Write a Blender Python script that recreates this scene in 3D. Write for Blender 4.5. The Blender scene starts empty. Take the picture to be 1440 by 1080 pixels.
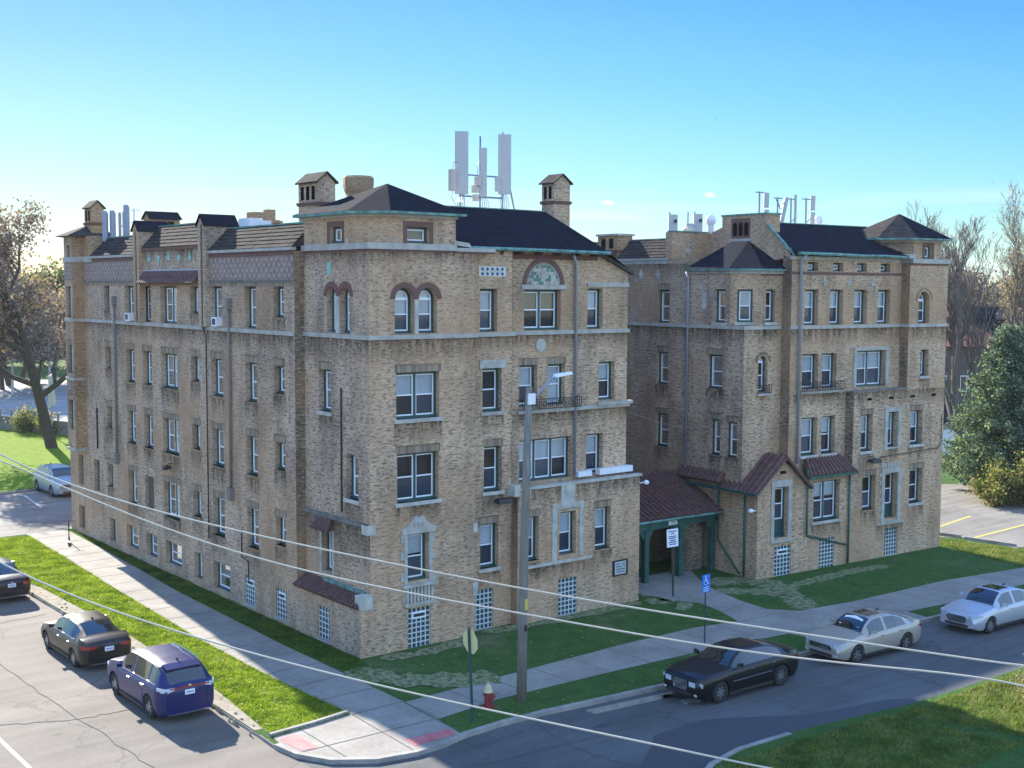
import bpy, math, random
import numpy as np
from mathutils import Vector, Matrix
R = math.radians
scene = bpy.context.scene
col = scene.collection
random.seed(7)
rng = np.random.default_rng(7)

# ------------------------------------------------------------------ camera
cam_d = bpy.data.cameras.new("camera")
cam = bpy.data.objects.new("camera", cam_d)
col.objects.link(cam)
cam_d.sensor_width = 36.0
cam_d.lens = 1735.7 / 1440 * 36.0
cam_d.clip_start = 0.3
cam_d.clip_end = 3000
_r = Vector((0.78259, -0.62252, 0.00468)); _u = Vector((0.04484, 0.06387, 0.99695)); _f = Vector((0.62092, 0.78000, -0.07790))
cam.matrix_world = Matrix(((_r.x, _u.x, -_f.x, -22.769), (_r.y, _u.y, -_f.y, -37.242), (_r.z, _u.z, -_f.z, 13.3), (0, 0, 0, 1)))
scene.camera = cam

# ------------------------------------------------------------------ world, sun, exposure
SUN_DIR = Vector((0.1, 1.0, 0)).normalized()      # towards the sun, in plan
SUN_EL = R(26.5)
SKY_K = 1.75
world = bpy.data.worlds.new("World"); scene.world = world; world.use_nodes = True
wn = world.node_tree; wn.nodes.clear()
def WN(t, **k):
    n = wn.nodes.new(t)
    for a, b in k.items(): setattr(n, a, b)
    return n
sky = WN('ShaderNodeTexSky', sky_type='NISHITA'); sky.sun_disc = False
sky.sun_elevation = SUN_EL
sky.sun_rotation = math.atan2(SUN_DIR.x, SUN_DIR.y)
sky.altitude = 200; sky.air_density = 1.0; sky.dust_density = .6; sky.ozone_density = 2.5
bg = WN('ShaderNodeBackground'); bg.inputs[1].default_value = 0.15
wo = WN('ShaderNodeOutputWorld')
tc = WN('ShaderNodeTexCoord')
# thin streaks of cloud low over the horizon and a few small puffs: a mask over the sky direction
mp = WN('ShaderNodeMapping'); mp.inputs['Scale'].default_value = (3.0, 3.0, 42.0)
wn.links.new(tc.outputs['Generated'], mp.inputs[0])
nz = WN('ShaderNodeTexNoise'); nz.inputs['Scale'].default_value = 1.6; nz.inputs['Detail'].default_value = 5
wn.links.new(mp.outputs[0], nz.inputs['Vector'])
rp = WN('ShaderNodeValToRGB'); rp.color_ramp.elements[0].position = .50; rp.color_ramp.elements[1].position = .78
wn.links.new(nz.outputs['Fac'], rp.inputs[0])
sep = WN('ShaderNodeSeparateXYZ'); wn.links.new(tc.outputs['Generated'], sep.inputs[0])
band = WN('ShaderNodeMapRange'); band.interpolation_type = 'SMOOTHSTEP'
band.inputs[1].default_value = .085; band.inputs[2].default_value = .05; band.inputs[3].default_value = 0; band.inputs[4].default_value = .62
wn.links.new(sep.outputs['Z'], band.inputs[0])
m1 = WN('ShaderNodeMath', operation='MULTIPLY'); wn.links.new(rp.outputs[0], m1.inputs[0]); wn.links.new(band.outputs[0], m1.inputs[1])
acc = m1.outputs[0]
for d, sx, sz, k in (((.6791, .7309, .068), .0075, .0022, .95), ((.7353, .6737, .0738), .006, .0024, .8)):
    sub = WN('ShaderNodeVectorMath', operation='SUBTRACT'); wn.links.new(tc.outputs['Generated'], sub.inputs[0]); sub.inputs[1].default_value = d
    scl = WN('ShaderNodeVectorMath', operation='MULTIPLY'); wn.links.new(sub.outputs[0], scl.inputs[0]); scl.inputs[1].default_value = (1/sx, 1/sx, 1/sz)
    nn = WN('ShaderNodeTexNoise'); nn.inputs['Scale'].default_value = 1.3; wn.links.new(scl.outputs[0], nn.inputs['Vector'])
    ln = WN('ShaderNodeVectorMath', operation='LENGTH'); wn.links.new(scl.outputs[0], ln.inputs[0])
    ad = WN('ShaderNodeMath', operation='ADD'); wn.links.new(ln.outputs['Value'], ad.inputs[0]); wn.links.new(nn.outputs['Fac'], ad.inputs[1])
    mr = WN('ShaderNodeMapRange'); mr.interpolation_type = 'SMOOTHSTEP'
    mr.inputs[1].default_value = 1.6; mr.inputs[2].default_value = .6; mr.inputs[3].default_value = 0; mr.inputs[4].default_value = k
    wn.links.new(ad.outputs[0], mr.inputs[0])
    mx = WN('ShaderNodeMath', operation='MAXIMUM'); wn.links.new(acc, mx.inputs[0]); wn.links.new(mr.outputs[0], mx.inputs[1]); acc = mx.outputs[0]
mixc = WN('ShaderNodeMix', data_type='RGBA'); wn.links.new(acc, mixc.inputs[0])
# soften the glare on the sun's side so the sky keeps its colour at this exposure
bw = WN('ShaderNodeRGBToBW'); wn.links.new(sky.outputs[0], bw.inputs[0])
q1 = WN('ShaderNodeMath', operation='DIVIDE'); wn.links.new(bw.outputs[0], q1.inputs[0]); q1.inputs[1].default_value = SKY_K
q2 = WN('ShaderNodeMath', operation='POWER'); wn.links.new(q1.outputs[0], q2.inputs[0]); q2.inputs[1].default_value = 1.6
q3 = WN('ShaderNodeMath', operation='ADD'); wn.links.new(q2.outputs[0], q3.inputs[0]); q3.inputs[1].default_value = 1
q4 = WN('ShaderNodeMath', operation='POWER'); wn.links.new(q3.outputs[0], q4.inputs[0]); q4.inputs[1].default_value = -1 / 1.6
q5 = WN('ShaderNodeVectorMath', operation='SCALE'); wn.links.new(sky.outputs[0], q5.inputs[0]); wn.links.new(q4.outputs[0], q5.inputs['Scale'])
q6 = WN('ShaderNodeVectorMath', operation='MULTIPLY'); wn.links.new(q5.outputs[0], q6.inputs[0]); q6.inputs[1].default_value = (1.42, 1.40, 1.42)  # sky away from the sun brightened, added fill for the shaded walls
q7 = WN('ShaderNodeVectorMath', operation='MULTIPLY'); wn.links.new(q5.outputs[0], q7.inputs[0]); 
g1 = WN('ShaderNodeSeparateXYZ'); wn.links.new(tc.outputs['Generated'], g1.inputs[0])
g2 = WN('ShaderNodeMath', operation='MULTIPLY_ADD'); g3 = WN('ShaderNodeVectorMath', operation='DOT_PRODUCT'); wn.links.new(tc.outputs['Generated'], g3.inputs[0]); g3.inputs[1].default_value = tuple(SUN_DIR)
wn.links.new(g3.outputs['Value'], g2.inputs[0]); g2.inputs[1].default_value = -.18; wn.links.new(g1.outputs['Z'], g2.inputs[2])     # low and sunward is palest
g4 = WN('ShaderNodeValToRGB'); e_ = g4.color_ramp.elements; g5 = WN('ShaderNodeMapRange'); g5.inputs[1].default_value = -.18; g5.inputs[2].default_value = .10; wn.links.new(g2.outputs[0], g5.inputs[0]); wn.links.new(g5.outputs[0], g4.inputs[0])
while len(e_) < 5: e_.new(.5)
for q_, (p_, c_) in zip(e_, ((0, (.80, .96, 1.2)), (.18, (.76, .94, 1.06)), (.42, (.53, .81, .93)), (.70, (.32, .60, .87)), (1.0, (.19, .43, .77)))): q_.position = p_; q_.color = (*c_, 1)
wn.links.new(g4.outputs[0], q7.inputs[1])
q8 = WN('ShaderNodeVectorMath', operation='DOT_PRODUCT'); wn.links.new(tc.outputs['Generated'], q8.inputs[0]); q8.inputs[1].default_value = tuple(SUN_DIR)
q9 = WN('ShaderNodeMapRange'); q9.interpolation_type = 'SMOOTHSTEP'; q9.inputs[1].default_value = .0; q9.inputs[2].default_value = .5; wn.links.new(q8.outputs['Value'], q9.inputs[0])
hs = WN('ShaderNodeHueSaturation'); hs.inputs['Saturation'].default_value = 1.0; wn.links.new(q7.outputs[0], hs.inputs['Color'])
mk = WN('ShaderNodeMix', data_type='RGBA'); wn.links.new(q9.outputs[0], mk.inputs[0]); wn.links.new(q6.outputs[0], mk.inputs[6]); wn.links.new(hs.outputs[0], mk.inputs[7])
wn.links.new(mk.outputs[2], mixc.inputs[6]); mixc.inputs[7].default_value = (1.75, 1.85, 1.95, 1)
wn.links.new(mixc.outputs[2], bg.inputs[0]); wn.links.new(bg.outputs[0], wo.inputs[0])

sun_d = bpy.data.lights.new("sun", 'SUN'); sun_d.energy = 3.3; sun_d.angle = R(0.53); sun_d.color = (1.0, .93, .80)
sun = bpy.data.objects.new("sun", sun_d); col.objects.link(sun)
sd = Vector((SUN_DIR.x * math.cos(SUN_EL), SUN_DIR.y * math.cos(SUN_EL), math.sin(SUN_EL)))
sun.rotation_euler = sd.to_track_quat('Z', 'Y').to_euler()
vs = scene.view_settings
vs.view_transform = 'Standard'; vs.look = 'None'; vs.gamma = 1.0; vs.use_curve_mapping = False
vs.exposure = 2.27
scene.cycles.max_bounces = 8; scene.cycles.transparent_max_bounces = 12

# ------------------------------------------------------------------ materials
def mat(name, base=(.5, .5, .5), rough=.8, metal=0, spec=.5, **k):
    m = bpy.data.materials.new(name); m.use_nodes = True
    b = m.node_tree.nodes['Principled BSDF']
    b.inputs['Base Color'].default_value = (*base, 1); b.inputs['Roughness'].default_value = rough
    b.inputs['Metallic'].default_value = metal; b.inputs['Specular IOR Level'].default_value = spec
    for a, v in k.items(): b.inputs[a].default_value = v
    return m
class N:
    def __init__(s, m): s.m = m; s.t = m.node_tree; s.b = s.t.nodes['Principled BSDF']
    def n(s, t, **k):
        x = s.t.nodes.new(t)
        for a, b in k.items(): setattr(x, a, b)
        return x
    def l(s, a, b): s.t.links.new(a, b)
    def noise(s, vec, scale, detail=4, rough=.55, sc3=None):
        if sc3:
            mp = s.n('ShaderNodeMapping'); mp.inputs['Scale'].default_value = sc3; s.l(vec, mp.inputs[0]); vec = mp.outputs[0]
        x = s.n('ShaderNodeTexNoise'); x.inputs['Scale'].default_value = scale; x.inputs['Detail'].default_value = detail; x.inputs['Roughness'].default_value = rough
        s.l(vec, x.inputs['Vector']); return x.outputs['Fac']
    def ramp(s, fac, stops, interp='LINEAR'):
        r = s.n('ShaderNodeValToRGB'); cr = r.color_ramp; cr.interpolation = interp
        while len(cr.elements) < len(stops): cr.elements.new(.5)
        for e, (p, c) in zip(cr.elements, stops):
            e.position = p; e.color = (*c, 1) if len(c) == 3 else c
        s.l(fac, r.inputs[0]); return r.outputs[0]
    def mix(s, f, a, b, mode='MIX'):
        x = s.n('ShaderNodeMix', data_type='RGBA', blend_type=mode)
        for i, v in ((0, f), (6, a), (7, b)):
            if hasattr(v, 'links'): s.l(v, x.inputs[i])
            elif i == 0: x.inputs[0].default_value = v
            else: x.inputs[i].default_value = (*v, 1)
        return x.outputs[2]
    def bump(s, h, d=.02, st=.5, nrm=None):
        x = s.n('ShaderNodeBump'); x.inputs['Distance'].default_value = d; x.inputs['Strength'].default_value = st; s.l(h, x.inputs['Height'])
        if nrm: s.l(nrm, x.inputs['Normal'])
        s.l(x.outputs[0], s.b.inputs['Normal']); return x.outputs[0]
G = lambda v: (v, v, v)
def bladem(name, cs, tr=.5):
    m = leafm(name, cs[1], tr); t = m.node_tree; g = t.nodes.new('ShaderNodeTexCoord'); f = t.nodes.new('ShaderNodeTexNoise'); f.inputs['Scale'].default_value = 1.1; f.inputs['Detail'].default_value = 7; f.inputs['Roughness'].default_value = .7
    t.links.new(g.outputs['Object'], f.inputs['Vector']); r = t.nodes.new('ShaderNodeValToRGB'); e = r.color_ramp.elements
    while len(e) < 4: e.new(.5)
    for q, p, c in zip(e, (.34, .46, .56, .68), cs): q.position = p; q.color = (*c, 1)
    t.links.new(f.outputs['Fac'], r.inputs[0])
    for n in t.nodes:
        if n.type in ('BSDF_DIFFUSE', 'BSDF_TRANSLUCENT'): t.links.new(r.outputs[0], n.inputs[0])
    return m
def leafm(name, c, tr=.45):      # leaves and blades let light through
    m = bpy.data.materials.new(name); m.use_nodes = True; t = m.node_tree; t.nodes.clear()
    o = t.nodes.new('ShaderNodeOutputMaterial'); mx = t.nodes.new('ShaderNodeMixShader'); d = t.nodes.new('ShaderNodeBsdfDiffuse'); l = t.nodes.new('ShaderNodeBsdfTranslucent')
    d.inputs[0].default_value = (*c, 1); l.inputs[0].default_value = (min(1, c[0] * 1.5), min(1, c[1] * 1.45), c[2], 1); mx.inputs[0].default_value = tr
    t.links.new(d.outputs[0], mx.inputs[1]); t.links.new(l.outputs[0], mx.inputs[2]); t.links.new(mx.outputs[0], o.inputs[0]); return m

def brick_mat(name, c1, c2, c3, mortar, soot=.5, stain_seed=0.0):
    m = mat(name, rough=.92, spec=.2); k = N(m)
    uv = k.n('ShaderNodeUVMap').outputs[0]
    br = k.n('ShaderNodeTexBrick'); k.l(uv, br.inputs['Vector'])
    br.inputs['Scale'].default_value = 1; br.inputs['Brick Width'].default_value = .235; br.inputs['Row Height'].default_value = .078
    br.inputs['Mortar Size'].default_value = .011; br.inputs['Mortar Smooth'].default_value = .2; br.inputs['Bias'].default_value = -.1
    br.offset = .5
    br.inputs['Color1'].default_value = (*c1, 1); br.inputs['Color2'].default_value = (*c2, 1); br.inputs['Mortar'].default_value = (*mortar, 1)
    # bricks differ from one another: patches about one brick in size
    pn = k.noise(uv, 1.0, 2, .6, (4.4, 12.8, 1))
    dark = k.ramp(pn, [(.39, G(1)), (.48, G(0))])
    c = k.mix(dark, br.outputs['Color'], c3)
    pn2 = k.noise(uv, 1.0, 2, .6, (4.3, 12.8, 3))
    lite = k.ramp(pn2, [(.60, G(0)), (.68, G(.65))])
    c = k.mix(lite, c, (.68, .535, .40))
    c = k.mix(br.outputs['Fac'], c, mortar)
    # weathering with shapes of its own
    obj = k.n('ShaderNodeTexCoord').outputs['Object']
    w1 = k.noise(obj, .35, 6, .65)
    w2 = k.noise(obj, 1.0, 5, .6, (1.1, 1.1, .28))
    w = k.n('ShaderNodeMath', operation='MULTIPLY'); k.l(k.ramp(w1, [(.36, G(.45)), (.50, G(.9)), (.66, G(1.1))]), w.inputs[0]); k.l(k.ramp(w2, [(.36, G(.5)), (.52, G(1))]), w.inputs[1])
    c = k.mix(soot, c, w.outputs[0], 'MULTIPLY')
    hue = k.noise(obj, .22, 3)
    c = k.mix(k.ramp(hue, [(.42, G(0)), (.62, G(.5))]), c, (.46, .275, .15), 'MIX')
    k.l(c, k.b.inputs['Base Color'])
    k.bump(br.outputs['Fac'], -.012, .6)
    return m
M = {}
M['brick'] = brick_mat('buff_brick', (.74, .51, .315), (.57, .38, .235), (.24, .155, .11), (.41, .31, .23), .62)
M['brick2'] = brick_mat('grey_buff_brick', (.66, .48, .33), (.50, .355, .245), (.21, .145, .115), (.36, .285, .22), .68)
M['brick_dark'] = brick_mat('sooty_shaded_brick', (.36, .26, .17), (.24, .17, .115), (.09, .065, .05), (.16, .13, .105), .8)  # sooty trim; on recess returns the dark tone stands for shade
M['brick_orange'] = brick_mat('orange_brick', (.55, .34, .17), (.45, .26, .13), (.22, .12, .07), (.3, .22, .15), .4)
M['brick_red'] = mat('red_brick_trim', (.155, .075, .062), .9)
M['soldier'] = mat('soldier_brick', (.35, .26, .17), .92)
k = N(M['soldier']); uv = k.n('ShaderNodeUVMap').outputs[0]
wv = k.n('ShaderNodeTexBrick'); k.l(uv, wv.inputs['Vector']); wv.offset = 0
wv.inputs['Scale'].default_value = 1; wv.inputs['Brick Width'].default_value = .085; wv.inputs['Row Height'].default_value = 4.0; wv.inputs['Mortar Size'].default_value = .008
wv.inputs['Color1'].default_value = (.40, .30, .19, 1); wv.inputs['Color2'].default_value = (.17, .12, .09, 1); wv.inputs['Mortar'].default_value = (.13, .11, .09, 1)
k.l(wv.outputs['Color'], k.b.inputs['Base Color'])

def noisy(name, c1, c2, scale=3, rough=.85, bump=0, bscale=30, coord='Object', lo=.35, hi=.65, sc3=None, **kk):
    m = mat(name, c1, rough, **kk); k = N(m); o = k.n('ShaderNodeTexCoord').outputs[coord]
    f = k.noise(o, scale, 5, .6, sc3)
    k.l(k.ramp(f, [(lo, c1), (hi, c2)]), k.b.inputs['Base Color'])
    if bump: k.bump(k.noise(o, bscale, 4), bump, .7)
    return m
M['stone'] = noisy('limestone', (.52, .50, .44), (.33, .31, .27), 2.2, .8)
M['stone_pale'] = noisy('pale_limestone', (.46, .435, .38), (.32, .30, .26), 2.5, .75)
M['stone_dark'] = noisy('weathered_stone', (.20, .19, .17), (.10, .10, .09), 2.5, .9)
M['green'] = mat('green_trim_paint', (.014, .062, .062), .45)
M['green_gate'] = noisy('gate_green_paint', (.02, .105, .085), (.012, .06, .052), 2, .5)
M['white'] = mat('white_vinyl', (.82, .85, .88), .45)
M['copper'] = noisy('verdigris_copper', (.15, .34, .29), (.06, .12, .11), 3, .6)
M['patina'] = mat('patina_tile', (.22, .46, .40), .5)
M['lead'] = mat('painted_downspout', (.33, .37, .43), .5, .3)
M['conduit'] = mat('grey_duct', (.20, .175, .155), .8)
M['black'] = mat('black_iron', (.012, .013, .015), .5)
M['dark'] = mat('dark_void', (.006, .006, .007), 1, spec=0)
M['bitumen'] = noisy('roof_bitumen', (.018, .02, .024), (.035, .037, .042), 3, .8)
M['white_metal'] = mat('white_metal', (.75, .77, .80), .4)
M['antenna'] = noisy('antenna_shell', (.50, .49, .47), (.42, .42, .42), 2, .55)
M['galv'] = mat('galvanised_steel', (.28, .30, .34), .45, .6)
M['cream_box'] = mat('beige_radio_box', (.50, .42, .36), .6)
def glass_mat(name, tint, rough=.03):
    m = bpy.data.materials.new(name); m.use_nodes = True; t = m.node_tree; t.nodes.clear()
    o = t.nodes.new('ShaderNodeOutputMaterial'); mx = t.nodes.new('ShaderNodeMixShader'); tr = t.nodes.new('ShaderNodeBsdfTransparent'); gl = t.nodes.new('ShaderNodeBsdfGlossy')
    tr.inputs[0].default_value = (*tint, 1); gl.inputs['Roughness'].default_value = rough; gl.inputs[0].default_value = (.9, .95, 1, 1)
    fr = t.nodes.new('ShaderNodeFresnel'); fr.inputs[0].default_value = 1.55
    mm = t.nodes.new('ShaderNodeMath'); mm.operation = 'MULTIPLY_ADD'; mm.inputs[1].default_value = .8; mm.inputs[2].default_value = .0; mm.use_clamp = True
    t.links.new(fr.outputs[0], mm.inputs[0]); t.links.new(mm.outputs[0], mx.inputs[0]); t.links.new(tr.outputs[0], mx.inputs[1]); t.links.new(gl.outputs[0], mx.inputs[2]); t.links.new(mx.outputs[0], o.inputs[0])
    return m
M['glass'] = glass_mat('window_glass', (.82, .86, .88))
M['blind'] = noisy('pale_blind', (.72, .74, .76), (.56, .59, .63), 1.5, .9, coord='Object', sc3=(1, 1, .3))
M['blind_tan'] = mat('tan_curtain', (.36, .31, .22), .9)
M['screen'] = mat('insect_screen', (.065, .08, .115), .8)  # bluish screen tones: sky reflection of the panes put into the colour
M['screen2'] = mat('grey_screen', (.12, .145, .19), .8)
M['room'] = mat('dark_room', (.028, .034, .045), .9)  # bluish for the same sky reflection
M['board_up'] = noisy('bricked_infill', (.13, .10, .085), (.08, .065, .055), 6, .95)
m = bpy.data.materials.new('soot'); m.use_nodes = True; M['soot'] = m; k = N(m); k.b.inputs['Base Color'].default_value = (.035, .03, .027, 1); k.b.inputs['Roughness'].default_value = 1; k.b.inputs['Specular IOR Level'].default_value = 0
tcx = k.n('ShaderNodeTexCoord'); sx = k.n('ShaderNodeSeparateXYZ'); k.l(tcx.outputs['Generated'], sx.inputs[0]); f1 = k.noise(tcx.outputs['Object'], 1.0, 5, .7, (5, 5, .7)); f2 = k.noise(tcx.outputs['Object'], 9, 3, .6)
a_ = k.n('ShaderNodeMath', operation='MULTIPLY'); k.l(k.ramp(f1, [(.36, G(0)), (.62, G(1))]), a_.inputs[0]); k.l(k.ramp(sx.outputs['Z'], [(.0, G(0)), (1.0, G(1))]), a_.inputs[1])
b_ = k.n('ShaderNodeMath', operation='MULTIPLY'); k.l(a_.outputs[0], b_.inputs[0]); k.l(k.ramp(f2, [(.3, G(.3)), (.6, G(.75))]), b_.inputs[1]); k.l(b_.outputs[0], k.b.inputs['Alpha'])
# glass block
m = mat('glass_block', (.05, .07, .08), .12, spec=.9); M['gblock'] = m
M['gmortar'] = mat('glass_block_mortar', (.50, .56, .56), .7)
# diamond brickwork band
m = mat('diamond_brickwork', (.3, .26, .25), .9); M['diamond'] = m; k = N(m)
uv = k.n('ShaderNodeUVMap').outputs[0]
mp = k.n('ShaderNodeMapping'); mp.inputs['Rotation'].default_value = (0, 0, R(45)); mp.inputs['Scale'].default_value = (1, 1, 1); k.l(uv, mp.inputs[0])
b = k.n('ShaderNodeTexBrick'); k.l(mp.outputs[0], b.inputs['Vector']); b.inputs['Scale'].default_value = 1; b.inputs['Brick Width'].default_value = .22; b.inputs['Row Height'].default_value = .08
b.inputs['Mortar Size'].default_value = .012; b.inputs['Color1'].default_value = (.38, .265, .215, 1); b.inputs['Color2'].default_value = (.22, .145, .115, 1); b.inputs['Mortar'].default_value = (.16, .14, .135, 1)
wv = k.n('ShaderNodeTexVoronoi', voronoi_dimensions='2D', distance='MANHATTAN'); wv.inputs['Scale'].default_value = 3.4; wv.inputs['Randomness'].default_value = 0
k.l(mp.outputs[0], wv.inputs['Vector'])
c = k.mix(k.ramp(wv.outputs['Distance'], [(.2, G(.75)), (.45, G(0))]), b.outputs['Color'], (.44, .33, .27))
k.l(c, k.b.inputs['Base Color'])
# dark slate shingles
def shingle(name, c1, c2, row=.16, wid=.28, bump=-.01):
    m = mat(name, c1, .95, spec=.04); k = N(m); uv = k.n('ShaderNodeUVMap').outputs[0]
    b = k.n('ShaderNodeTexBrick'); k.l(uv, b.inputs['Vector']); b.inputs['Scale'].default_value = 1; b.inputs['Brick Width'].default_value = wid; b.inputs['Row Height'].default_value = row
    b.inputs['Mortar Size'].default_value = .01; b.inputs['Color1'].default_value = (*c1, 1); b.inputs['Color2'].default_value = (*c2, 1); b.inputs['Mortar'].default_value = (*[x * .4 for x in c1], 1)
    o = k.n('ShaderNodeTexCoord').outputs['Object']; f = k.noise(o, .9, 5)
    c = k.mix(.7, b.outputs['Color'], k.ramp(f, [(.35, G(.7)), (.6, G(1.0))]), 'MULTIPLY')
    k.l(c, k.b.inputs['Base Color']); k.bump(b.outputs['Fac'], bump, .7); return m
M['slate'] = shingle('dark_asphalt_shingle', (.008, .012, .024), (.015, .020, .036), .14, .3)
M['shake'] = shingle('weathered_shingle', (.075, .066, .063), (.042, .038, .037), .19, .32)
M['tile'] = noisy('clay_roof_tile', (.080, .032, .026), (.18, .075, .055), 4.5, .6, lo=.35, hi=.7)
m = M['tile']; k = N(m); o = k.n('ShaderNodeTexCoord').outputs['Object']; f2 = k.noise(o, 11, 1)
rampn = [n for n in m.node_tree.nodes if n.type == 'VALTORGB'][0]
c = k.mix(k.ramp(f2, [(.56, G(0)), (.68, G(.8))]), rampn.outputs[0], (.06, .055, .07)); k.l(c, k.b.inputs['Base Color'])
# tympanum mosaic and blue-and-yellow tile band
def checker(name, cols, size, seed=0.):
    m = mat(name, cols[0], .4, spec=.6); k = N(m); uv = k.n('ShaderNodeUVMap').outputs[0]
    v = k.n('ShaderNodeTexVoronoi', voronoi_dimensions='2D', distance='CHEBYCHEV'); v.inputs['Scale'].default_value = 1 / size; v.inputs['Randomness'].default_value = 0; k.l(uv, v.inputs['Vector'])
    s = k.n('ShaderNodeSeparateColor'); k.l(v.outputs['Color'], s.inputs[0])
    n = len(cols); k.l(k.ramp(s.outputs[0], [(i / n, c) for i, c in enumerate(cols)], 'CONSTANT'), k.b.inputs['Base Color']); return m
M['mosaic'] = checker('green_and_cream_tiles', [(.40, .38, .31), (.02, .17, .13), (.36, .33, .28), (.08, .10, .11), (.44, .42, .36), (.03, .19, .15), (.32, .27, .23)], .19)
# ground and paving
def asphalt(name, c, var=.25, stain=(.6, 1.0)):
    m = mat(name, c, .9, spec=.3); k = N(m); o = k.n('ShaderNodeTexCoord').outputs['Object']
    big = k.noise(o, .18, 5, .6); fine = k.noise(o, 14, 3, .7); ln = k.noise(o, 1.0, 4, .6, (.15, 1.6, 1))
    cc = k.mix(1.0, c, k.ramp(big, [(.35, G(1 - var)), (.65, G(1 + var * .5))]), 'MULTIPLY')
    cc = k.mix(.5, cc, k.ramp(fine, [(.3, G(.75)), (.7, G(1.25))]), 'MULTIPLY')
    cc = k.mix(.5, cc, k.ramp(ln, [(.35, G(stain[0])), (.6, G(stain[1]))]), 'MULTIPLY')
    vo = k.n('ShaderNodeTexVoronoi', feature='DISTANCE_TO_EDGE'); vo.inputs['Scale'].default_value = .16
    wob = k.n('ShaderNodeMapping'); k.l(o, wob.inputs[0]); nv = k.n('ShaderNodeTexNoise'); nv.inputs['Scale'].default_value = .8; nv.inputs['Detail'].default_value = 6; k.l(o, nv.inputs['Vector'])
    va = k.n('ShaderNodeVectorMath', operation='SCALE'); va.inputs['Scale'].default_value = 1.6; k.l(nv.outputs['Color'], va.inputs[0])
    vb = k.n('ShaderNodeVectorMath', operation='ADD'); k.l(o, vb.inputs[0]); k.l(va.outputs[0], vb.inputs[1]); k.l(vb.outputs[0], vo.inputs['Vector'])
    cr = k.ramp(vo.outputs['Distance'], [(.0, G(.55)), (.008, G(0))])
    cc = k.mix(cr, cc, tuple(x * .35 for x in c))
    k.l(cc, k.b.inputs['Base Color']); k.bump(fine, .01, .5); return m
M['road_left'] = asphalt('worn_asphalt', (.175, .152, .130))
M['road_right'] = asphalt('grey_asphalt', (.105, .108, .110))
M['lot'] = asphalt('parking_asphalt', (.21, .195, .175), .3, (.5, 1))
M['wet'] = mat('damp_asphalt', (.048, .051, .057), .6); M['tar'] = mat('tar', (.12, .105, .09), .95, spec=.05)
M['chalk'] = noisy('pale_road_stain', (.30, .30, .29), (.16, .16, .16), 3, .9)
m = mat('concrete_paving', (.42, .38, .33), .9, spec=.2); M['concrete'] = m; k = N(m)
o = k.n('ShaderNodeTexCoord').outputs['Object']
f = k.noise(o, .5, 6, .65); f2 = k.noise(o, 6, 4)
c = k.ramp(f, [(.35, (.22, .20, .175)), (.65, (.31, .285, .25))]); c = k.mix(.35, c, k.ramp(f2, [(.35, G(.7)), (.6, G(1.1))]), 'MULTIPLY')
k.l(c, k.b.inputs['Base Color']); k.bump(f2, .004, .5)
M['joint'] = mat('paving_joint', (.11, .105, .095), 1)
M['kerb'] = noisy('kerb_concrete', (.32, .30, .27), (.20, .185, .165), 1.5, .9, bump=.01)
M['pad'] = noisy('red_tactile_paving', (.42, .10, .11), (.50, .17, .16), 3, .8)
def grass(name, c1, c2, c3, dead, dlo=.55, dhi=.7):
    m = mat(name, c1, 1, spec=.1); k = N(m); o = k.n('ShaderNodeTexCoord').outputs['Object']
    f = k.noise(o, 1.3, 6, .7); f2 = k.noise(o, 9, 5, .75); f3 = k.noise(o, .28, 5, .6)
    c = k.ramp(f2, [(.3, c1), (.5, c2), (.72, c3)])
    c = k.mix(k.ramp(f, [(.38, G(.55)), (.55, G(0))]), c, c1)
    c = k.mix(k.ramp(f3, [(dlo, G(0)), (dhi, G(.8))]), c, dead)
    k.l(c, k.b.inputs['Base Color']); k.bump(f2, .09, .8); return m
M['grass'] = grass('lawn', (.026, .068, .018), (.055, .120, .028), (.10, .165, .04), (.16, .16, .09), .58, .74)  # dark copy: shade on the lawn put into the grass colour
M['verge'] = grass('verge_lawn', (.075, .135, .010), (.155, .235, .014), (.25, .32, .03), (.22, .20, .08), .66, .8)  # bright copy: sunlight on the verge put into the grass colour
M['grass_far'] = grass('far_field', (.05, .065, .03), (.07, .085, .04), (.10, .10, .06), (.10, .09, .07), .4, .5)
M['dirt'] = noisy('dry_dirt', (.30, .27, .22), (.20, .17, .12), 3, 1, bump=.03, bscale=20)
M['bark'] = noisy('bark', (.07, .055, .045), (.035, .028, .024), 6, .95, bump=.05, bscale=18)
M['bark_pale'] = noisy('pale_bark', (.16, .13, .11), (.09, .075, .065), 6, .95)
M['wood_pole'] = noisy('weathered_pole_wood', (.23, .21, .175), (.13, .12, .10), 3, .9, sc3=(8, 8, .5))
M['wire'] = mat('pale_cable', (.50, .47, .38), .6)

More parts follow.
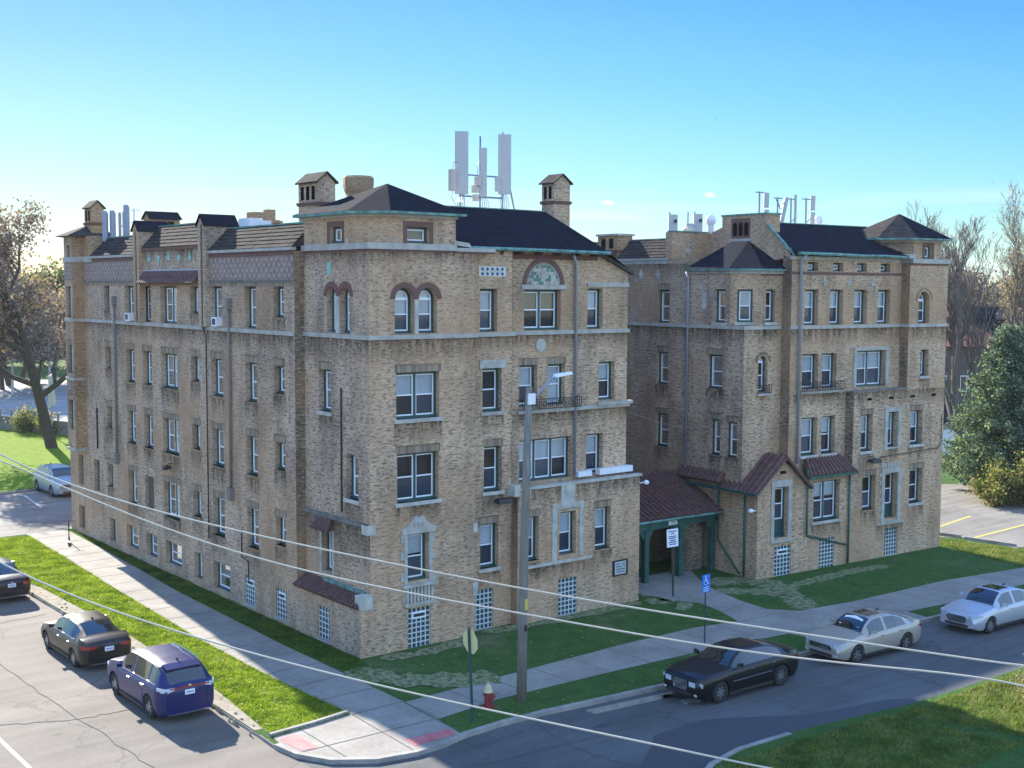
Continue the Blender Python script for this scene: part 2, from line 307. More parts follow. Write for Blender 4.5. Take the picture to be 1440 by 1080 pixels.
# ------------------------------------------------------------------ mesh helpers
class MB:
    def __init__(s): s.v = []; s.f = []; s.m = []
    def poly(s, pts, mi=0):
        b = len(s.v); s.v += [tuple(p) for p in pts]; s.f.append(tuple(range(b, b + len(pts)))); s.m.append(mi)
    def box(s, x0, x1, y0, y1, z0, z1, mi=0):
        b = len(s.v); s.v += [(x, y, z) for z in (z0, z1) for y in (y0, y1) for x in (x0, x1)]
        for q in ((0, 2, 3, 1), (4, 5, 7, 6), (0, 1, 5, 4), (2, 6, 7, 3), (0, 4, 6, 2), (1, 3, 7, 5)):
            s.f.append(tuple(b + i for i in q)); s.m.append(mi)
    def hexa(s, p, mi=0):     # 8 points: bottom ring 4, top ring 4
        b = len(s.v); s.v += [tuple(q) for q in p]
        for q in ((3, 2, 1, 0), (4, 5, 6, 7), (0, 1, 5, 4), (1, 2, 6, 5), (2, 3, 7, 6), (3, 0, 4, 7)):
            s.f.append(tuple(b + i for i in q)); s.m.append(mi)
    def prism(s, ring, z0, z1, mi=0):     # vertical prism over a 2-D ring
        n = len(ring); b = len(s.v)
        s.v += [(x, y, z0) for x, y in ring] + [(x, y, z1) for x, y in ring]
        for i in range(n):
            j = (i + 1) % n; s.f.append((b + i, b + j, b + n + j, b + n + i)); s.m.append(mi)
        s.f.append(tuple(b + n + i for i in range(n))); s.m.append(mi); s.f.append(tuple(b + i for i in reversed(range(n)))); s.m.append(mi)
    def tube(s, pts, r, n=8, mi=0, cap=True):
        pts = [Vector(p) for p in pts]; rr = r if isinstance(r, (list, tuple)) else [r] * len(pts)
        b = len(s.v); up = None
        for i, p in enumerate(pts):
            d = (pts[min(i + 1, len(pts) - 1)] - pts[max(i - 1, 0)]).normalized()
            if up is None: up = Vector((0, 0, 1)) if abs(d.z) < .9 else Vector((1, 0, 0))
            a = d.cross(up).normalized(); c = a.cross(d).normalized(); up = c
            for k in range(n):
                t = 2 * math.pi * k / n; s.v.append(tuple(p + (a * math.cos(t) + c * math.sin(t)) * rr[i]))
        for i in range(len(pts) - 1):
            for k in range(n):
                k2 = (k + 1) % n; s.f.append((b + i * n + k, b + i * n + k2, b + (i + 1) * n + k2, b + (i + 1) * n + k)); s.m.append(mi)
        if cap:
            s.f.append(tuple(b + k for k in reversed(range(n)))); s.m.append(mi); e = b + (len(pts) - 1) * n; s.f.append(tuple(e + k for k in range(n))); s.m.append(mi)
    def lathe(s, prof, n=16, c=(0, 0), mi=0):
        b = len(s.v)
        for r, z in prof:
            for k in range(n): t = 2 * math.pi * k / n; s.v.append((c[0] + r * math.cos(t), c[1] + r * math.sin(t), z))
        for i in range(len(prof) - 1):
            for k in range(n):
                k2 = (k + 1) % n; s.f.append((b + i * n + k, b + i * n + k2, b + (i + 1) * n + k2, b + (i + 1) * n + k)); s.m.append(mi)
    def xf(s, M4): s.v = [tuple(M4 @ Vector(p)) for p in s.v]; return s
    def build(s, name, mats, parent=None, smooth=False, uv=True):
        me = bpy.data.meshes.new(name); me.from_pydata(s.v, [], s.f)
        mats = mats if isinstance(mats, (list, tuple)) else [mats]
        for m in mats: me.materials.append(m)
        me.polygons.foreach_set('material_index', s.m)
        if smooth: me.polygons.foreach_set('use_smooth', [True] * len(s.f))
        if uv:
            ul = me.uv_layers.new(name='UVMap'); nl = len(me.loops)
            vi = np.empty(nl, int); me.loops.foreach_get('vertex_index', vi)
            V = np.array(s.v); nn = np.empty(len(me.polygons) * 3); me.polygons.foreach_get('normal', nn); nn = nn.reshape(-1, 3)
            tot = np.empty(len(me.polygons), int); me.polygons.foreach_get('loop_total', tot)
            nl_n = np.repeat(nn, tot, axis=0); P = V[vi]
            t = np.stack([-nl_n[:, 1], nl_n[:, 0], 0 * nl_n[:, 0]], 1); L = np.linalg.norm(t, axis=1)
            flat = L < .3
            t = t / np.maximum(L, 1e-6)[:, None]
            bt = np.cross(nl_n, t)
            U = np.where(flat, P[:, 0], (P * t).sum(1)); W = np.where(flat, P[:, 1], (P * bt).sum(1))
            ul.data.foreach_set('uv', np.stack([U, W], 1).ravel())
        me.validate(); me.update()
        o = bpy.data.objects.new(name, me); col.objects.link(o)
        if parent: o.parent = parent
        return o
def thing(name, label, cat, loc=(0, 0, 0), rz=0, group=None):
    o = bpy.data.objects.new(name, None); col.objects.link(o); o.empty_display_size = .3
    o.location = loc; o.rotation_euler = (0, 0, rz); o['label'] = label; o['category'] = cat
    if group: o['group'] = group
    return o
def tag(o, label, cat, group=None):
    o['label'] = label; o['category'] = cat
    if group: o['group'] = group
    return o
def kind(o, k='structure'): o['kind'] = k; return o
def copy_tree(o, parent=None):
    c = o.copy(); col.objects.link(c)
    if parent: c.parent = parent
    for ch in [x for x in bpy.data.objects if x.parent == o]: copy_tree(ch, c)
    return c

# ------------------------------------------------------------------ facades and windows
class F:      # a vertical facade: origin, direction along it, outward normal
    def __init__(s, O, D, Nn):
        s.O = Vector((*O, 0)); s.D = Vector((*D, 0)).normalized(); s.N = Vector((*Nn, 0)).normalized()
    def P(s, a, z, d=0): return s.O + s.D * a - s.N * d + Vector((0, 0, z))
    def box(s, mb, a0, a1, z0, z1, d0, d1, mi=0):
        mb.hexa([s.P(a0, z0, d0), s.P(a1, z0, d0), s.P(a1, z0, d1), s.P(a0, z0, d1), s.P(a0, z1, d0), s.P(a1, z1, d0), s.P(a1, z1, d1), s.P(a0, z1, d1)], mi)
def arc(a0, a1, zs, n=10):
    c = (a0 + a1) / 2; r = (a1 - a0) / 2
    return [(c - r * math.cos(math.pi * i / n), zs + r * math.sin(math.pi * i / n)) for i in range(n + 1)]
def wall(f, root, a0, a1, z0, z1, ops, m, rev=.22, name='wall', extra=None):
    mb = MB(); xs = sorted({a0, a1, *[v for o in ops for v in o[:2]]}); zs = sorted({z0, z1, *[v for o in ops for v in o[2:4]]})
    for i in range(len(xs) - 1):
        for j in range(len(zs) - 1):
            cx = (xs[i] + xs[i + 1]) / 2; cz = (zs[j] + zs[j + 1]) / 2
            if any(o[0] < cx < o[1] and o[2] < cz < o[3] for o in ops): continue
            mb.poly([f.P(xs[i], zs[j]), f.P(xs[i + 1], zs[j]), f.P(xs[i + 1], zs[j + 1]), f.P(xs[i], zs[j + 1])])
    for o in ops:
        p0, p1, q0, q1 = o[:4]; ar = o[4].get('arch')
        zt = q1 - (p1 - p0) / 2 if ar else q1
        mb.poly([f.P(p0, q0), f.P(p0, zt), f.P(p0, zt, rev), f.P(p0, q0, rev)]); mb.poly([f.P(p1, q0), f.P(p1, q0, rev), f.P(p1, zt, rev), f.P(p1, zt)])
        mb.poly([f.P(p0, q0), f.P(p0, q0, rev), f.P(p1, q0, rev), f.P(p1, q0)])
        if ar:
            A = arc(p0, p1, zt)
            for (u0, w0), (u1, w1) in zip(A, A[1:]):
                mb.poly([f.P(u0, w0), f.P(u1, w1), f.P(u1, w1, rev), f.P(u0, w0, rev)])
            h = len(A) // 2
            for t, cr in ((A[:h + 1], (p0, q1)), (A[h:], (p1, q1))):
                for (u0, w0), (u1, w1) in zip(t, t[1:]): mb.poly([f.P(*cr), f.P(u0, w0), f.P(u1, w1)])
        else: mb.poly([f.P(p0, q1), f.P(p1, q1), f.P(p1, q1, rev), f.P(p0, q1, rev)])
    if extra:
        for pg in extra: mb.poly([f.P(*q) for q in pg])
    w = mb.build(name, m, root)
    for o in ops: window(f, root, *o[:4], rev=rev, **o[4])
    return w
_wc = [0]
def window(f, root, a0, a1, z0, z1, rev=.22, n=1, arch=False, sill=None, lintel=None, blind=None, infill=False, door=False, small=False, fr=.095, low=None, block=False, vent=False, green_low=0, gz=None):
    _wc[0] += 1; rd = random.Random(_wc[0] * 13 + 5)
    if block: return glass_block(f, root, a0, a1, z0, z1, vent)
    zt = z1 - (a1 - a0) / 2 if arch else z1
    mb = MB(); d0, d1 = rev - .03, rev + .09
    if infill:
        f.box(mb, a0, a1, z0, z1, rev - .08, rev + .1); w = mb.build('window', M['board_up'], root); w['label'] = 'window opening closed up with brick'; return w
    # painted frame
    f.box(mb, a0, a0 + fr, z0 + fr, zt, d0, d1); f.box(mb, a1 - fr, a1, z0 + fr, zt, d0, d1); f.box(mb, a0, a1, z0, z0 + fr, d0 - .05, d1)
    if arch:
        A = arc(a0, a1, zt); B = arc(a0 + fr, a1 - fr, zt)
        for (p, q), (p2, q2) in zip(zip(A, B), zip(A[1:], B[1:])):
            mb.hexa([f.P(*p, d0), f.P(*p2, d0), f.P(*q2, d0), f.P(*q, d0), f.P(*p, d1), f.P(*p2, d1), f.P(*q2, d1), f.P(*q, d1)])
    else: f.box(mb, a0 + fr, a1 - fr, z1 - fr, z1, d0, d1)
    wi = (a1 - a0 - fr * (n + 1)) / n
    bays = [(a0 + fr + i * (wi + fr), a0 + fr + i * (wi + fr) + wi) for i in range(n)]
    for i in range(1, n): f.box(mb, bays[i][0] - fr, bays[i][0], z0 + fr, zt - (0 if arch else fr), d0, d1)
    if green_low: f.box(mb, a0 + fr, a1 - fr, z0 + fr, z0 + green_low, d0 + .04, d1)
    w = mb.build('window', M['green'], root)
    # sashes, panes, blinds
    zb = z0 + (green_low or fr); ztop = zt if arch else z1 - fr
    sm = MB(); gm = MB(); cm = MB(); t = .048; e0, e1 = d0 + .035, d0 + .075
    for b0, b1 in bays:
        zm = zb + (ztop - zb) * (.5 if not arch else .52)
        f.box(sm, b0, b0 + t, zb, ztop, e0, e1); f.box(sm, b1 - t, b1, zb, ztop, e0, e1); f.box(sm, b0 + t, b1 - t, zb, zb + t, e0, e1)
        if not small: f.box(sm, b0 + t, b1 - t, zm - t / 2, zm + t / 2, e0, e1)
        if arch:
            f.box(sm, b0 + t, b1 - t, zt - .05, zt + .06, e0 - .01, e1)
            A = arc(b0, b1, zt + .0); B = arc(b0 + t, b1 - t, zt + .0)
            for (p, q), (p2, q2) in zip(zip(A, B), zip(A[1:], B[1:])):
                sm.hexa([f.P(*p, e0), f.P(*p2, e0), f.P(*q2, e0), f.P(*q, e0), f.P(*p, e1), f.P(*p2, e1), f.P(*q2, e1), f.P(*q, e1)])
            gm.poly([f.P(u, v, e0 + .02) for u, v in arc(b0 + t, b1 - t, zt)])
            cm.poly([f.P(u, v, e1 + .06) for u, v in arc(b0, b1, zt)], 0 if blind else 2)
        else: f.box(sm, b0 + t, b1 - t, ztop - t, ztop, e0, e1)
        gm.poly([f.P(b0 + t, zb + t, e0 + .022), f.P(b1 - t, zb + t, e0 + .022), f.P(b1 - t, ztop - t, e0 + .022), f.P(b0 + t, ztop - t, e0 + .022)])
        bl = blind if blind is not None else rd.choice([0, .45, .5, .5, .5, .55, 0, .5, .3])
        if n > 1 and blind is None: bl = rd.choice([bl, bl, .5, 0])
        zc = ztop - (ztop - zb) * bl
        lo = low if low is not None else rd.choice([1, 1, 3, 2, 3])
        dd = e1 + .05
        if bl > 0: cm.poly([f.P(b0, zc, dd), f.P(b1, zc, dd), f.P(b1, ztop, dd), f.P(b0, ztop, dd)], 4 if rd.random() < .12 else 0)
        if bl < 1:
            if lo in (1, 3) and zc > zm: # screen on the lower half only
                cm.poly([f.P(b0, zb, e1 + .01), f.P(b1, zb, e1 + .01), f.P(b1, zm, e1 + .01), f.P(b0, zm, e1 + .01)], lo)
                cm.poly([f.P(b0, zm, dd + .3), f.P(b1, zm, dd + .3), f.P(b1, ztop, dd + .3), f.P(b0, ztop, dd + .3)], 2)
            else: cm.poly([f.P(b0, zb, dd + .01), f.P(b1, zb, dd + .01), f.P(b1, zc, dd + .01), f.P(b0, zc, dd + .01)], lo)
    sm.build('sash', M['white'], w); gm.build('pane', M['glass'], w)
    cm.build('curtain', [M['blind'], M['screen'], M['room'], M['screen2'], M['blind_tan']], w)
    if sill and not root.name.startswith('house'):
        s = MB(); s.poly([f.P(a0 - .1, z0 - .95, -.004), f.P(a1 + .1, z0 - .95, -.004), f.P(a1 + .1, z0 - .1, -.004), f.P(a0 - .1, z0 - .1, -.004)]); s.build('soot_streak', M['soot'], w)
    if sill:
        s = MB(); f.box(s, a0 - .1, a1 + .1, z0 - (.14 if sill == 'stone' else .1), z0, -.07 if sill == 'stone' else -.02, rev - .03)
        s.build('sill', M['stone'] if sill == 'stone' else (M['stone_pale'] if sill == 'pale' else M['brick_dark']), w)
    if lintel == 'soldier':
        s = MB(); f.box(s, a0 - .06, a1 + .06, z1 + .003, z1 + .26, -.012, .05); s.build('lintel', M['soldier'], w)
        s = MB(); f.box(s, a0 - .05, a1 + .05, z1 + .263, z1 + .30, -.035, .05); s.build('drip_course', M['brick_dark'], w)
    elif lintel == 'stone':
        s = MB(); f.box(s, a0 - .16, a1 + .16, z1 + .003, z1 + .32, -.05, .05); s.build('lintel', M['stone'], w)
    elif lintel == 'arch':
        s = MB(); ad = .03 + .005 * (_wc[0] % 2); A = arc(a0, a1, zt, 16); B = arc(a0 - .2, a1 + .2, zt, 16)
        for (p, q), (p2, q2) in zip(zip(A, B), zip(A[1:], B[1:])):
            s.hexa([f.P(*p, -ad), f.P(*p2, -ad), f.P(*q2, -ad), f.P(*q, -ad), f.P(*p, .1 + ad), f.P(*p2, .1 + ad), f.P(*q2, .1 + ad), f.P(*q, .1 + ad)])
        s.build('arch_moulding', M['brick_red'], w)
    return w
def glass_block(f, root, a0, a1, z0, z1, vent=False):
    mb = MB(); f.box(mb, a0, a1, z0, z1, .07, .2); w = mb.build('glass_block_window', M['gblock'], root)
    g = MB(); nx = max(3, round((a1 - a0) / .2)); nz = round((z1 - z0) / .2)
    for i in range(nx + 1): x = a0 + (a1 - a0) * i / nx; f.box(g, max(a0, x - .022), min(a1, x + .022), z0, z1, .055, .072)
    for j in range(nz + 1): z = z0 + (z1 - z0) * j / nz; f.box(g, a0, a1, max(z0, z - .022), min(z1, z + .022), .05, .068)
    g.build('grid', M['gmortar'], w)
    if vent:
        v = MB(); zc = z1 - .42; aa = (a0 + a1) / 2; ww = (a1 - a0) * .3
        f.box(v, aa - ww, aa + ww, zc, zc + .26, .03, .08); v.build('vent_frame', M['white'], w)
        v = MB(); f.box(v, aa - ww + .05, aa + ww - .05, zc + .07, zc + .19, .02, .05); v.build('vent_slot', M['room'], w)
    s = MB(); f.box(s, a0 - .06, a1 + .06, z0 - .08, z0, -.02, .1); s.build('sill', M['stone'], w)
    return w
def quad_rows(p, rows, lift, mb, mi=0, jit=0, seed=1):
    """stepped courses of shingle between the lower edge p0-p1 and the upper edge p3-p2"""
    p = [Vector(q) for q in p]; nrm = (p[1] - p[0]).cross(p[3] - p[0]).normalized()
    if nrm.z < 0: nrm = -nrm
    rd = random.Random(seed)
    for i in range(rows):
        t0, t1 = i / rows, (i + 1) / rows
        L0, R0 = p[0].lerp(p[3], t0), p[1].lerp(p[2], t0); L1, R1 = p[0].lerp(p[3], t1), p[1].lerp(p[2], t1)
        n = max(1, int((R0 - L0).length / .32)) if jit else 1
        for k in range(n):
            a, b = k / n, (k + 1) / n; lf = lift + (rd.uniform(-jit, jit) if jit else 0)
            A, B, Cc, D = L0.lerp(R0, a) + nrm * lf, L0.lerp(R0, b) + nrm * lf, L1.lerp(R1, b) + nrm * .003, L1.lerp(R1, a) + nrm * .003
            mb.poly([A, B, Cc, D], mi); mb.poly([L0.lerp(R0, a), L0.lerp(R0, b), B, A], mi)
def tiled(p, pitch, root, name='tile_roof', r=.07, mat_='tile', seed=3, thick=.09):
    """barrel-tiled roof: eave p0-p1, ridge p3-p2"""
    p = [Vector(q) for q in p]; mb = MB(); W = (p[1] - p[0]).length; n = max(2, int(W / pitch)); nrm = (p[1] - p[0]).cross(p[3] - p[0]).normalized()
    if nrm.z < 0: nrm = -nrm
    rd = random.Random(seed); H = ((p[3] - p[0]).length + (p[2] - p[1]).length) / 2; rows = max(2, int(H / .38))
    mb.poly([p[0] + nrm * .0, p[1], p[2], p[3]]); mb.poly([q - nrm * thick for q in p]); mb.poly([p[0], p[1], p[1] - nrm * thick, p[0] - nrm * thick]); mb.poly([p[0], p[3], p[3] - nrm * thick, p[0] - nrm * thick]); mb.poly([p[1], p[2], p[2] - nrm * thick, p[1] - nrm * thick])
    along = (p[1] - p[0]).normalized()
    for k in range(n):
        a = (k + .5) / n
        for j in range(rows):
            A = p[0].lerp(p[3], j / rows); A = A.lerp(p[1].lerp(p[2], j / rows), a); B = p[0].lerp(p[3], (j + 1) / rows).lerp(p[1].lerp(p[2], (j + 1) / rows), a)
            A = A + along * rd.uniform(-.006, .006) - (B - A) * .04
            ring = []
            for q, rr, lf in ((A, r * 1.05, .018), (B, r * .92, .0)):
                ring.append([q + along * (-rr * math.cos(math.pi * i / 5)) + nrm * (rr * math.sin(math.pi * i / 5) * .9 + lf) for i in range(6)])
            for i in range(5): mb.poly([ring[0][i], ring[0][i + 1], ring[1][i + 1], ring[1][i]])
            mb.poly(ring[0])
    return mb.build(name, M[mat_], root)
# ================================================================== BUILDING ONE (corner block)
b1 = thing('apartment_building', 'four-storey buff brick apartment block on the street corner, left of the gateway', 'apartment building', group='brick apartment blocks')
FL = F((0, 0), (0, 1), (-1, 0))
colw = [(23.73, 24.45, 's'), (20.6, 21.7, 't'), (18.5, 19.58, 't'), (15.55, 17.35, 'd'), (13.25, 14.1, 's'), (10.9, 12.05, 't'), (7.8, 8.83, 't'), (5.5, 6.35, 's')]
ops = []
for top, base in ((13.3, 11.6), (10.23, 8.63), (7.23, 5.62), (4.27, 2.62)):
    for i, (a, b, t) in enumerate(colw):
        bz = base + (.5 if t == 's' else 0)
        o = dict(n=2 if t == 'd' else 1, lintel='soldier' if top < 13 else None, sill=None if base > 11 and t != 's' else 'brick')
        if base == 2.62 and i in (2,): o['infill'] = True
        ops.append((a, b, bz, top, o))
ops += [(25.58, 26.41, 2.63, 4.29, dict(infill=True)), (28.0, 28.75, 2.66, 4.29, dict(infill=True)), (27.92, 28.82, .28, 1.54, dict(infill=True)),
        (23.53, 24.34, .3, 1.5, dict(blind=0)), (20.54, 22.04, .4, 1.53, dict()), (18.19, 19.52, .39, 1.5, dict()), (15.43, 17.23, .42, 1.5, dict(n=1)), (13.23, 14.08, .3, 1.5, dict()), (10.48, 12.11, .25, 1.45, dict()),
        (8.19, 9.12, .2, 1.4, dict(block=True, vent=True)), (5.51, 6.38, .2, 1.4, dict(block=True, vent=True))]
wall(FL, b1, 4.65, 30, -.3, 14.7, ops, M['brick2'], .26)
wall(FL, b1, 0, 4.65, -.3, 1.9, [(2.16, 3.04, .12, 1.37, dict(block=True))], M['brick2'])
# recessed corner tower, side face
FT = F((.42, 0), (0, 1), (-1, 0))
wall(FT, b1, 0, 4.65, 1.9, 14.65, [(2.68, 3.58, 8.64, 10.22, dict(sill='stone', lintel='soldier', blind=.5)), (.78, 1.62, 5.57, 7.21, dict(sill='stone', blind=0)),
    (2.64, 3.42, 2.55, 4.12, dict(blind=0, low=1)), (1.28, 1.98, 11.62, 13.3, dict(arch=True, lintel='arch', blind=0, low=1)), (2.24, 2.94, 11.62, 13.3, dict(arch=True, lintel='arch', blind=0, low=1))], M['brick2'], .26)
Fr = F((0, 4.65), (1, 0), (0, -1))
wall(Fr, b1, 0, .45, 1.9, 14.65, [], M['brick_dark'])  # darker brick puts the shade of this return into its colour
# corner tower, street face
FF = F((0, 0), (1, 0), (0, -1))
wall(FF, b1, 0, 5.1, -.3, 1.9, [(2.05, 3.05, -.02, 1.49, dict(block=True, vent=True))], M['brick'])
wall(FF, b1, .42, 5.1, 1.9, 14.65, [(1.5, 2.32, 11.62, 13.28, dict(arch=True, lintel='arch', blind=.5, low=3)), (2.52, 3.34, 11.62, 13.28, dict(arch=True, lintel='arch', blind=.5, low=3)),
    (1.55, 3.45, 8.52, 10.22, dict(n=2, sill='stone', lintel='soldier', blind=.5)), (1.58, 3.42, 5.46, 7.26, dict(n=2, sill='stone', lintel='soldier', blind=0, low=1)),
    (2.0, 2.95, 2.5, 4.27, dict(blind=.45, low=3))], M['brick'], .26)
# next bay, a step back, full height
F2 = F((0, .4), (1, 0), (0, -1)); F3 = F((0, .8), (1, 0), (0, -1))
wall(F2, b1, 5.1, 7.2, -.3, 14.7, [(5.62, 6.45, 11.6, 13.25, dict(blind=.5, low=3)), (5.75, 6.68, 8.52, 10.2, dict(sill='stone', blind=0, lintel='stone')), (5.83, 6.7, 5.4, 7.17, dict(sill='stone', lintel='soldier', blind=0)),
    (5.66, 6.55, 2.4, 4.15, dict(sill='stone', lintel='soldier', blind=.5)), (5.3, 6.3, .02, 1.6, dict(block=True))], M['brick'], .26)
up = [(8.11, 10.02, 11.6, 13.23, dict(n=2)), (11.48, 12.34, 11.6, 13.28, dict(blind=.5)), (7.88, 8.81, 8.55, 10.22, dict(lintel='soldier', blind=.5)), (9.35, 10.28, 8.55, 10.22, dict(lintel='soldier', blind=1)),
      (12.15, 13.05, 8.6, 10.22, dict(blind=.45)), (7.9, 10.67, 5.5, 7.22, dict(n=3, blind=.5)), (11.47, 12.42, 5.55, 7.22, dict(blind=.5))]
wall(F3, b1, 7.2, 13.77, 5.2, 13.95, up, M['brick'], .26)
mb = MB(); mb.poly([F3.P(7.2, 13.95), F3.P(13.77, 13.95), F3.P(12.0, 14.75), F3.P(7.2, 14.75)]); mb.build('wall', M['brick'], b1)
wall(F2, b1, 7.19, 7.2, 5.2, 14.7, [], M['brick'])
# projecting ground-floor block
wall(FF, b1, 7.2, 13.85, -.3, 5.36, [(7.45, 8.28, 2.5, 4.27, dict(lintel='soldier', blind=.55, sill='brick')), (9.35, 10.25, 2.5, 4.27, dict(blind=.5, low=1)), (11.3, 12.17, 2.5, 4.25, dict(lintel='soldier', blind=.5, low=1, sill='brick')), (9.32, 10.35, .02, 1.54, dict(block=True))], M['brick'], .26)
mb = MB(); mb.box(7.0, 13.93, -.06, .22, 5.362, 5.46); mb.build('coping', M['stone'], b1)
mb = MB(); mb.box(7.2, 13.85, .2, .8, 5.2, 5.3); mb.build('terrace_roof', M['bitumen'], b1)
mb = MB(); mb.box(10.85, 11.6, .55, .795, 5.5, 5.72); mb.box(12.0, 13.9, .5, .795, 5.5, 5.75); mb.build('white_flashing', M['white_metal'], b1)
# east and back walls, side of the steps
mb = MB()
mb.poly([(13.77, .8, -.3), (13.77, 30, -.3), (13.77, 30, 15.6), (13.77, .8, 13.95)]); mb.build('side_wall', M['brick_dark'], b1); mb = MB(); mb.poly([(0, 30, -.3), (13.77, 30, -.3), (13.77, 30, 15.6), (0, 30, 15.6)]); mb.build('back_wall', M['brick_dark'], b1); mb = MB()
mb.poly([(13.85, 0, -.3), (13.85, .8, -.3), (13.85, .8, 5.36), (13.85, 0, 5.36)]); mb.poly([(5.1, 0, -.3), (5.1, .4, -.3), (5.1, .4, 14.7), (5.1, 0, 14.7)]); mb.poly([(7.2, 0, -.3), (7.2, .4, -.3), (7.2, .4, 5.36), (7.2, 0, 5.36)]); mb.poly([(7.2, .4, 5.2), (7.2, .8, 5.2), (7.2, .8, 14.7), (7.2, .4, 14.7)])
mb.build('wall', M['brick_dark'], b1)
FE = F((13.77, 0), (0, 1), (1, 0))
# oriel at the far corner
FO = F((-.6, 0), (0, 1), (-1, 0))
oo = [(27.55, 28.3, zb, zt, dict(lintel='soldier' if zt < 13 else None)) for zt, zb in ((13.25, 11.65), (10.2, 8.7), (7.3, 5.75))] + [(27.6, 28.1, 14.75, 15.4, dict(small=True, blind=0))]
wall(FO, b1, 27.3, 28.5, 4.75, 14.6, oo[:3], M['brick2'], .2); wall(FO, b1, 27.3, 28.5, 14.6, 15.85, oo[3:], M['brick2'], .2)
mb = MB(); mb.poly([(-.6, 27.3, 4.75), (.1, 27.3, 4.75), (.1, 27.3, 15.85), (-.6, 27.3, 15.85)]); mb.poly([(-.6, 28.5, 4.75), (.1, 28.5, 4.75), (.1, 28.5, 15.85), (-.6, 28.5, 15.85)])
mb.poly([(-.6, 27.3, 4.75), (0, 27.3, 4.75), (0, 28.5, 4.75), (-.6, 28.5, 4.75)]); mb.build('oriel_side', M['brick_orange'], b1)
mb = MB()
for z in (4.62, 8.35): mb.box(-.66, .0, 27.24, 28.55, z, z + .14); mb.build('stone_course', M['stone_pale'], b1); mb = MB()
mb.box(-.66, .02, 27.24, 28.55, 14.5, 14.78); mb.box(-.09, .02, 25.95, 27.238, 14.5, 14.78); mb.build('stone_course', M['stone_pale'], b1)
mb = MB(); mb.prism([(.0, 26.2), (1.3, 26.2), (1.3, 30), (.0, 30)], 14.7, 15.85); mb.build('wall', M['brick_orange'], b1)
mb = MB(); A = [(-.95, 26.95, 15.86), (1.5, 26.95, 15.86), (1.5, 30.2, 15.86), (.0, 30.2, 15.86), (-.95, 28.9, 15.86)]; ap = (1.3, 28.6, 16.75)
for a, b in zip(A, A[1:] + A[:1]): mb.poly([a, b, ap])
mb.poly(A); mb.build('oriel_roof', M['shake'], b1)
# belt course, cornices, coloured brick lines
mb = MB(); z0, z1 = 11.42, 11.575
mb.box(-.07, 0.002, 4.65, 27.3, z0, z1); mb.box(-.67, -.598, 27.3, 28.5, z0, z1); mb.box(-.67, 0, 27.23, 27.302, z0, z1)
mb.box(.35, .422, -.07, 4.65, z0, z1); mb.box(.422, 5.17, -.07, .002, z0, z1); mb.box(5.17, 7.26, .33, .402, z0, z1); mb.box(7.26, 13.84, .73, .802, z0, z1)
mb.build('belt_course', M['stone_pale'], b1)
mb = MB()
mb.box(.33, .6, -.08, 4.75, 14.64, 14.86); mb.box(.6, 4.2, -.08, .25, 14.64, 14.86); mb.box(4.2, 6.0, -.08, .45, 14.62, 14.76)
mb.hexa([(.36, 1.5, 14.86), (1.6, -.06, 14.86), (1.75, .1, 14.86), (.5, 1.7, 14.86), (.36, 1.5, 15.05), (1.6, -.06, 15.05), (1.75, .1, 15.05), (.5, 1.7, 15.05)])
mb.hexa([(4.1, -.05, 14.86), (5.0, .1, 14.78), (5.0, .5, 14.78), (4.1, .5, 14.86), (4.1, -.05, 15.02), (4.9, .1, 14.95), (4.9, .5, 14.95), (4.1, .5, 15.02)])
mb.build('cornice', M['stone_pale'], b1)
mb = MB(); mb.box(.385, .43, -.035, 4.65, 14.56, 14.637); mb.box(.43, 6.0, -.035, .03, 14.56, 14.637); mb.box(7.2, 12.0, .765, .82, 14.42, 14.62)
mb.build('brick_string_course', M['brick_red'], b1)
mb = MB(); mb.box(.30, .5, 0.02, 4.65, 4.66, 4.8); mb.build('ledge', M['stone_dark'], b1)
for x0, x1, y0, y1, z0, z1 in ((.28, .62, -.05, .35, 4.44, 4.8), (-.04, .5, -.05, .3, 1.75, 2.28), (5.0, 5.2, -.05, .44, 4.0, 4.35), (5.0, 5.22, -.05, .44, 1.55, 2.05), (7.02, 7.3, -.03, .45, 5.15, 5.6)): mb = MB(); mb.box(x0, x1, y0, y1, z0, z1); mb.build('corner_block', M['stone'], b1)
# tiled skirt over the base, and the little hood over the corner window
tiled([(-.16, .0, 1.86), (-.16, 4.7, 1.86), (.42, 4.65, 2.26), (.42, .3, 2.26)], .21, b1, seed=5)
tiled([(.02, 2.35, 4.22), (.02, 3.75, 4.22), (.42, 3.5, 4.75), (.42, 2.6, 4.75)], .21, b1, seed=9)
mb = MB(); mb.box(.3, .44, .25, 3.2, 2.2, 2.34); mb.build('flashing', M['copper'], b1)
mb = MB(); mb.box(.385, .46, 2.5, 2.63, 2.45, 4.2); mb.box(.385, .46, 3.43, 3.56, 2.45, 4.2); mb.build('window_jamb', M['stone_pale'], b1)
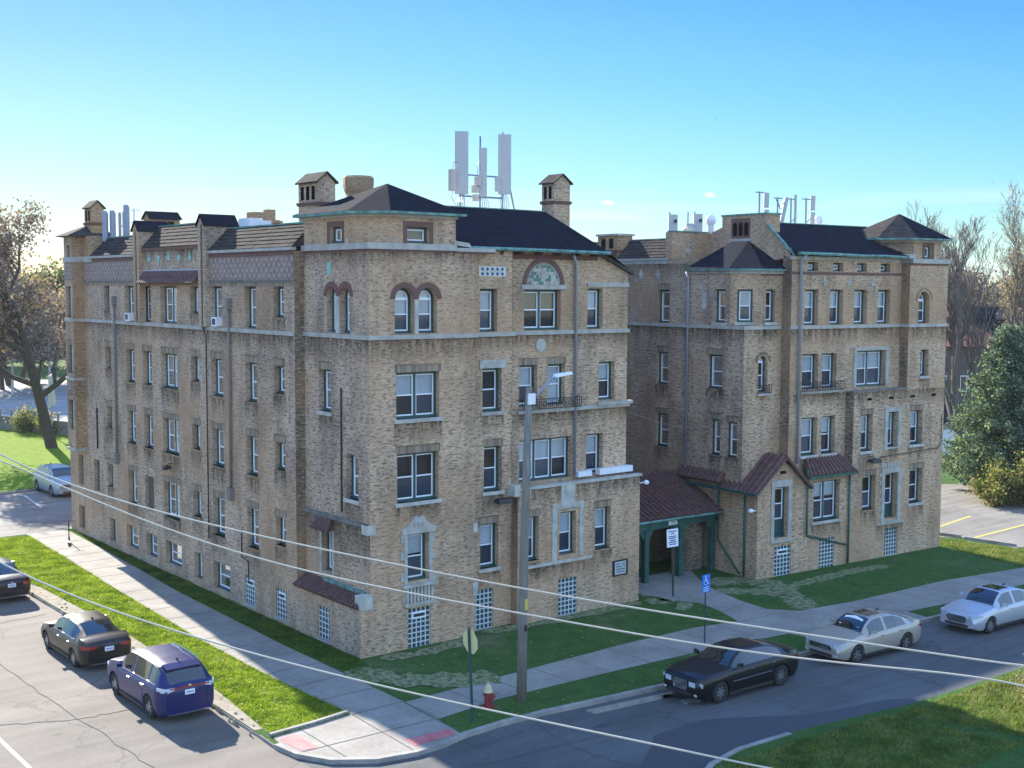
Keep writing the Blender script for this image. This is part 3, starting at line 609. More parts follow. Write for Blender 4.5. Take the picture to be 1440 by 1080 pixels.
# top-floor details on the street face
mb = MB(); mb.box(2.34, 2.50, -.05, .05, 11.6, 12.85); mb.build('mullion', M['stone'], b1)
mb = MB(); f_ = FT; mb.box(.36, .47, 2.0, 2.22, 11.6, 12.95); mb.build('mullion', M['stone'], b1)
mb = MB(); f = F3; A = arc(8.2, 10.0, 13.42, 20); B = arc(8.03, 10.17, 13.42, 20)
mb.poly([f.P(p[0], p[1], -.005) for p in A], 0); rt = random.Random(12); ts = .128
for i in range(14):
    for j in range(7):
        x, z = 8.204 + i * ts, 13.425 + j * ts; cc = [(x, z), (x + ts * .94, z), (x + ts * .94, z + ts * .94), (x, z + ts * .94)]
        if all(math.hypot(a - 9.1, b - 13.42) < .89 for a, b in cc): mb.poly([f.P(a, b, -.012) for a, b in cc], [1, 2, 1, 3, 2, 4, 5][(i * 3 + j * 5 + (i * j) % 3) % 7] if rt.random() < .6 else rt.choice([1, 2, 4, 5]))
mb.build('tympanum', [mat('mosaic_bed', (.30, .28, .24), .9), mat('cream_tile', (.48, .45, .37), .4), mat('deep_green_tile', (.02, .19, .14), .3), mat('slate_tile', (.08, .11, .12), .4), mat('beige_tile', (.38, .33, .27), .5), mat('grey_tile', (.30, .31, .29), .5)], b1)
mb = MB()
for (p, q), (p2, q2) in zip(zip(A, B), zip(A[1:], B[1:])): mb.hexa([f.P(*p, -.05), f.P(*p2, -.05), f.P(*q2, -.05), f.P(*q, -.05), f.P(*p, .05), f.P(*p2, .05), f.P(*q2, .05), f.P(*q, .05)])
mb.build('arch_moulding', M['brick_red'], b1)
mb = MB(); f.box(mb, 8.96, 9.24, 13.65, 14.1, -.03, .02); f.box(mb, 7.95, 10.3, 13.235, 13.41, -.06, .05); f.box(mb, 11.45, 13.8, 13.34, 13.52, -.06, .05); mb.build('stone_lintel', M['stone_pale'], b1)
mb = MB(); n = 14
mb.poly([f.P(8.98 + .27 * math.cos(2 * math.pi * i / n), 11.0 + .27 * math.sin(2 * math.pi * i / n), -.03) for i in range(n)]); mb.build('roundel', M['stone_pale'], b1)
f = F2; mb = MB(); f.box(mb, 5.55, 6.85, 13.72, 14.1, -.02, .02, 0)
for i in range(5):
    for j, zz in enumerate((13.82, 14.0)):
        x = 5.72 + i * .24
        mb.poly([f.P(x - .085, zz, -.024), f.P(x, zz - .085, -.024), f.P(x + .085, zz, -.024), f.P(x, zz + .085, -.024)], 1)
        if i < 4: x2 = x + .12; mb.poly([f.P(x2 - .03, 13.91, -.025), f.P(x2, 13.86, -.025), f.P(x2 + .03, 13.91, -.025), f.P(x2, 13.96, -.025)], 2 + (i % 2))
mb.build('tile_panel', [mat('cream_glazed_tile', (.55, .56, .50), .3), mat('blue_glazed_tile', (.02, .05, .20), .3), mat('yellow_glazed_tile', (.5, .38, .05), .3), mat('green_glazed_tile', (.03, .2, .12), .3)], b1)
mb = MB(); mb.box(.39, .43, 2.6, 2.84, 13.75, 14.2); mb.build('plaque', M['patina'], b1)
# carved surround of the corner window and its balustrade
mb = MB(); f = FF
f.box(mb, 1.86, 1.997, 2.45, 4.28, -.06, .1); f.box(mb, 2.953, 3.09, 2.45, 4.28, -.06, .1)
for z in (2.55, 3.35, 4.0): f.box(mb, 1.72, 1.858, z, z + .28, -.045, .05); f.box(mb, 3.092, 3.24, z - .1, z + .2, -.045, .05)
prof = [(1.75, 4.28), (3.22, 4.28), (3.22, 4.5), (3.0, 4.56), (2.82, 4.72), (2.7, 4.92), (2.58, 4.93), (2.5, 4.84), (2.42, 4.93), (2.3, 4.92), (2.16, 4.72), (1.98, 4.56), (1.75, 4.5)]
b_ = len(mb.v); mb.v += [tuple(f.P(x, z, -.1)) for x, z in prof] + [tuple(f.P(x, z, .05)) for x, z in prof]; n = len(prof)
mb.f.append(tuple(range(b_, b_ + n))); mb.m.append(0)
for i in range(n): j = (i + 1) % n; mb.f.append((b_ + i, b_ + j, b_ + n + j, b_ + n + i)); mb.m.append(0)
for x in (2.3, 2.49, 2.68):
    f.box(mb, x - .05, x + .05, 4.58, 4.7, -.14, -.09)
mb.build('window_surround', M['stone_pale'], b1)
mb = MB(); f.box(mb, 1.75, 3.25, 2.32, 2.44, -.2, .02); f.box(mb, 1.85, 3.15, 1.6, 1.72, -.16, .02)
for i in range(8): x = 1.96 + i * .155; f.box(mb, x - .045, x + .045, 1.72, 2.32, -.13, -.03)
f.box(mb, 1.85, 3.15, 1.72, 2.32, -.03, .02); mb.build('stone_balustrade', M['stone'], b1)
# stone frame over the block's middle window
mb = MB(); f.box(mb, 9.42, 10.15, 4.62, 5.36, -.05, .03); f.box(mb, 8.98, 10.62, 4.42, 4.65, -.06, .03); f.box(mb, 8.96, 9.2, 2.3, 4.42, -.04, .03); f.box(mb, 10.42, 10.62, 2.4, 4.42, -.04, .03); f.box(mb, 7.5, 11.1, 2.2, 2.32, -.05, .03)
mb.build('window_surround', M['stone'], b1)
mb = MB(); F3.box(mb, 7.75, 13.85, 8.28, 8.42, -.12, .02); F3.box(mb, 12.0, 13.95, 8.4, 8.54, -.2, .02); mb.build('sill_course', M['stone_pale'], b1)
def railing(f, a0, a1, z0, h, d, root):
    mb = MB(); n = int((a1 - a0) / .11)
    f.box(mb, a0, a1, z0 + h - .03, z0 + h, -d, -d + .03); f.box(mb, a0, a1, z0, z0 + .03, -d, -d + .03)
    for a in (a0, a1 - .03):
        f.box(mb, a, a + .03, z0 + h - .03, z0 + h, -d, 0); f.box(mb, a, a + .03, z0, z0 + .03, -d, 0)
    for i in range(n + 1): a = a0 + (a1 - a0 - .02) * i / n; f.box(mb, a, a + .018, z0, z0 + h, -d + .005, -d + .023)
    for i in range(n // 3):
        c = a0 + .2 + i * .33
        if c > a1 - .15: break
        mb.tube([f.P(c + .1 * math.cos(t * .7), z0 + h * .5 + .1 * math.sin(t * .7), -d + .01) for t in range(10)], .012, 4)
    return mb.build('balcony_railing', M['black'], root)
railing(F3, 7.8, 10.95, 8.45, .42, .3, b1)
# diamond brickwork bands and the section between the piers
for a0, a1, zt in ((4.66, 12.1, 14.5), (20.2, 27.25, 14.5)):
    mb = MB(); mb.poly([FL.P(a0, 13.56, -.015), FL.P(a1, 13.56, -.015), FL.P(a1, zt, -.015), FL.P(a0, zt, -.015)]); mb.build('diamond_brick_band', M['diamond'], b1)
    mb = MB(); FL.box(mb, a0, a1, 13.47, 13.555, -.05, .02); mb.build('stone_course', M['stone_dark'], b1)
    mb = MB(); FL.box(mb, a0, a1, 13.3, 13.465, -.012, .02); mb.build('soldier_course', M['soldier'], b1)
    mb = MB(); FL.box(mb, a0, a1, 14.5, 14.6, -.04, .02)
    for i in range(int((a1 - a0) / .13)): FL.box(mb, a0 + i * .13, a0 + i * .13 + .07, 14.6, 14.68, -.06, .02)
    mb.build('dentil_course', M['brick_red'], b1)
    mb = MB(); FL.box(mb, a0, a1, 14.685, 14.8, -.1, .1); mb.build('gutter', M['stone_pale'], b1)
mb = MB(); mb.poly([FO.P(27.3, 13.56, -.012), FO.P(28.5, 13.56, -.012), FO.P(28.5, 14.48, -.012), FO.P(27.3, 14.48, -.012)]); mb.build('diamond_brick_band', M['diamond'], b1)
wall(FL, b1, 12.7, 19.4, 14.7, 15.0, [], M['brick2'])
mb = MB(); FL.box(mb, 12.7, 19.4, 14.93, 15.07, -.06, .1); mb.build('string_course', M['brick_red'], b1)
tiled([(-.36, 12.95, 13.42), (-.36, 19.2, 13.42), (-.02, 19.2, 13.98), (-.02, 12.95, 13.98)], .22, b1, seed=8)
mb = MB(); FL.box(mb, 12.95, 19.2, 13.98, 14.05, -.08, .02); mb.build('flashing', M['lead'], b1)
for i in range(5):   # flared patina lilies, some upside down
    y = 18.55 - i * 1.13; mb = MB(); up_ = 1 if i in (0, 2, 4) else -1; zc = 14.55
    sh = [(-.1, -.12), (.1, -.12), (.16, .0), (.06, .1), (0, .28), (-.06, .1), (-.16, .0)]
    pts = [(y + a, zc + up_ * b) for a, b in sh]; n = len(pts); b_ = len(mb.v)
    mb.v += [tuple(FL.P(a, z, -.04)) for a, z in pts] + [tuple(FL.P(a, z, .01)) for a, z in pts]
    mb.f.append(tuple(range(b_, b_ + n))); mb.m.append(0)
    for q in range(n): w_ = (q + 1) % n; mb.f.append((b_ + q, b_ + w_, b_ + n + w_, b_ + n + q)); mb.m.append(0)
    mb.build('lily_ornament', M['patina'], b1)
# mansard slopes
def mansard(f, root, a0, a1, zb, zt, dp, matn='shake', seed=1, lift=.03):
    mb = MB(); quad_rows([f.P(a0, zb, -.08), f.P(a1, zb, -.08), f.P(a1, zt, dp), f.P(a0, zt, dp)], max(4, int((zt - zb) * 1.35 / .2)), lift, mb, jit=.008, seed=seed)
    mb.poly([f.P(a0, zb, -.08), f.P(a0, zt, dp), f.P(a0, zb, dp)]); mb.poly([f.P(a1, zb, -.08), f.P(a1, zt, dp), f.P(a1, zb, dp)])
    mb.poly([f.P(a0, zt, dp), f.P(a1, zt, dp), f.P(a1, zt - .1, dp + .25), f.P(a0, zt - .1, dp + .25)])
    mb.poly([f.P(a0, zb, dp), f.P(a1, zb, dp), f.P(a1, zt, dp), f.P(a0, zt, dp)])
    o = mb.build('mansard_roof', M[matn], root)
    mb = MB(); f.box(mb, a0, a1, zt, zt + .06, dp - .05, dp + .3); mb.build('roof_edge', M['copper'], root); return o
mansard(FL, b1, 4.7, 12.1, 14.8, 15.74, .85, seed=1); mansard(FL, b1, 12.7, 19.4, 15.07, 16.08, .85, seed=2); mansard(FL, b1, 19.9, 26.2, 14.8, 15.74, .85, seed=3)
# gabled piers on the side face
for y in (19.65, 12.4):
    mb = MB(); mb.box(-.22, .1, y - .34, y - .1, 11.58, 15.9); mb.box(-.22, .1, y + .1, y + .34, 11.58, 15.9); mb.box(-.1, .1, y - .1, y + .1, 11.58, 15.9); mb.box(.104, 1.3, y - .34, y + .34, 15.0, 15.92); mb.box(-.22, .1, y - .34, y + .34, 15.903, 15.92)
    mb.poly([(-.22, y - .34, 15.92), (-.22, y + .34, 15.92), (-.22, y, 16.3)]); mb.poly([(1.3, y - .34, 15.92), (1.3, y + .34, 15.92), (1.3, y, 16.3)]); mb.build('pier', M['brick2'], b1)
    mb = MB()
    for s in (-1, 1): mb.hexa([(-.3, y, 16.3), (1.36, y, 16.3), (1.36, y + s * .42, 15.84), (-.3, y + s * .42, 15.84), (-.3, y, 16.37), (1.36, y, 16.37), (1.36, y + s * .42, 15.91), (-.3, y + s * .42, 15.91)])
    mb.build('pier_roof', M['slate'], b1)
# downpipes, ducts
def pipe(root, pts, r=.05, m='lead', name='downpipe'): mb = MB(); mb.tube(pts, r, 8); return mb.build(name, M[m], root, smooth=True)
pipe(b1, [(-.16, 12.4, 11.4), (-.1, 12.3, 11.2), (-.1, 12.3, 2.4)], .03, 'bark'); pipe(b1, [(-.16, 12.4, 15.9), (-.16, 12.4, 11.4)], .05, 'bark'); pipe(b1, [(-.16, 19.65, 15.7), (-.16, 19.65, 11.6)], .05, 'bark')
for y, zt, zb in ((22.9, 12.35, 5.0), (10.1, 12.35, 4.9)):
    pipe(b1, [(-.1, y, zt), (-.1, y, zb)], .06, 'conduit', 'duct'); mb = MB(); mb.box(-.2, -.01, y - .11, y + .11, zt, zt + .45); mb.build('duct_box', M['conduit'], b1); mb = MB(); mb.box(-.22, -.01, y - .15, y + .15, zb - .55, zb); mb.build('duct_box', M['conduit'], b1)
pipe(b1, [(10.4, .45, 14.6), (10.76, .7, 14.3), (10.77, .7, 5.6)], .06)
pipe(b1, [(-.05, 25.7, 7.0), (-.05, 25.7, 4.9)], .04, 'black'); pipe(b1, [(.38, 1.9, 9.6), (.38, 1.9, 5.0)], .035, 'bark')
pipe(b1, [(-.03, 9.3, 3.2), (-.03, 9.3, 2.1), (-.03, 8.7, 2.0), (-.03, 8.7, 1.2)], .025, 'black', 'conduit')
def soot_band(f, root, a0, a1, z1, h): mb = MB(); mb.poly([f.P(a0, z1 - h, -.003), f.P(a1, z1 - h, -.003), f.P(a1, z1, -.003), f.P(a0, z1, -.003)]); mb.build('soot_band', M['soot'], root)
for q_ in ((FL, 4.7, 27.3, 11.42, .7), (FT, 0, 4.65, 11.42, .9), (FF, .42, 5.1, 11.42, .9), (F2, 5.1, 7.2, 11.42, .6), (F3, 7.2, 13.77, 11.42, .6), (FT, 0, 4.65, 14.56, .6), (FF, .42, 5.1, 14.56, .5), (F3, 7.2, 13.77, 8.28, .7), (FF, 7.2, 13.85, 5.36, .8), (FT, 0, 4.65, 4.66, 1.6), (FF, 7.4, 11.2, 2.2, .7), (FL, 12.8, 19.3, 14.93, .6)): soot_band(q_[0], b1, *q_[1:])
# attic storey of the corner tower with its pavilion roof
att = [(.42, 4.65), (.42, 1.1), (1.3, .02), (4.2, .02)]
wall(F((.425, 0), (0, 1), (-1, 0)), b1, 1.1, 4.65, 14.86, 15.86, [(1.85, 2.7, 14.88, 15.5, dict(small=True, blind=0, low=2))], M['brick'], .2)
wall(F((0, .02), (1, 0), (0, -1)), b1, 1.3, 4.2, 14.86, 15.86, [(2.05, 3.0, 14.88, 15.48, dict(small=True, blind=1))], M['brick'], .2)
mb = MB(); mb.poly([(.425, 1.1, 14.86), (1.3, .02, 14.86), (1.3, .02, 15.86), (.425, 1.1, 15.86)]); mb.poly([(4.2, .02, 14.7), (4.2, 4, 14.7), (4.2, 4, 15.86), (4.2, .02, 15.86)]); mb.build('wall', M['brick'], b1)
mb = MB(); f = F((0, .02), (1, 0), (0, -1))
for a in ((1.88, 2.04, 14.87, 15.66), (3.01, 3.18, 14.87, 15.66), (2.04, 3.01, 15.49, 15.66)): f.box(mb, *a, -.02, .05)
mb.build('window_surround', M['brick_red'], b1); mb = MB(); f = F((.425, 0), (0, 1), (-1, 0))
for a in ((1.68, 1.84, 14.87, 15.68), (2.71, 2.88, 14.87, 15.68), (1.84, 2.71, 15.51, 15.68)): f.box(mb, *a, -.02, .05)
mb.build('window_surround', M['brick_red'], b1)
mb = MB(); e = [(.12, 4.95), (.12, .95), (1.15, -.28), (4.5, -.28), (4.5, 4.95)]
mb.prism([(.36, 4.8), (.36, 1.05), (1.27, -.05), (4.26, -.05), (4.26, 4.8)], 15.80, 15.9); mb.build('eaves_board', M['stone_pale'], b1)
mb = MB(); mb.prism(e, 15.9, 15.99); mb.build('gutter', M['copper'], b1)
mb = MB(); ap = (2.48, 2.0, 17.14)
for a, b in zip(e, e[1:] + e[:1]): quad_rows([(*a, 15.995), (*b, 15.995), ap, ap], 14, .004, mb, seed=4)
mb.build('pavilion_roof', M['slate'], b1)
# wing roof, verge and flat roof
mb = MB(); quad_rows([(4.3, .3, 14.8), (12.15, .3, 14.8), (11.1, 3.1, 16.5), (4.3, 3.1, 16.5)], 16, .008, mb)
mb.poly([(12.15, .3, 14.8), (13.95, .7, 13.95), (13.95, 9, 13.95), (11.1, 9, 15.9), (11.1, 3.1, 16.5)]); mb.poly([(4.3, 3.1, 16.5), (11.1, 3.1, 16.5), (11.1, 6, 15.65), (4.3, 6, 15.65)])
mb.build('slate_roof', M['slate'], b1)
mb = MB(); mb.tube([(5.0, .22, 14.78), (8, .2, 14.77), (10, .24, 14.75), (12.2, .22, 14.73)], .075, 6); mb.box(4.3, 11.1, 3.05, 3.16, 16.5, 16.54)
mb.build('gutter', M['copper'], b1)
mb = MB(); mb.hexa([(12.0, .62, 14.66), (13.95, .62, 13.86), (13.95, .85, 13.86), (12.0, .85, 14.66), (12.0, .62, 14.8), (13.95, .62, 13.99), (13.95, .85, 13.99), (12.0, .85, 14.8)]); mb.build('verge_board', M['black'], b1)
mb = MB()
for i in range(7): x = 5.6 + i * 1.0; mb.box(x, x + .12, .35, .82, 14.58, 14.7)
mb.build('eaves_bracket', M['bark'], b1)
mb = MB(); mb.box(.9, 13.7, 4.8, 29.9, 15.3, 15.5); mb.build('flat_roof', M['bitumen'], b1)
mb = MB(); mb.box(13.5, 13.78, 9, 30, 15.0, 15.95); mb.box(.1, 13.5, 29.75, 30.02, 15.0, 15.95); mb.build('parapet', M['brick_dark'], b1)
mb = MB(); mb.hexa([(8.5, 6.5, 15.6), (15.0 - 1.3, 6.5, 15.6), (13.7, 10, 15.6), (8.5, 10, 15.6), (8.8, 6.8, 16.75), (13.0, 6.8, 16.75), (13.0, 9.7, 16.75), (8.8, 9.7, 16.75)]); mb.build('rooftop_plinth', M['stone_pale'], b1)

def chimney(root, x0, x1, y0, y1, z0, z1, gable='y', matn='brick', front=(), side=0, roofm='shake'):
    """brick stack with a corbel band, louvred openings and a little gabled roof whose ridge runs along x or y"""
    mb = MB(); zb = z1 - .82; mb.box(x0, x1, y0, y1, z0, z1); c = mb.build('chimney', M[matn], root)
    mb = MB(); mb.box(x0 - .07, x1 + .07, y0 - .07, y1 + .07, zb, zb + .07); mb.box(x0 - .05, x1 + .05, y0 - .05, y1 + .05, zb - .06, zb - .003); mb.build('corbel_band', M['brick_red'], c)
    mb = MB(); g = .36
    if side:
        for i in range(side): w = (y1 - y0) / (side * 2 + 1); mb.box(x0 - .01, x0 + .05, y0 + w * (2 * i + 1), y0 + w * (2 * i + 1) + w * 1.1, zb + .16, z1 - .14)
    for i in range(len(front) and front[0]): n = front[0]; w = (x1 - x0) / (n * 2 + 1); mb.box(x0 + w * (2 * i + 1), x0 + w * (2 * i + 2), y0 - .01, y0 + .05, zb + .16, z1 - .14)
    if mb.v: mb.build('flue_opening', M['dark'], c)
    mb = MB(); rb = MB(); o = .1
    if gable == 'y':
        xm = (x0 + x1) / 2
        for y in (y0, y1): mb.poly([(x0, y, z1), (x1, y, z1), (xm, y, z1 + g)])
        for xe in (x0 - o, x1 + o): rb.hexa([(xm, y0 - o, z1 + g), (xm, y1 + o, z1 + g), (xe, y1 + o, z1 - .04), (xe, y0 - o, z1 - .04), (xm, y0 - o, z1 + g + .06), (xm, y1 + o, z1 + g + .06), (xe, y1 + o, z1 + .02), (xe, y0 - o, z1 + .02)])
    elif gable == 'x':
        ym = (y0 + y1) / 2
        for x in (x0, x1): mb.poly([(x, y0, z1), (x, y1, z1), (x, ym, z1 + g)])
        for ye in (y0 - o, y1 + o): rb.hexa([(x0 - o, ym, z1 + g), (x1 + o, ym, z1 + g), (x1 + o, ye, z1 - .04), (x0 - o, ye, z1 - .04), (x0 - o, ym, z1 + g + .06), (x1 + o, ym, z1 + g + .06), (x1 + o, ye, z1 + .02), (x0 - o, ye, z1 + .02)])
    else: rb.box(x0 - .09, x1 + .09, y0 - .09, y1 + .09, z1, z1 + .1)
    if mb.v: mb.build('gable', M[matn], c)
    rb.build('cap', M[roofm], c); return c
chimney(b1, 1.04, 1.82, 4.66, 6.15, 15.3, 17.3, 'y', 'brick', side=3)
chimney(b1, 11.62, 12.52, 3.15, 3.95, 14.5, 17.75, 'y', 'brick', side=2)
chimney(b1, .46, 1.12, 27.3, 28.3, 14.6, 17.35, 'y', 'brick_orange', side=2)
chimney(b1, 4.2, 5.9, 28.6, 29.6, 15.4, 17.0, 'x', 'brick_orange', front=(2,), roofm='slate')
mb = MB(); mb.lathe([(.52, 15.4), (.52, 17.1), (.60, 17.3), (.64, 17.5), (.64, 17.78), (.56, 17.86), (.45, 17.86), (.42, 17.3)], 10, (4.35, 7.1)); mb.build('chimney', M['brick_dark'], b1)
mb = MB(); mb.box(4.7, 6.3, 17.6, 18.6, 15.4, 16.55); mb.box(4.6, 6.4, 17.5, 18.7, 16.4, 16.5); mb.box(4.95, 6.1, 17.7, 18.5, 16.55, 16.9); mb.box(5.7, 6.1, 17.7, 18.2, 16.9, 17.05); mb.build('chimney', M['brick_orange'], b1)
mb = MB(); mb.box(1.35, 1.95, 11.0, 12.0, 15.5, 16.2); mb.tube([(2.1, 11.0, 15.5), (2.1, 11.0, 16.1)], .25, 10); mb.build('roof_vent', M['white_metal'], b1)

# ================================================================== BUILDING TWO (right)
TH = R(-3.7)
b2 = thing('apartment_building', 'buff brick apartment block right of the gateway, with a tiled gabled bay and end turret', 'apartment building', (20.65, -.72, 0), TH, 'brick apartment blocks')
G0 = F((0, 0), (1, 0), (0, -1)); G5 = F((0, .5), (1, 0), (0, -1)); G1 = F((0, 1.06), (1, 0), (0, -1)); GC = F((0, 0), (0, 1), (-1, 0))
# gabled bay and sunroom, ground floor
wall(G0, b2, -.02, 3.12, -.5, 4.25, [(.98, 2.28, 1.72, 4.25, dict())][:0] + [(1.05, 1.98, 1.78, 4.18, dict(green_low=.85, blind=0, low=1)), (1.16, 2.26, 0.0, 1.4, dict(block=True, vent=True))], M['brick'], .26)
mb = MB(); mb.poly([(-.02, 0, 4.25), (3.12, 0, 4.25), (1.6, 0, 5.42)]); mb.poly([(-.02, 0, -.5), (-.02, 2.6, -.5), (-.02, 2.6, 4.6), (-.02, 0, 4.25)]); mb.build('wall', M['brick'], b2)
mb = MB(); G0.box(mb, .84, 1.047, 1.7, 4.5, -.05, .05); G0.box(mb, 1.983, 2.2, 1.7, 4.5, -.05, .05); G0.box(mb, 1.047, 1.983, 4.184, 4.5, -.05, .05); G0.box(mb, .8, 2.24, 1.6, 1.697, -.1, .05); mb.build('window_surround', M['stone_pale'], b2)
mb = MB(); G0.box(mb, 1.42, 1.8, 4.78, 4.92, -.01, .05); mb.build('vent', M['dark'], b2)
wall(G0, b2, 3.12, 6.42, -.5, 4.5, [(3.72, 5.55, 2.3, 4.2, dict(n=2, sill='stone', blind=.4, low=1)), (4.2, 5.28, -.05, 1.45, dict(block=True))], M['brick'], .26)
tiled([(-.42, -.28, 4.0), (-.42, 2.1, 4.0), (1.6, 2.9, 5.62), (1.6, -.28, 5.62)], .27, b2, seed=11, r=.09)
tiled([(3.42, -.28, 4.0), (3.42, 1.1, 4.0), (1.6, 1.1, 5.62), (1.6, -.28, 5.62)], .27, b2, seed=12, r=.09)
tiled([(-.45, 2.1, 4.28), (-.45, 5.2, 4.28), (.02, 5.2, 4.72), (.02, 2.1, 4.72)], .27, b2, seed=13, r=.09)
tiled([(3.05, -.3, 4.55), (6.5, -.3, 4.55), (6.1, .5, 5.3), (3.6, .5, 5.3)], .27, b2, seed=14, r=.09)
mb = MB(); mb.box(3.1, 6.5, -.38, -.28, 4.43, 4.56); mb.build('gutter', M['green_gate'], b2)
mb = MB(); mb.box(-.5, -.4, -.3, 5.2, 3.95, 4.06); mb.build('gutter', M['green_gate'], b2)
for P_ in ([(3.16, -.12, 4.9), (3.16, -.12, 1.75), (3.3, -.06, 1.7), (6.1, -.06, .95)], [(6.15, -.1, 4.5), (6.15, -.1, -.3)], [(-.1, .72, 4.1), (-.1, .72, -.3)], [(-.08, 2.45, 4.2), (-.08, 2.45, 1.5), (-.08, 1.0, .1)]): pipe(b2, P_, .052, 'green_gate')
# lower block and end turret
wall(G0, b2, 6.42, 10.39, -.5, 8.32, [(6.98, 7.86, 5.42, 7.22, dict(sill='stone', lintel='soldier', blind=.5)), (8.95, 9.75, 5.5, 7.25, dict(blind=.5, sill='pale')), (7.2, 8.2, 2.5, 4.2, dict(sill='brick', lintel='soldier', blind=0)), (8.85, 9.85, 1.9, 4.2, dict(green_low=.7, blind=0, low=1)), (8.98, 9.97, .05, 1.43, dict(block=True))], M['brick'], .3)
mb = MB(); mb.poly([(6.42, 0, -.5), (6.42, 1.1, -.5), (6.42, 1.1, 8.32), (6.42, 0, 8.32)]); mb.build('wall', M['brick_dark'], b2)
mb = MB(); mb.box(6.3, 10.39, -.05, .16, 8.324, 8.42); mb.build('coping', M['stone_dark'], b2)
mb = MB(); mb.box(6.42, 10.39, .16, .6, 8.15, 8.3); mb.build('terrace_roof', M['bitumen'], b2)
mb = MB()
G0.box(mb, 8.72, 8.947, 5.35, 7.48, -.06, .05); G0.box(mb, 9.753, 9.98, 5.35, 7.48, -.06, .05); G0.box(mb, 8.947, 9.753, 7.254, 7.48, -.06, .05)
G0.box(mb, 8.62, 8.847, 1.8, 4.45, -.06, .05); G0.box(mb, 9.853, 10.08, 1.8, 4.45, -.06, .05); G0.box(mb, 8.847, 9.853, 4.204, 4.45, -.06, .05); G0.box(mb, 8.3, 10.4, 1.62, 1.72, -.06, .05); G0.box(mb, 8.6, 10.1, 1.722, 1.797, -.09, .05)
for i in range(6):
    z = 1.95 + i * .42; G0.box(mb, 8.47, 8.617, z, z + .2, -.03, .05); G0.box(mb, 10.083, 10.22, z, z + .2, -.03, .05)
for i in range(7): G0.box(mb, 8.62 + i * .22, 8.76 + i * .22, 4.5, 4.72, -.035, .05)
mb.build('window_surround', M['stone_pale'], b2)
wall(G0, b2, 10.39, 13.42, -.5, 14.65, [(11.1, 12.0, 11.6, 13.2, dict(arch=True, blind=.5, low=3)), (11.4, 12.05, 8.95, 10.28, dict(sill='stone', blind=0)), (10.75, 11.72, 5.5, 7.22, dict(sill='stone', blind=.5, lintel='soldier')), (10.8, 11.85, 2.5, 4.25, dict(sill='stone', lintel='soldier', blind=0))], M['brick'], .3)
mb = MB(); z_ = 12.75; A = arc(10.98, 12.12, z_, 16); B = arc(10.9, 12.2, z_, 16)
for (p, q), (p2, q2) in zip(zip(A, B), zip(A[1:], B[1:])): mb.hexa([G0.P(*p, -.03), G0.P(*p2, -.03), G0.P(*q2, -.03), G0.P(*q, -.03), G0.P(*p, .03), G0.P(*p2, .03), G0.P(*q2, .03), G0.P(*q, .03)])
mb.build('arch_moulding', M['brick_dark'], b2)
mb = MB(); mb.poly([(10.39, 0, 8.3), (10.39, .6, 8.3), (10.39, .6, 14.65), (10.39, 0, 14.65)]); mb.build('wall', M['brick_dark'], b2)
mb = MB(); mb.poly([(13.42, 0, -.5), (13.42, 16, -.5), (13.42, 16, 14.65), (13.42, 0, 14.65)]); mb.build('wall', M['brick'], b2)
for x, zz in ((7.55, 7.95), (9.2, 7.95), (10.85, 7.95), (12.55, 7.95)):
    mb = MB(); G0.box(mb, x - .17, x + .17, zz - .06, zz + .06, -.01, .05); mb.build('vent', M['dark'], b2)
# upper wing
uw = [(a, a + .95, 11.6, 13.28, dict(blind=.5)) for a in (3.35, 5.1, 6.85, 8.6)] + [(a, a + .72, 14.14, 14.56, dict(small=True, blind=b_)) for a, b_ in ((3.5, 1), (5.28, 1), (7.0, 1), (8.75, 0))]
uw += [(3.28, 4.4, 8.56, 10.24, dict(blind=.5, low=1)), (4.66, 5.7, 8.56, 10.24, dict(blind=.5, low=1)), (7.1, 9.3, 8.52, 10.3, dict(n=2, blind=.5)), (3.33, 4.42, 5.42, 7.22, dict(sill='stone', blind=.5)), (4.72, 5.7, 5.42, 7.22, dict(sill='stone', blind=.45))]
wall(G5, b2, 2.45, 10.39, 4.5, 14.65, uw, M['brick'], .28)
mb = MB(); mb.poly([(2.45, .5, 4.5), (2.45, 1.06, 4.5), (2.45, 1.06, 14.9), (2.45, .5, 14.65)]); mb.build('wall', M['brick_dark'], b2)
mb = MB(); G5.box(mb, 6.9, 7.097, 8.5, 10.48, -.06, .05); G5.box(mb, 9.303, 9.5, 8.5, 10.48, -.06, .05); G5.box(mb, 7.097, 9.303, 10.304, 10.48, -.06, .05); mb.build('window_surround', M['stone_pale'], b2)
mb = MB(); G5.box(mb, 3.15, 6.0, 8.36, 8.5, -.14, .02); mb.build('sill_course', M['stone_pale'], b2); railing(G5, 3.15, 6.0, 8.5, .42, .3, b2)
for x in (4.7, 6.45, 8.2): mb = MB(); G5.box(mb, x - .18, x + .18, 13.62, 13.68, -.03, .02); G5.box(mb, x - .08, x + .08, 13.45, 13.9, -.03, .02); mb.build('stone_ornament', M['stone'], b2)
mb = MB(); G5.box(mb, 2.45, 10.39, 13.98, 14.1, -.03, .02); G0.box(mb, 10.36, 13.45, 14.5, 14.58, -.03, .02); G1.box(mb, 1.0, 2.6, 13.9, 13.98, -.03, .02); mb.build('brick_string_course', M['brick_red'], b2)
mb = MB(); z0, z1 = 11.42, 11.575
G5.box(mb, 2.38, 10.39, z0, z1, -.07, .002); G0.box(mb, 10.32, 13.49, z0, z1, -.07, .002); G1.box(mb, -.07, 2.38, z0, z1, -.07, .002); mb.box(-.07, .002, 1.062, 16, z0, z1); mb.box(10.32, 10.392, .002, .43, z0, z1)
mb.build('belt_course', M['stone_pale'], b2)
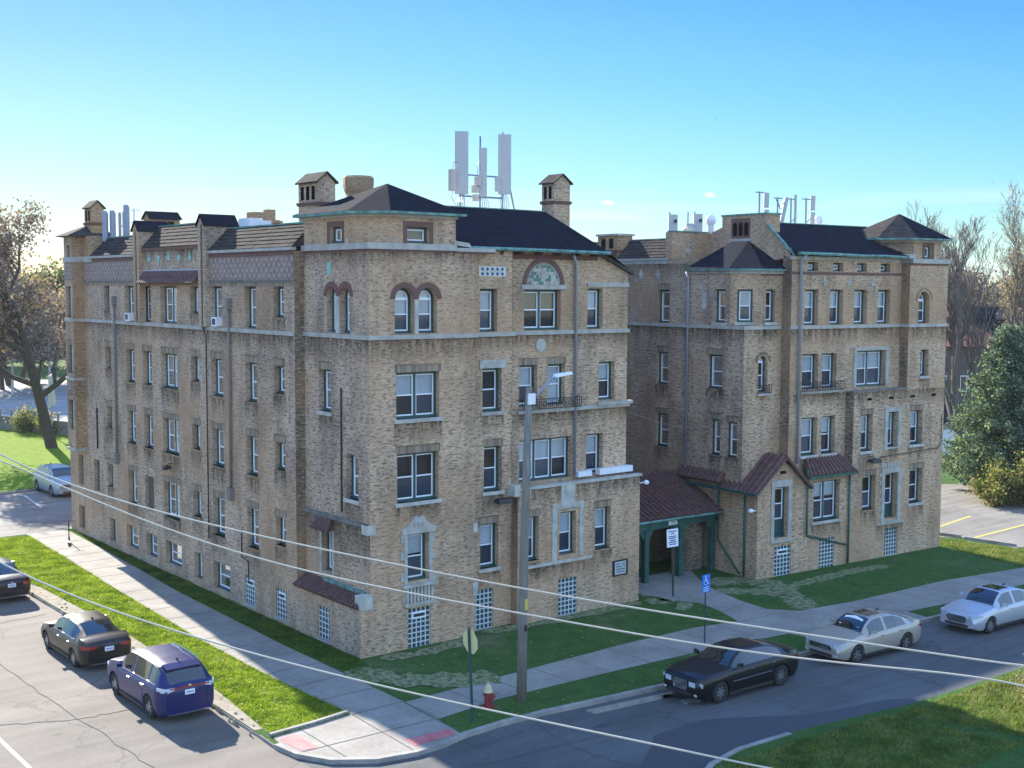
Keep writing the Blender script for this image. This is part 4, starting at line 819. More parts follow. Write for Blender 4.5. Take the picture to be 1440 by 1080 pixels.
mb = MB(); G5.box(mb, 2.38, 10.35, 14.66, 14.83, -.08, .1); G0.box(mb, 10.3, 13.52, 14.6, 14.82, -.08, .2); mb.box(10.3, 10.5, -.08, .6, 14.6, 14.82); mb.hexa([(9.9, .5, 14.84), (10.8, -.04, 14.84), (10.9, .15, 14.84), (10.0, .7, 14.84), (9.9, .5, 15.05), (10.8, -.04, 15.05), (10.9, .15, 15.05), (10.0, .7, 15.05)]); mb.build('cornice', M['stone_pale'], b2)
mb = MB(); quad_rows([(2.45, .15, 14.95), (10.6, .15, 14.95), (10.9, 3.2, 16.5), (2.45, 3.2, 16.5)], 16, .008, mb)
mb.poly([(2.45, 3.2, 16.5), (11, 3.2, 16.5), (11, 6.2, 15.6), (2.45, 6.2, 15.6)]); mb.build('slate_roof', M['slate'], b2)
mb = MB(); mb.tube([(2.4, .07, 14.94), (5, .05, 14.93), (7, .09, 14.89), (8.5, .06, 14.91), (10.3, .08, 14.87)], .08, 6); mb.box(2.4, 10.9, 3.15, 3.26, 16.5, 16.54); mb.build('gutter', M['copper'], b2)
pipe(b2, [(2.95, .1, 14.85), (2.95, .38, 14.6), (2.95, .38, 5.1)], .065)
for q_ in ((G5, 2.45, 10.39, 11.42, .8), (G0, 10.39, 13.42, 11.42, .9), (G0, 6.42, 13.42, 8.3, .9), (GC, 1.06, 16, 11.42, .8), (G1, 0, 2.45, 11.42, .7), (G0, 8.3, 10.4, 1.62, .9), (G5, 2.45, 10.39, 8.36, .7), (GC, 4.8, 16, 14.5, .8)): soot_band(q_[0], b2, *q_[1:])
# bay facing the court
cw = [(2.42, 3.15, 8.58, 10.2, None)]
GCt = [(1.78 + .55, 3.03, 11.72, 13.27, dict(sill='stone', blind=0, low=1)), (2.42, 3.42, 8.6, 10.2, dict(blind=1, lintel='soldier', sill='brick')), (2.5, 3.15, 5.47, 7.15, dict(lintel='soldier', sill='brick', blind=.5)), (1.4, 2.1, 5.45, 7.12, dict(lintel='soldier', sill='brick', blind=.5)),
       (6.15, 7.02, 11.6, 13.23, dict(lintel='soldier', blind=0)), (6.2, 7.03, 8.56, 10.17, dict(lintel='soldier', sill='brick')), (6.13, 7.02, 5.46, 7.1, dict(lintel='soldier', sill='brick')), (6.19, 7.0, 3.2, 3.65, dict(small=True, blind=0))]
wall(GC, b2, 2.0, 4.8, 11.6, 14.05, GCt[:1], M['brick2'], .2); wall(GC, b2, 1.06, 4.8, -.5, 11.6, GCt[1:4], M['brick2'], .2)
wall(GC, b2, 4.8, 16, -.5, 14.75, GCt[4:], M['brick2'], .2)
wall(G1, b2, 0, 2.45, 4.3, 11.6, [(.95, 1.55, 8.5, 10.2, dict(arch=True, blind=0, low=1))], M['brick'], .22)
mb = MB(); A = arc(.86, 1.64, 9.9, 14); B = arc(.76, 1.74, 9.9, 14)
for (p, q), (p2, q2) in zip(zip(A, B), zip(A[1:], B[1:])): mb.hexa([G1.P(*p, -.03), G1.P(*p2, -.03), G1.P(*q2, -.03), G1.P(*q, -.03), G1.P(*p, .03), G1.P(*p2, .03), G1.P(*q2, .03), G1.P(*q, .03)])
mb.build('arch_moulding', M['brick_dark'], b2)
mb = MB(); G1.box(mb, .82, 1.7, 8.36, 8.46, -.2, .02); mb.build('sill', M['stone'], b2); railing(G1, .86, 1.66, 8.46, .4, .2, b2)
wall(G1, b2, 1.0, 2.45, 11.6, 14.05, [(1.36, 1.98, 11.75, 13.27, dict(sill='stone', blind=0))], M['brick'], .2)
dg = Vector((1.0, 1.06 - 2.0)); L = dg.length; nn = Vector((dg.y, -dg.x)).normalized()
GD = F((0, 2.0), (dg.x, dg.y), (nn.x, nn.y) if nn.y < 0 or nn.x < 0 else (-nn.x, -nn.y))
wall(GD, b2, 0, L, 11.6, 14.05, [(.32, 1.02, 11.75, 13.27, dict(sill='stone', blind=.5, low=3))], M['brick'], .12)
ring = [(-.22, 4.9), (-.22, 1.9), (.92, .83), (2.45, .83), (2.45, 4.9)]
mb = MB(); mb.prism([(-.07, 4.85), (-.07, 1.97), (.97, .99), (2.45, .99), (2.45, 4.85)], 13.99, 14.13); mb.build('eaves_board', M['stone_pale'], b2)
mb = MB(); mb.prism(ring, 14.13, 14.22); mb.build('gutter', M['copper'], b2)
mb = MB(); r0, r1 = (2.45, 4.35, 15.6), (2.45, 3.3, 15.6)
quad_rows([(*ring[0], 14.23), (*ring[1], 14.23), r1, r0], 13, .004, mb); quad_rows([(*ring[1], 14.23), (*ring[2], 14.23), r1, r1], 13, .004, mb); quad_rows([(*ring[2], 14.23), (*ring[3], 14.23), r1, r1], 13, .004, mb); mb.poly([(*ring[4], 14.23), (*ring[0], 14.23), r0])
mb.build('bay_roof', M['slate'], b2)
mb = MB(); mb.box(-.03, .03, 3.55, 3.85, 12.35, 13.1); mb.build('plaque', M['stone'], b2)
pipe(b2, [(-.2, 4.75, 14.1), (-.12, 4.72, 13.8), (-.12, 4.72, 4.6)], .06)
# walls rising behind the bay roof
mb = MB(); mb.poly([(2.45, .5, 14.8), (2.45, 6.05, 14.0), (2.45, 6.05, 16.0), (2.45, 5.1, 16.3), (2.45, 2.0, 16.3)]); mb.poly([(0, 6.05, 14.05), (2.45, 6.05, 14.05), (2.45, 6.05, 16.05), (0, 6.05, 16.05)]); mb.poly([(0, 4.8, 14.05), (0, 6.05, 14.05), (2.45, 6.05, 14.05), (2.45, 4.8, 14.05)])
mb.poly([(0, 6.05, 14.7), (0, 6.5, 14.7), (0, 6.5, 16.05), (0, 6.05, 16.05)]); mb.box(0.004, 2.44, 6.055, 6.3, 15, 16.04); mb.build('wall', M['brick'], b2)
mb = MB(); mb.box(-.03, 2.5, 6.0, 6.35, 16.05, 16.11); mb.build('coping', M['copper'], b2); mb = MB(); mb.hexa([(2.38, .4, 14.84), (2.52, .4, 14.84), (2.52, 2.1, 16.32), (2.38, 2.1, 16.32), (2.38, .4, 14.93), (2.52, .4, 14.93), (2.52, 2.1, 16.41), (2.38, 2.1, 16.41)]); mb.build('coping', M['copper'], b2)
mb = MB(); mb.box(2.44, 3.4, 2.2, 5.1, 15.2, 16.82); c_ = mb.build('chimney', M['brick'], b2)
mb = MB(); mb.box(2.4, 3.45, 2.15, 5.15, 16.82, 16.9); mb.build('cap', M['copper'], c_)
fx = F((2.44, 0), (0, 1), (-1, 0)); mb = MB()
fx.box(mb, 3.2, 4.45, 15.72, 16.68, -.02, .02); mb.build('opening_surround', M['brick_red'], c_)
mb = MB()
for i in range(3): a = 3.3 + i * .38; pts = arc(a, a + .28, 16.35, 8); mb.poly([fx.P(a, 15.85, -.025)] + [fx.P(p, q, -.025) for p, q in pts] + [fx.P(a + .28, 15.85, -.025)])
mb.build('arched_opening', M['dark'], c_)
mb = MB(); fx.box(mb, 3.1, 4.5, 15.58, 15.71, -.06, .02); mb.build('sill', M['stone_pale'], c_)
mb = MB(); mb.lathe([(.32, 15.6), (.28, 16.0), (.36, 16.1), (.36, 16.25), (.2, 16.4)], 10, (1.9, 6.9)); mb.build('chimney_pot', M['stone'], b2)
mansard(GC, b2, 6.5, 10.15, 14.8, 15.74, .85, seed=6); wall(GC, b2, 10.15, 16, 14.7, 15.3, [], M['brick2'])
mb = MB(); GC.box(mb, 6.3, 10.15, 14.6, 14.68, -.03, .02); GC.box(mb, 6.3, 10.15, 14.69, 14.79, -.09, .02)
for i in range(30): GC.box(mb, 6.35 + i * .127, 6.42 + i * .127, 14.5, 14.598, -.05, .02)
mb.build('dentil_course', M['stone'], b2)
chimney(b2, .0, 1.0, 10.2, 11.8, 14.0, 16.0, None, 'brick_orange', side=2, roofm='stone')
for y, z in ((8.3, 14.0), (7.0, 14.0)):
    mb = MB(); GC.box(mb, y - .08, y + .08, z - .2, z + .2, -.04, .02); GC.box(mb, y - .2, y + .2, z - .06, z + .03, -.03, .02); mb.build('stone_ornament', M['stone'], b2)
mb = MB(); mb.box(1.02, 1.1, 6.0, 6.052, 15.0, 15.5); mb.box(.9, 1.22, 6.01, 6.052, 15.1, 15.25); mb.build('stone_ornament', M['stone'], b2)
# end turret attic
at = [(9.65, 1.3), (10.75, .1), (12.95, .1), (13.2, 3.2), (9.65, 3.2)]
mb = MB(); mb.poly([(9.65, 1.3, 14.8), (10.75, .1, 14.8), (10.75, .1, 15.72), (9.65, 1.3, 15.72)]); mb.poly([(9.65, 3.2, 14.8), (9.65, 1.3, 14.8), (9.65, 1.3, 15.72), (9.65, 3.2, 15.72)]); mb.poly([(12.95, .1, 14.8), (13.2, 3.2, 14.8), (13.2, 3.2, 15.72), (12.95, .1, 15.72)]); mb.build('wall', M['brick_dark'], b2)
wall(F((0, .1), (1, 0), (0, -1)), b2, 10.75, 12.95, 14.8, 15.72, [(11.6, 12.15, 14.84, 15.5, dict(small=True, blind=0))], M['brick'], .15)
mb = MB(); f = F((0, .1), (1, 0), (0, -1))
for a in ((11.42, 11.59, 14.83, 15.64), (12.16, 12.34, 14.83, 15.64), (11.59, 12.16, 15.51, 15.64)): f.box(mb, *a, -.02, .05)
mb.build('window_surround', M['brick_red'], b2)
e = [(9.25, 1.15), (10.6, -.25), (13.35, -.25), (13.6, 3.6), (9.25, 3.6)]
mb = MB(); mb.prism([(9.6, 1.25), (10.72, .04), (13.02, .04), (13.28, 3.4), (9.6, 3.4)], 15.66, 15.76); mb.build('eaves_board', M['stone_pale'], b2)
mb = MB(); mb.prism(e, 15.76, 15.85); mb.build('gutter', M['copper'], b2)
mb = MB(); ap = (11.6, 1.7, 17.15)
for i, (a, b) in enumerate(zip(e, e[1:] + e[:1])): quad_rows([(*a, 15.855), (*b, 15.855), ap, ap], 12, .004, mb, 1 if i in (0, 4) else 0)
mb.build('turret_roof', [M['slate'], M['shake']], b2)
mb = MB(); mb.box(.9, 13.4, 6.3, 16, 15.2, 15.4); mb.build('flat_roof', M['bitumen'], b2)
mb = MB(); mb.box(13.15, 13.44, 3.4, 16, 14.6, 15.9); mb.box(.5, 13.4, 15.8, 16.02, -.5, 15.9); mb.build('parapet', M['brick_dark'], b2)
mb = MB(); mb.hexa([(10.5, 7, 15.4), (13.1, 7, 15.4), (13.1, 11, 15.4), (10.5, 11, 15.4), (10.7, 7.2, 16.8), (13.0, 7.2, 16.5), (13.0, 10.8, 16.5), (10.7, 10.8, 16.8)]); mb.build('stair_house', M['stone_pale'], b2)
mb = MB(); mb.box(4.5, 9.5, 7.5, 12, 15.4, 15.95); mb.build('rooftop_plinth', M['bitumen'], b2)
# rear block joining the two, closing the court
b3 = thing('rear_wing', 'plain brick rear wing closing the court between the two blocks', 'building', (13.8, 16.8, 0))
mb = MB(); mb.box(.02, 8.2, 0, 12, -.3, 15.4); mb.build('wall', M['brick_dark'], b3)
mb = MB(); mb.box(0, 8.25, -.1, 12, 15.4, 15.6); mb.build('flat_roof', M['bitumen'], b3)

# ================================================================== GATEWAY between the blocks
gt = thing('gateway', 'green timber entrance porch with a red clay tile roof between the two brick blocks', 'porch', (17.3, 2.0, 0))
def gx(x, y, z): return (x - 17.3, y - 2.0, z)
tiled([gx(13.9, 1.75, 2.88), gx(21.15, 1.45, 2.88), gx(20.8, 4.7, 4.4), gx(13.9, 4.7, 4.4)], .3, gt, r=.10, seed=21)
for x, w in ((16.2, .26), (18.42, .28), (20.55, .24)): mb = MB(); mb.box(*[v - 17.3 for v in (x - w / 2, x + w / 2)], -.13, .13, -.1, 2.45); mb.build('post', M['green_gate'], gt)
mb = MB(); mb.box(13.9 - 17.3, 20.75 - 17.3, -.16, .16, 2.42, 2.78)
for x in (16.2, 18.42, 20.55):
    for s in (-1, 1):
        xx = x - 17.3
        if x > 20 and s > 0: continue
        mb.hexa([(xx + s * .1, -.07, 2.0), (xx + s * .2, -.07, 2.0), (xx + s * .2, .07, 2.0), (xx + s * .1, .07, 2.0), (xx + s * .1, -.07, 2.42), (xx + s * .5, -.07, 2.42), (xx + s * .5, .07, 2.42), (xx + s * .1, .07, 2.42)])
mb.build('beam', M['green_gate'], gt)
mb = MB(); mb.tube([gx(13.9, 1.68, 2.85), gx(21.1, 1.38, 2.85)], .06, 6); mb.build('gutter', M['copper'], gt)
mb = MB(); mb.box(18.5 - 17.3, 20.5 - 17.3, .5, .62, 0, 2.5); mb.box(13.9 - 17.3, 21 - 17.3, 2.9, 3.0, 0, 4.2); mb.build('back_wall', M['brick_dark'], gt)
mb = MB()
for i in range(9): x = 16.6 + i * .18 - 17.3; mb.box(x, x + .03, 2.2, 2.23, 0, 2.3)
mb.box(-.75, .85, 2.2, 2.23, 2.25, 2.3); mb.build('iron_gate', M['galv'], gt)
def text(s, size, loc, rot, m, parent=None, name='lettering', ext=.004, align='CENTER'):
    c = bpy.data.curves.new(name, 'FONT'); c.body = s; c.size = size; c.extrude = ext; c.align_x = align; c.align_y = 'CENTER'; c.space_line = .95
    o = bpy.data.objects.new(name, c); col.objects.link(o); dg_ = bpy.context.evaluated_depsgraph_get(); me = bpy.data.meshes.new_from_object(o.evaluated_get(dg_)); bpy.data.objects.remove(o)
    o = bpy.data.objects.new(name, me); col.objects.link(o); me.materials.clear(); me.materials.append(m); o.location = loc; o.rotation_euler = rot
    if parent: o.parent = parent
    return o
M['ink'] = mat('dark_blue_ink', (.03, .05, .22), .6); M['sign_white'] = mat('white_sign_face', (.78, .80, .82), .4)
mb = MB(); mb.box(17.5 - 17.3, 18.05 - 17.3, -.19, -.162, 2.52, 2.70); p_ = mb.build('number_plate', M['sign_white'], gt)
text('7320', .17, (.475, -.193, 2.61), (R(90), 0, 0), M['black'], gt, 'house_number', .002)
# ================================================================== GROUND
def sheet(name, pts, z, m, k='structure', thick=0):
    mb = MB()
    if thick:
        n = len(pts); b = 0; mb.v = [(x, y, z) for x, y in pts] + [(x, y, z - thick) for x, y in pts]; mb.f.append(tuple(range(n))); mb.m.append(0)
        for i in range(n): j = (i + 1) % n; mb.f.append((i, n + i, n + j, j)); mb.m.append(0)
    else: mb.poly([(x, y, z) for x, y in pts])
    o = mb.build(name, m, uv=False); kind(o, k); return o
sheet('ground', [(-1500, -400), (1500, -400), (1500, 2400), (-1500, 2400)], -.16, M['grass_far'])
kerbA = [(-6.35, 900), (-6.35, 60), (-6.3, 21), (-6.15, 8), (-6.2, 0), (-6.28, -4.6), (-6.33, -5.6), (-6.2, -6.6), (-5.65, -7.6), (-4.6, -8.35), (-3.4, -8.6), (-2.4, -8.55), (-1.5, -8.3), (0, -8.2), (1.6, -8.25), (6.7, -8.75), (13.7, -9.3), (21, -9.35), (28, -9.75), (60, -11.6), (900, -60)]
block = kerbA + [(900, 900)]
sheet('lawn', block, 0, M['grass'], thick=.16)
kerbC = [(900, -68), (60, -17.4), (18.4, -15.1), (12, -14.95), (6.3, -14.15), (4.1, -14.05), (2.6, -14.35), (1.2, -15.1), (.2, -16.4), (-.3, -18.2), (-.5, -22), (-.6, -90)]
sheet('lawn_corner', kerbC + [(900, -90)], 0, M['grass'], thick=.16)
sheet('unseen_lot', [(-.5, -27), (900, -85), (900, -89), (-.4, -89)], .01, M['lot'])  # unseen asphalt added so windows mirror grey ground instead of lawn
sheet('street', [(-20, 900), (-6.2, 900), (-6.2, -6), (-6.2, -90), (-20, -90)], -.12, M['road_left'])
sheet('side_street', [(-6.2, -5), (-3, -8), (0, -8), (14, -9), (28, -9.4), (60, -11.3), (900, -58), (900, -70), (60, -17.8), (18, -15.4), (6, -14.5), (2, -15.2), (0, -18), (-.2, -90), (-6.2, -90)], -.116, M['road_right'])
def strip(name, path, w0, w1, z0, z1, m):
    mb = MB(); P = [Vector((x, y)) for x, y in path]; off = []
    for i, p in enumerate(P):
        d = (P[min(i + 1, len(P) - 1)] - P[max(i - 1, 0)]).normalized(); n = Vector((-d.y, d.x)); off.append((p + n * w0, p + n * w1))
    for (a, b), (c, d) in zip(off, off[1:]): mb.hexa([(*a, z0), (*c, z0), (*d, z0), (*b, z0), (*a, z1), (*c, z1), (*d, z1), (*b, z1)])
    o = mb.build(name, m, uv=False); kind(o); return o
strip('kerb', kerbA[5:7], -.03, .17, -.2, -.01, M['kerb']); strip('kerb', kerbA[3:6], -.02, .15, -.2, -.03, M['kerb']); strip('kerb', kerbA[6:-1], -.03, .16, -.2, .02, M['kerb']); strip('kerb', list(kerbC[4:-1]), -.03, .16, -.2, .02, M['kerb'])
strip('kerb', [(-6.35, 60), (-6.3, 21), (-6.15, 8)], -.02, .15, -.2, -.03, M['kerb'])
sheet('dirt_edge', [(-6.28, 21), (-5.6, 17.5), (-5.45, 12), (-5.35, 8.5), (-5.5, 4), (-5.45, 1), (-5.7, -1.5), (-6.0, -4.2), (-6.27, -4.2), (-6.19, 0), (-6.14, 8)], .008, M['dirt'])
verge = [(-6.15, 30), (-2.45, 29.5), (-2.75, 22), (-3.05, 16.7), (-3.5, 6), (-3.5, 0), (-3.25, -4.72), (-6.1, -5.05), (-6.0, -4.2), (-5.7, -1.5), (-5.45, 1), (-5.5, 4), (-5.35, 8.5), (-5.45, 12), (-5.6, 17.5)]
sheet('verge', verge, .004, M['verge'])
# pavements
sheet('pavement', [(-2.45, 30), (-.3, 30), (-.75, 20), (-1.14, 13.3), (-1.36, 3.2), (-1.3, -4.85), (-3.25, -4.72), (-3.5, 0), (-3.5, 6), (-3.05, 16.7)], .012, M['concrete'])
corner = [(-6.12, -5.05), (-3.25, -4.72), (-1.3, -4.85), (-1.38, -6.78), (-1.55, -8.22), (-2.4, -8.42), (-3.4, -8.46), (-4.55, -8.22), (-5.5, -7.5), (-6.05, -6.55), (-6.18, -5.6)]
sheet('pavement_corner', corner, .012, M['concrete'])
right = [(-1.3, -4.85), (3.57, -4.62), (8.9, -4.42), (12.6, -4.5), (14.6, -4.9), (15.2, -3.4), (15.5, -2.0), (15.0, -.9), (14.6, .6), (14.6, 2.9), (20.0, 2.9), (18.9, 1.3), (18.3, .4), (17.75, -.83), (17.2, -2.75), (17.0, -4.4), (17.9, -5.4), (20.9, -5.8), (27.6, -6.05), (33, -6.9), (60, -8.6), (60, -10.4), (29.7, -8.66), (23.7, -8.45), (21.3, -8.2), (21.2, -9.3), (15.2, -9.3), (14.8, -7.3), (11, -6.85), (6.2, -6.6), (1.3, -6.45), (-1.38, -6.78)]
sheet('pavement_street_side', right, .016, M['concrete'])
mb = MB()
def joint(a, b, w=.035, z=.021):
    a, b = Vector(a), Vector(b); d = (b - a).normalized(); n = Vector((-d.y, d.x)) * w / 2; mb.poly([(*(a + n), z), (*(b + n), z), (*(b - n), z), (*(a - n), z)])
for i, y in enumerate(np.arange(-4.8, 29, 1.75)):
    xo = np.interp(y, [-5, 0, 6, 16.7, 30], [-3.25, -3.5, -3.5, -3.05, -2.45]); xi = np.interp(y, [-5, 3.2, 13.3, 20, 30], [-1.3, -1.36, -1.14, -.75, -.3]); joint((xo, y), (xi, y + .05))
for x in np.arange(-1.35, 14.5, 1.85): joint((x, np.interp(x, [-1.4, 3.6, 8.9, 12.6, 15], [-4.85, -4.62, -4.42, -4.5, -5])), (x + .05, np.interp(x, [-1.4, 1.3, 6.2, 11, 15], [-6.78, -6.45, -6.6, -6.85, -7.3])))
for x in np.arange(18.2, 58, 1.85): joint((x, np.interp(x, [17.9, 20.9, 27.6, 33, 60], [-5.4, -5.8, -6.05, -6.9, -8.6])), (x + .05, np.interp(x, [17, 21.3, 29.7, 60], [-7.5, -8.2, -8.66, -10.4])))
joint((-1.35, -4.9), (-1.5, -8.25)); joint((-3.25, -4.8), (-3.4, -8.4)); joint((-6.05, -6.6), (-1.38, -6.7)); joint((14.8, -7.3), (21.3, -8.1)); joint((15.1, -3.6), (17.1, -3.2)); joint((15.3, -1.6), (17.5, -1.4)); joint((14.8, -5.0), (17.6, -5.2)); joint((18.2, -7.8), (18.2, -9.3)); joint((-5.15, -4.95), (-5.2, -7.7))
o = mb.build('pavement_joints', M['joint'], uv=False); kind(o)
sheet('tactile_pad', [(-6.05, -5.29), (-5.47, -5.22), (-5.45, -6.6), (-6.0, -6.5)], .020, M['pad']); sheet('tactile_pad', [(-3.14, -7.62), (-1.62, -7.66), (-1.68, -8.18), (-3.18, -8.2)], .020, M['pad'])
# kerb ramp face at the corner, stone strip where the verge ends
strip('kerb', [(-6.15, -4.98), (-4.6, -4.86), (-3.3, -4.66)], 0, .12, 0, .1, M['kerb'])
sheet('far_lawn', [(-6.1, 44.2), (2.5, 45.3), (10, 46.8), (24, 49), (26, 100), (-6.1, 95)], .006, M['verge'])  # verge grass again, its sunlit tone painted onto this lawn
# car parks, markings
sheet('car_park', [(-6.2, 30), (9.5, 30.2), (60, 36), (60, 50), (10, 45.5), (2.5, 44.0), (-6.2, 42.8)], .008, M['lot'])
strip('kerb', [(-6.2, 42.9), (2.5, 44.1), (10, 45.6), (60, 50)], 0, .15, 0, .13, M['kerb'])
sheet('car_park_right', [(35.2, 12), (35.4, .6), (37.5, -1.6), (36.75, -4.3), (60, -6.0), (90, -2), (90, 20), (62, 7.5), (55, 8.5), (49, 12)], .008, M['lot'])
M['yellow'] = mat('yellow_paint', (.62, .48, .06), .7); M['linewhite'] = noisy('white_road_paint', (.62, .61, .58), (.4, .39, .36), 5, .8)
def line(name, a, b, w, z, m): 
    a, b = Vector(a), Vector(b); d = (b - a).normalized(); n = Vector((-d.y, d.x)) * w / 2; return sheet(name, [tuple(a + n), tuple(b + n), tuple(b - n), tuple(a - n)], z, m)
line('parking_line', (38.9, 1.45), (43.2, 2.15), .13, .014, M['yellow']); line('parking_line', (37.3, -1.5), (43.2, -1.2), .13, .014, M['yellow']); line('parking_line', (47, -4.0), (54, -3.3), .13, .014, M['yellow'])
line('parking_line', (1.3, 42.6), (.8, 37.6), .12, .014, M['linewhite']); line('road_line', (-12.45, 6), (-12.3, -30), .12, -.108, M['linewhite'])
for i, (a, b) in enumerate((((36.4, 1.05), (36.95, -1.05)), ((36.75, -1.4), (37.1, -4.1)))):
    s_ = MB(); a, b = Vector(a), Vector(b); d = (b - a).normalized(); n = Vector((-d.y, d.x)) * .09
    s_.hexa([(*(a - n), 0), (*(b - n), 0), (*(b + n), 0), (*(a + n), 0), (*(a - n * .6), .16), (*(b - n * .6), .16), (*(b + n * .6), .16), (*(a + n * .6), .16)])
    tag(s_.build('wheel_stop', M['kerb']), ('far' if i == 0 else 'near') + ' concrete wheel stop at the grassy edge of the right car park', 'wheel stop', 'wheel stops')
def blob(cx, cy, rx, ry, n=26, rot=0, jag=.2, seed=0):
    rd = random.Random(seed); out = []
    for i in range(n):
        t = 2 * math.pi * i / n; r = 1 + rd.uniform(-jag, jag); x, y = rx * r * math.cos(t), ry * r * math.sin(t)
        out.append((cx + x * math.cos(rot) - y * math.sin(rot), cy + x * math.sin(rot) + y * math.cos(rot)))
    return out
sheet('damp_patch', [(.6, -16.0), (-.6, -13.6), (1.5, -12.9), (3.2, -11.6), (5.4, -11.6), (6.6, -12.3), (8.2, -13.3), (11.5, -14.0), (13, -14.8), (8, -14.35), (6.3, -14.0), (4.1, -13.9), (2.5, -14.2), (1.1, -15.0)], -.108, M['wet'])
sheet('oil_stain', blob(6.1, -9.6, .5, .35, seed=4, jag=.35), -.107, M['wet']); sheet('pale_stain', blob(6.45, -10.15, .55, .22, seed=5, jag=.4), -.103, M['chalk']); sheet('oil_stain', blob(2.6, -10.0, .4, .12, seed=6, jag=.3), -.107, M['wet'])
sheet('patched_asphalt', [(3.0, -8.7), (6.5, -9.1), (6.2, -9.5), (3.0, -9.15)], -.107, M['dirt'])
def seam(pts, w=.05, z=-.109, seed=1):
    rd = random.Random(seed); P = []
    for a, b in zip(pts, pts[1:]):
        for i in range(14): t = i / 14; P.append((a[0] + (b[0] - a[0]) * t + rd.gauss(0, .035), a[1] + (b[1] - a[1]) * t + rd.gauss(0, .035)))
    strip('tar_seam', P, -w / 2, w / 2, z - .003, z, M['tar'])
seam([(-11.0, 26), (-10.4, 12), (-10.1, 3), (-9.7, -4), (-9.5, -9)], .028, seed=1); seam([(-12.6, 1.6), (-10.2, .4), (-8.4, .2), (-6.4, .8)], .03, seed=2); seam([(-3, -10.2), (6, -11.0), (17, -12.0), (30, -13)], .04, -.105, 3); seam([(-9.6, -7), (-5, -9.6), (-3, -10.2)], .04, -.105, 4); seam([(1.0, -8.6), (.6, -11), (1.2, -14.5)], .035, -.105, 5); seam([(15, -9.6), (14.4, -12), (14.2, -14.6)], .03, -.105, 6); seam([(-17, 14), (-10.5, 13), (-6.5, 13.4)], .03, seed=7)
# worn grass tracks by the gateway
_tz = [0]
def track(path, w):
    _tz[0] += 1; z = .004 + .0025 * _tz[0]
    mb = MB(); rd = random.Random(3); L = []
    for i, p in enumerate(path):
        a, b = Vector(path[max(i - 1, 0)]), Vector(path[min(i + 1, len(path) - 1)]); d = (b - a).normalized(); n = Vector((-d.y, d.x)); ww = w * rd.uniform(.8, 1.7) * (0.3 if i in (0, len(path) - 1) else 1)
        L.append((Vector(p) + n * ww / 2, Vector(p) - n * ww / 2))
    for (a, b), (c, d) in zip(L, L[1:]): mb.poly([(*a, z), (*c, z), (*d, z), (*b, z)])
    o = mb.build('worn_path', M['straw'], uv=False); kind(o)
m = mat('straw_grass', (.2, .2, .12), 1, spec=.1); M['straw'] = m; k = N(m); o_ = k.n('ShaderNodeTexCoord').outputs['Object']
k.l(k.ramp(k.noise(o_, 4.5, 5, .7), [(.36, (.04, .08, .02)), (.48, (.15, .17, .08)), (.66, (.32, .30, .19))]), k.b.inputs['Base Color']); k.bump(k.noise(o_, 22, 3), .03, .6)
def dens(path, n=6):
    out = []
    for (a, b) in zip(path, path[1:]):
        for i in range(n): out.append(tuple(Vector(a).lerp(Vector(b), i / n)))
    return out + [path[-1]]
for p, w in (([(17.6, -.9), (18.8, -1.9), (19.8, -3.2), (19.0, -4.6), (18.3, -5.4)], .9), ([(19.4, -3.0), (21.5, -2.4), (23.5, -2.3), (26, -2.3), (28, -2.6)], .55), ([(13.9, -.4), (14.8, -1.0), (15.3, -.4), (14.9, .8)], .8), ([(14.0, -2.4), (15.4, -1.4), (16.2, -2.5), (15.4, -3.9)], .5), ([(18.3, .2), (20.2, -.2), (20.6, -1.4), (19.8, -2.9)], 1.1), ([(5.5, .05), (8, -.3), (12.5, -.35), (13.6, -.3)], .55), ([(.6, -.4), (2, -.8), (4.5, -.45)], .6), ([(-1.1, -.9), (-.3, -2.8), (1.5, -4.2), (2.7, -4.5)], 1.1)): track(dens(p), w)
# worn turf, leaves, stones
mb = MB()
for i in range(900):
    if i < 520: x, y = rng.uniform(-6.1, -1.5), rng.uniform(-5, 29)
    else: x, y = rng.uniform(-1, 40), rng.uniform(-8.2, -.3)
    if -3.5 < x < -1.2 and y > -5: continue
    s_ = rng.uniform(.025, .06); t = rng.uniform(0, 6.28); z = .03 + rng.uniform(0, .02)
    mb.poly([(x + s_ * math.cos(t + q) * (1 if q % 2 else .7), y + s_ * math.sin(t + q), z + (.02 if q == 1 else 0)) for q in (0, 1.57, 3.14, 4.71)], int(rng.integers(0, 2)))
kind(mb.build('fallen_leaves', [mat('dry_leaf', (.20, .11, .04), .9), mat('pale_leaf', (.33, .26, .13), .9)], uv=False), 'stuff')
mb = MB()
for i in range(140):
    y = rng.uniform(-4.8, 21); x = -6.2 + rng.normal(0, .12) + rng.uniform(-.1, .35); s_ = rng.uniform(.02, .07)
    mb.hexa([(x - s_, y - s_, -.12), (x + s_, y - s_, -.12), (x + s_, y + s_, -.12), (x - s_, y + s_, -.12), (x - s_ * .5, y - s_ * .4, s_ * .8), (x + s_ * .4, y - s_ * .6, s_ * .8), (x + s_ * .5, y + s_ * .4, s_ * .7), (x - s_ * .3, y + s_ * .6, s_ * .8)])
kind(mb.build('kerb_rubble', M['dirt'], uv=False), 'stuff')
